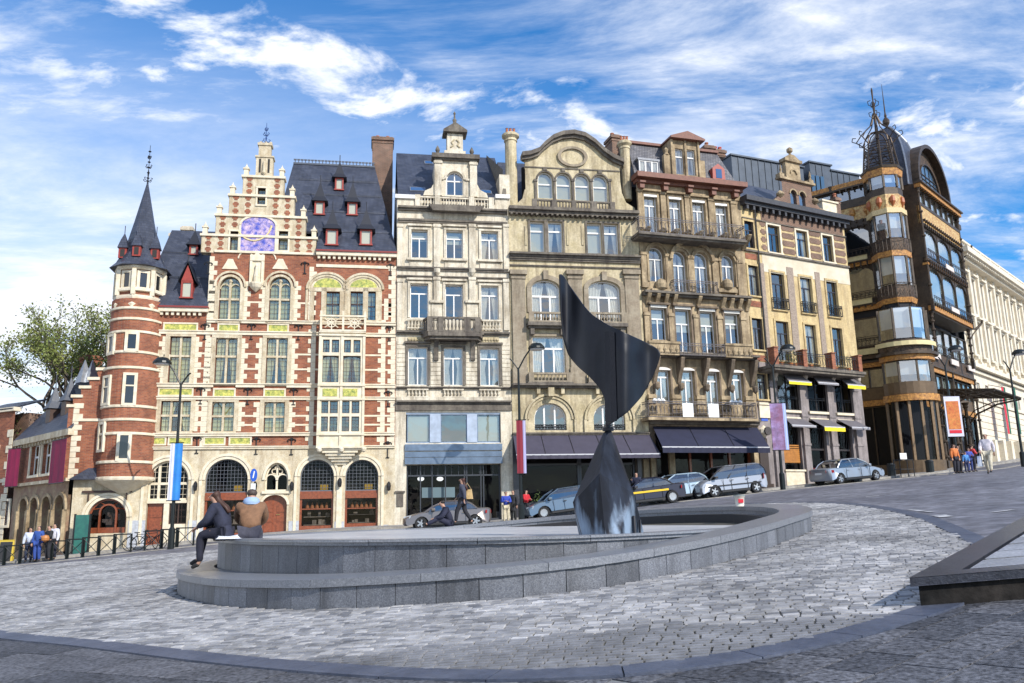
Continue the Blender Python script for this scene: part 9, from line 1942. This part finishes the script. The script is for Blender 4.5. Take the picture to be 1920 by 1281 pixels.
banner('blue and white vertical banner on the leftmost lamp post', pa, xof(319, 880, pa), xof(342, 880, pa), zof(330, 938, pa), zof(330, 832, pa), (mat('white_banner', (.62, .62, .72), .8, n2=(4, .1)), mat('blue_banner', (.02, .16, .55), .7, n1=(.8, (.04, .28, .62)))), .36)
banner('dark red and lilac banner on the middle lamp post', pb, xof(969, 840, pb), xof(986, 840, pb), zof(977, 888, pb), zof(977, 789, pb), (mat('dark_red_banner', (.22, .02, .035), .8), mat('lilac_banner', (.42, .40, .62), .8)), .7)
banner('mottled purple banner with a pale blue edge on the lamp by the corner house', pc, xof(1445, 800, pc), xof(1475, 800, pc), zof(1460, 844, pc), zof(1460, 757, pc), (mat('mottled_purple_banner', (.20, .09, .16), .8, n1=(1.6, (.30, .22, .42)), n2=(4, .3)), mat('pale_blue_banner_edge', (.40, .48, .75), .8)), .8)
e = thing('banner', 'white-edged orange poster banner hanging on the lamp by the marquee', 'banner', pd)
x0, x1, z0, z1 = xof(1771, 780, pd), xof(1801, 780, pd), zof(1786, 819, pd), zof(1786, 744, pd)
b = MB(); b.box(x0, x1, -.14, -.11, z0, z1); b.build('white_cloth', mat('white_banner', (0, 0, 0)), e); b = MB(); b.box(x0 + .1, x1 - .12, -.16, -.142, z0 + .45, z1 - .3); b.build('orange_print', mat('orange_print', (.60, .24, .06), .8, n1=(4, (.5, .12, .04)), n2=(16, .3)), e); b = MB(); b.box(x0 + .12, x1 - .12, -.16, -.142, z0 + .2, z0 + .40); b.build('red_footer', mat('red_print', (.6, .02, .04), .8), e)
b = MB(); b.tube((x0 - .05, -.12, z1 + .03), (.1, -.02, z1 + .03), .03, 6); b.build('rail', LMP, e)
MAG = mat('crimson_purple_banner', (.26, .012, .06), .8, n1=(.8, (.18, .01, .05)))
for F, x, y0, y1, xw, lab in ((FH, 108, 826, 905, 27, 'crimson banner on the low brick wing, nearer the turret'), (FI, 25, 842, 912, 23, 'crimson banner on the far left brick house')):
    o = .9; s0, s1 = F.S(x - xw / 2, 865, o), F.S(x + xw / 2, 865, o); z1, z0 = F.Z(x, y0, o), F.Z(x, y1, o); w = F.w(s0, o, 0)
    w.z = g(w.x, w.y); banner(lab, w, 0, s1 - s0, z0 - w.z, z1 - w.z, (MAG, MAG), .5, 0, 'crimson banners at the left', F.a)
# traffic sign post
p = putY(468, 1000, 43); e = thing('traffic_sign', 'slim traffic sign post with a round blue sign before the brick house', 'road sign', p)
b = MB(); b.tube((0, 0, 0), (0, 0, 3.5), .035, 8); b.box(-.2, .2, -.2, .2, 0, .12); b.build('post', mat('grey_post', (.25, .25, .26), .4, .5), e)
b = MB(); b.loft([[(.1 + .18 * math.cos(t_), -.06, 3.2 + .33 * math.sin(t_)) for t_ in np.linspace(0, 2 * math.pi, 20)[:-1]], [(.1 + .18 * math.cos(t_), -.04, 3.2 + .33 * math.sin(t_)) for t_ in np.linspace(0, 2 * math.pi, 20)[:-1]]]); b.build('blue_disc', mat('blue_sign', (.02, .10, .5), .3), e)
b = MB(); b.loft([[(.04, -.065, 3.05), (.10, -.065, 3.4), (.16, -.065, 3.4), (.10, -.065, 3.05)], [(.04, -.06, 3.05), (.10, -.06, 3.4), (.16, -.06, 3.4), (.10, -.06, 3.05)]]); b.build('white_arrow', WHITEP, e)
b = MB(); b.box(-.02, .22, -.06, -.045, 2.3, 2.78); b.build('white_plate', mat('white_sticker', (.7, .7, .7)), e)
# barriers with crossed bars
src = None
for i, x in enumerate(np.linspace(-6, 345, 13)):
    if 255 < x < 262: continue
    q = putY(x, 1040, 42.2 - .0016 * x); lab = '%s low dark X-braced barrier counted from the left edge of the pavement' % ('first second third fourth fifth sixth seventh eighth ninth tenth eleventh twelfth thirteenth'.split()[i])
    e = thing('barrier', lab, 'barrier', q, .02, 'low X-braced barriers along the left pavement')
    if src is None:
        b = MB()
        for s in (-.42, .42): b.box(s - .035, s + .035, -.035, .035, -.1, .92)
        b.box(-.42, .42, -.025, .025, .86, .92); fr_ = b.build('frame', LMP, e); b = MB(); b.tube((-.4, 0, .08), (.4, 0, .85), .02, 5); b.tube((-.4, 0, .85), (.4, 0, .08), .02, 5); xb = b.build('cross_bar', LMP, e); src = (fr_.data, xb.data)
    else: inst(src[0], 'frame', e, (0, 0, 0)); inst(src[1], 'cross_bar', e, (0, 0, 0))
# bicycles at the barriers
for x, lab in ((262, 'black bicycle leaning on the barriers, left of the two'), (278, 'black bicycle leaning on the barriers, right of the two')):
    q = putY(x, 1034, 42.0); e = thing('bicycle', lab, 'bicycle', q, .15, 'bicycles parked at the barriers')
    for s in (-.5, .5):
        b = MB(); b.path([(s + .33 * math.cos(t_), 0, .34 + .33 * math.sin(t_)) for t_ in np.linspace(0, 2 * math.pi, 17)], .02, 5)
        for k in range(6): a = k * math.pi / 6; b.tube((s - .32 * math.cos(a), 0, .34 - .32 * math.sin(a)), (s + .32 * math.cos(a), 0, .34 + .32 * math.sin(a)), .004, 3)
        b.build('wheel', TYRE, e)
    b = MB()
    for a_, c_ in (((-.5, 0, .34), (-.05, 0, .32)), ((-.05, 0, .32), (-.18, 0, .85)), ((-.5, 0, .34), (-.16, 0, .78)), ((-.16, 0, .78), (.36, 0, .82)), ((-.05, 0, .32), (.37, 0, .72)), ((.5, 0, .34), (.34, 0, .95))): b.tube(a_, c_, .018, 6)
    b.build('frame', BLACK, e); b = MB(); b.box(-.30, -.06, -.07, .07, .85, .90); b.build('saddle', TRIM, e, bevel=.02); b = MB(); b.path([(.22, -.25, 1.0), (.34, 0, .97), (.22, .25, 1.0)], .015, 5); b.build('handlebar', BLACK, e)
# small signs and things
q = putF(FA, 150, 1035, .9); e = thing('green_board', 'tall dark green notice board beside the small arched shop', 'board', q, FA.a); b = MB(); b.box(-.42, .42, -.05, .05, .1, 2.1); b.build('panel', mat('dark_green_panel', (.02, .10, .09), .5, n1=(3, (.03, .16, .12))), e); b = MB()
for s in (-.38, .38): b.box(s - .04, s + .04, -.07, .07, -.1, 2.15)
b.build('legs', BLACK, e)
q = putY(10, 1045, 43.5); e = thing('menu_board', 'black folding board with yellow writing area at the far left', 'sign board', q, .3); b = MB(); b.slab([(-.35, -.25, 0), (.35, -.25, 0), (.35, 0, 1.2), (-.35, 0, 1.2)], (0, .03, 0)); b.slab([(-.35, .25, 0), (.35, .25, 0), (.35, 0, 1.2), (-.35, 0, 1.2)], (0, -.03, 0)); b.build('board', mat('yellow_frame', (.55, .40, .04), .6), e); b = MB(); b.slab([(-.28, -.262, .12), (.28, -.262, .12), (.28, -.03, 1.1), (-.28, -.03, 1.1)], (0, .01, 0)); b.build('slate_face', BLACK, e)
q = Vector((6.35, 24.1, 0)); q.z = g(q.x, q.y) + .44; e = thing('paint_bucket', 'white bucket with a red mark standing on the far right fountain rim', 'bucket', q); b = MB(); b.lathe(0, 0, [(.11, 0), (.14, .26), (.155, .27), (.155, .30)], 16); b.build('pail', mat('white_bucket_plastic', (.6, .58, .5), .4), e, smooth=True); b = MB(); b.box(-.07, .07, -.145, -.12, .10, .20); b.build('red_label', mat('red_print', (0, 0, 0)), e); b = MB(); b.lathe(0, 0, [(.165, .29), (.165, .32), (.02, .33)], 16); b.build('lid', mat('grey_lid', (.22, .25, .24), .5), e)
for x, Y, lab in ((1672, 56.5, 'left'), (1745, 57.5, 'right')): 
    q = putY(x, 890, Y); e = thing('litter_bin', 'dark cylindrical bin by the iron store columns, %s of the two' % lab, 'bin', q, 0, 'bins before the iron store'); b = MB(); b.lathe(0, 0, [(.22, -.1), (.26, .1), (.26, .85), (.2, .95)], 12); b.build('drum', LMP, e); b = MB(); b.lathe(0, 0, [(.29, .8), (.29, .86)], 12); b.build('rim', BLACK, e)
q = putY(1695, 885, 55.5); e = thing('metal_barrier', 'grey tubular barrier with a white notice before the iron store corner', 'barrier', q, .2); b = MB()
for s in (-.7, -.25, .3, .75): b.tube((s, 0, -.1), (s, 0, 1.15), .03, 6)
for z in (.5, 1.1): b.tube((-.7, 0, z), (.75, 0, z), .025, 6)
b.build('tubes', BLACK, e); b = MB(); b.box(-.2, .3, -.05, -.03, 1.15, 1.55); b.build('notice', WHITEP, e)
# cafe tables before the shop of the curved gable house
for x, lab in ((1010, 'left'), (1028, 'right')):
    q = putF(FC, x, 955, 1.3); e = thing('cafe_table', 'small cafe table with potted plant under the grey awning, %s of the pair' % lab, 'table', q, 0, 'cafe tables under the grey awning'); b = MB(); b.lathe(0, 0, [(.22, 0), (.22, .03), (.03, .05), (.03, .7), (.38, .72), (.38, .75)], 12); b.build('table', mat('yellowish_table', (.45, .33, .08), .5), e)
    b = MB(); rs2 = random.Random(x); 
    for i in range(70): c = Vector((rs2.gauss(0, .16), rs2.gauss(0, .16), .8 + abs(rs2.gauss(.2, .16)))); u = Vector((rs2.uniform(-1, 1), rs2.uniform(-1, 1), rs2.uniform(-1, 1))) * .08; v = Vector((rs2.uniform(-1, 1), rs2.uniform(-1, 1), rs2.uniform(-1, 1))) * .06; b.poly([tuple(c - u), tuple(c + v), tuple(c + u)])
    b.build('potted_leaves', PLG, e)
# ---------------------------------------------------------------- trees
BARK = mat('grey_brown_bark', (.10, .08, .06), .9, n2=(9, .3)); LEAF = mat('spring_leaves', (.13, .17, .035), .7, n1=(.8, (.20, .22, .05)), n2=(6, .3)); LEAF2 = mat('dense_leaves', (.06, .09, .025), .7, n1=(.8, (.10, .13, .03)), n2=(6, .3))
def tree(label, P, H, spread, seed, leaf, lm, depth=6, lean=0):
    rs2 = random.Random(seed); e = thing('broadleaf_tree', label, 'tree', P); tb = MB(); tips = []
    def grow(p, d, L, r, k):
        n = 3; q = p
        for i in range(n):
            d = (d + Vector((rs2.gauss(0, .10), rs2.gauss(0, .10), rs2.gauss(.02, .06)))).normalized(); q2 = q + d * L / n; tb.tube(q, q2, r * (1 - .3 * i / n), 5 if k > 1 else 3, 0, r * (1 - .3 * (i + 1) / n)); q = q2
            if k <= 2: tips.append(q.copy())
        if k == 0: return
        for j in range(rs2.choice((2, 3, 3)) if k > 1 else 3):
            a = rs2.uniform(0, 2 * math.pi); t_ = rs2.uniform(.35, .85); ax = Vector((math.cos(a), math.sin(a), 0)); nd_ = (d + ax * t_ * spread).normalized(); grow(q, nd_, L * rs2.uniform(.68, .86), r * .62, k - 1)
    grow(Vector((0, 0, -.5)), Vector((lean, 0, 1)).normalized(), H * .26, H * .022, depth); tb.build('trunk', BARK, e)
    lb = MB()
    for p in tips:
        for i in range(leaf):
            c = p + Vector((rs2.gauss(0, .35), rs2.gauss(0, .35), rs2.gauss(0, .3))); u = Vector((rs2.uniform(-1, 1), rs2.uniform(-1, 1), rs2.uniform(-1, 1))) * .085; v = Vector((rs2.uniform(-1, 1), rs2.uniform(-1, 1), rs2.uniform(-1, 1))) * .075; lb.poly([tuple(c - u), tuple(c - v), tuple(c + u), tuple(c + v)])
    lb.build('crown', lm, e); return e
q = putY(158, 1000, 58); tree('thinly leaved spring tree rising behind the low brick wing', q, 19.0, 1.0, 11, 11, LEAF, 6, .03)
q = putY(75, 1000, 60); tree('smaller leafy tree left of the tall one, behind the low wing', q, 12.0, 1.05, 5, 26, LEAF2, 5)
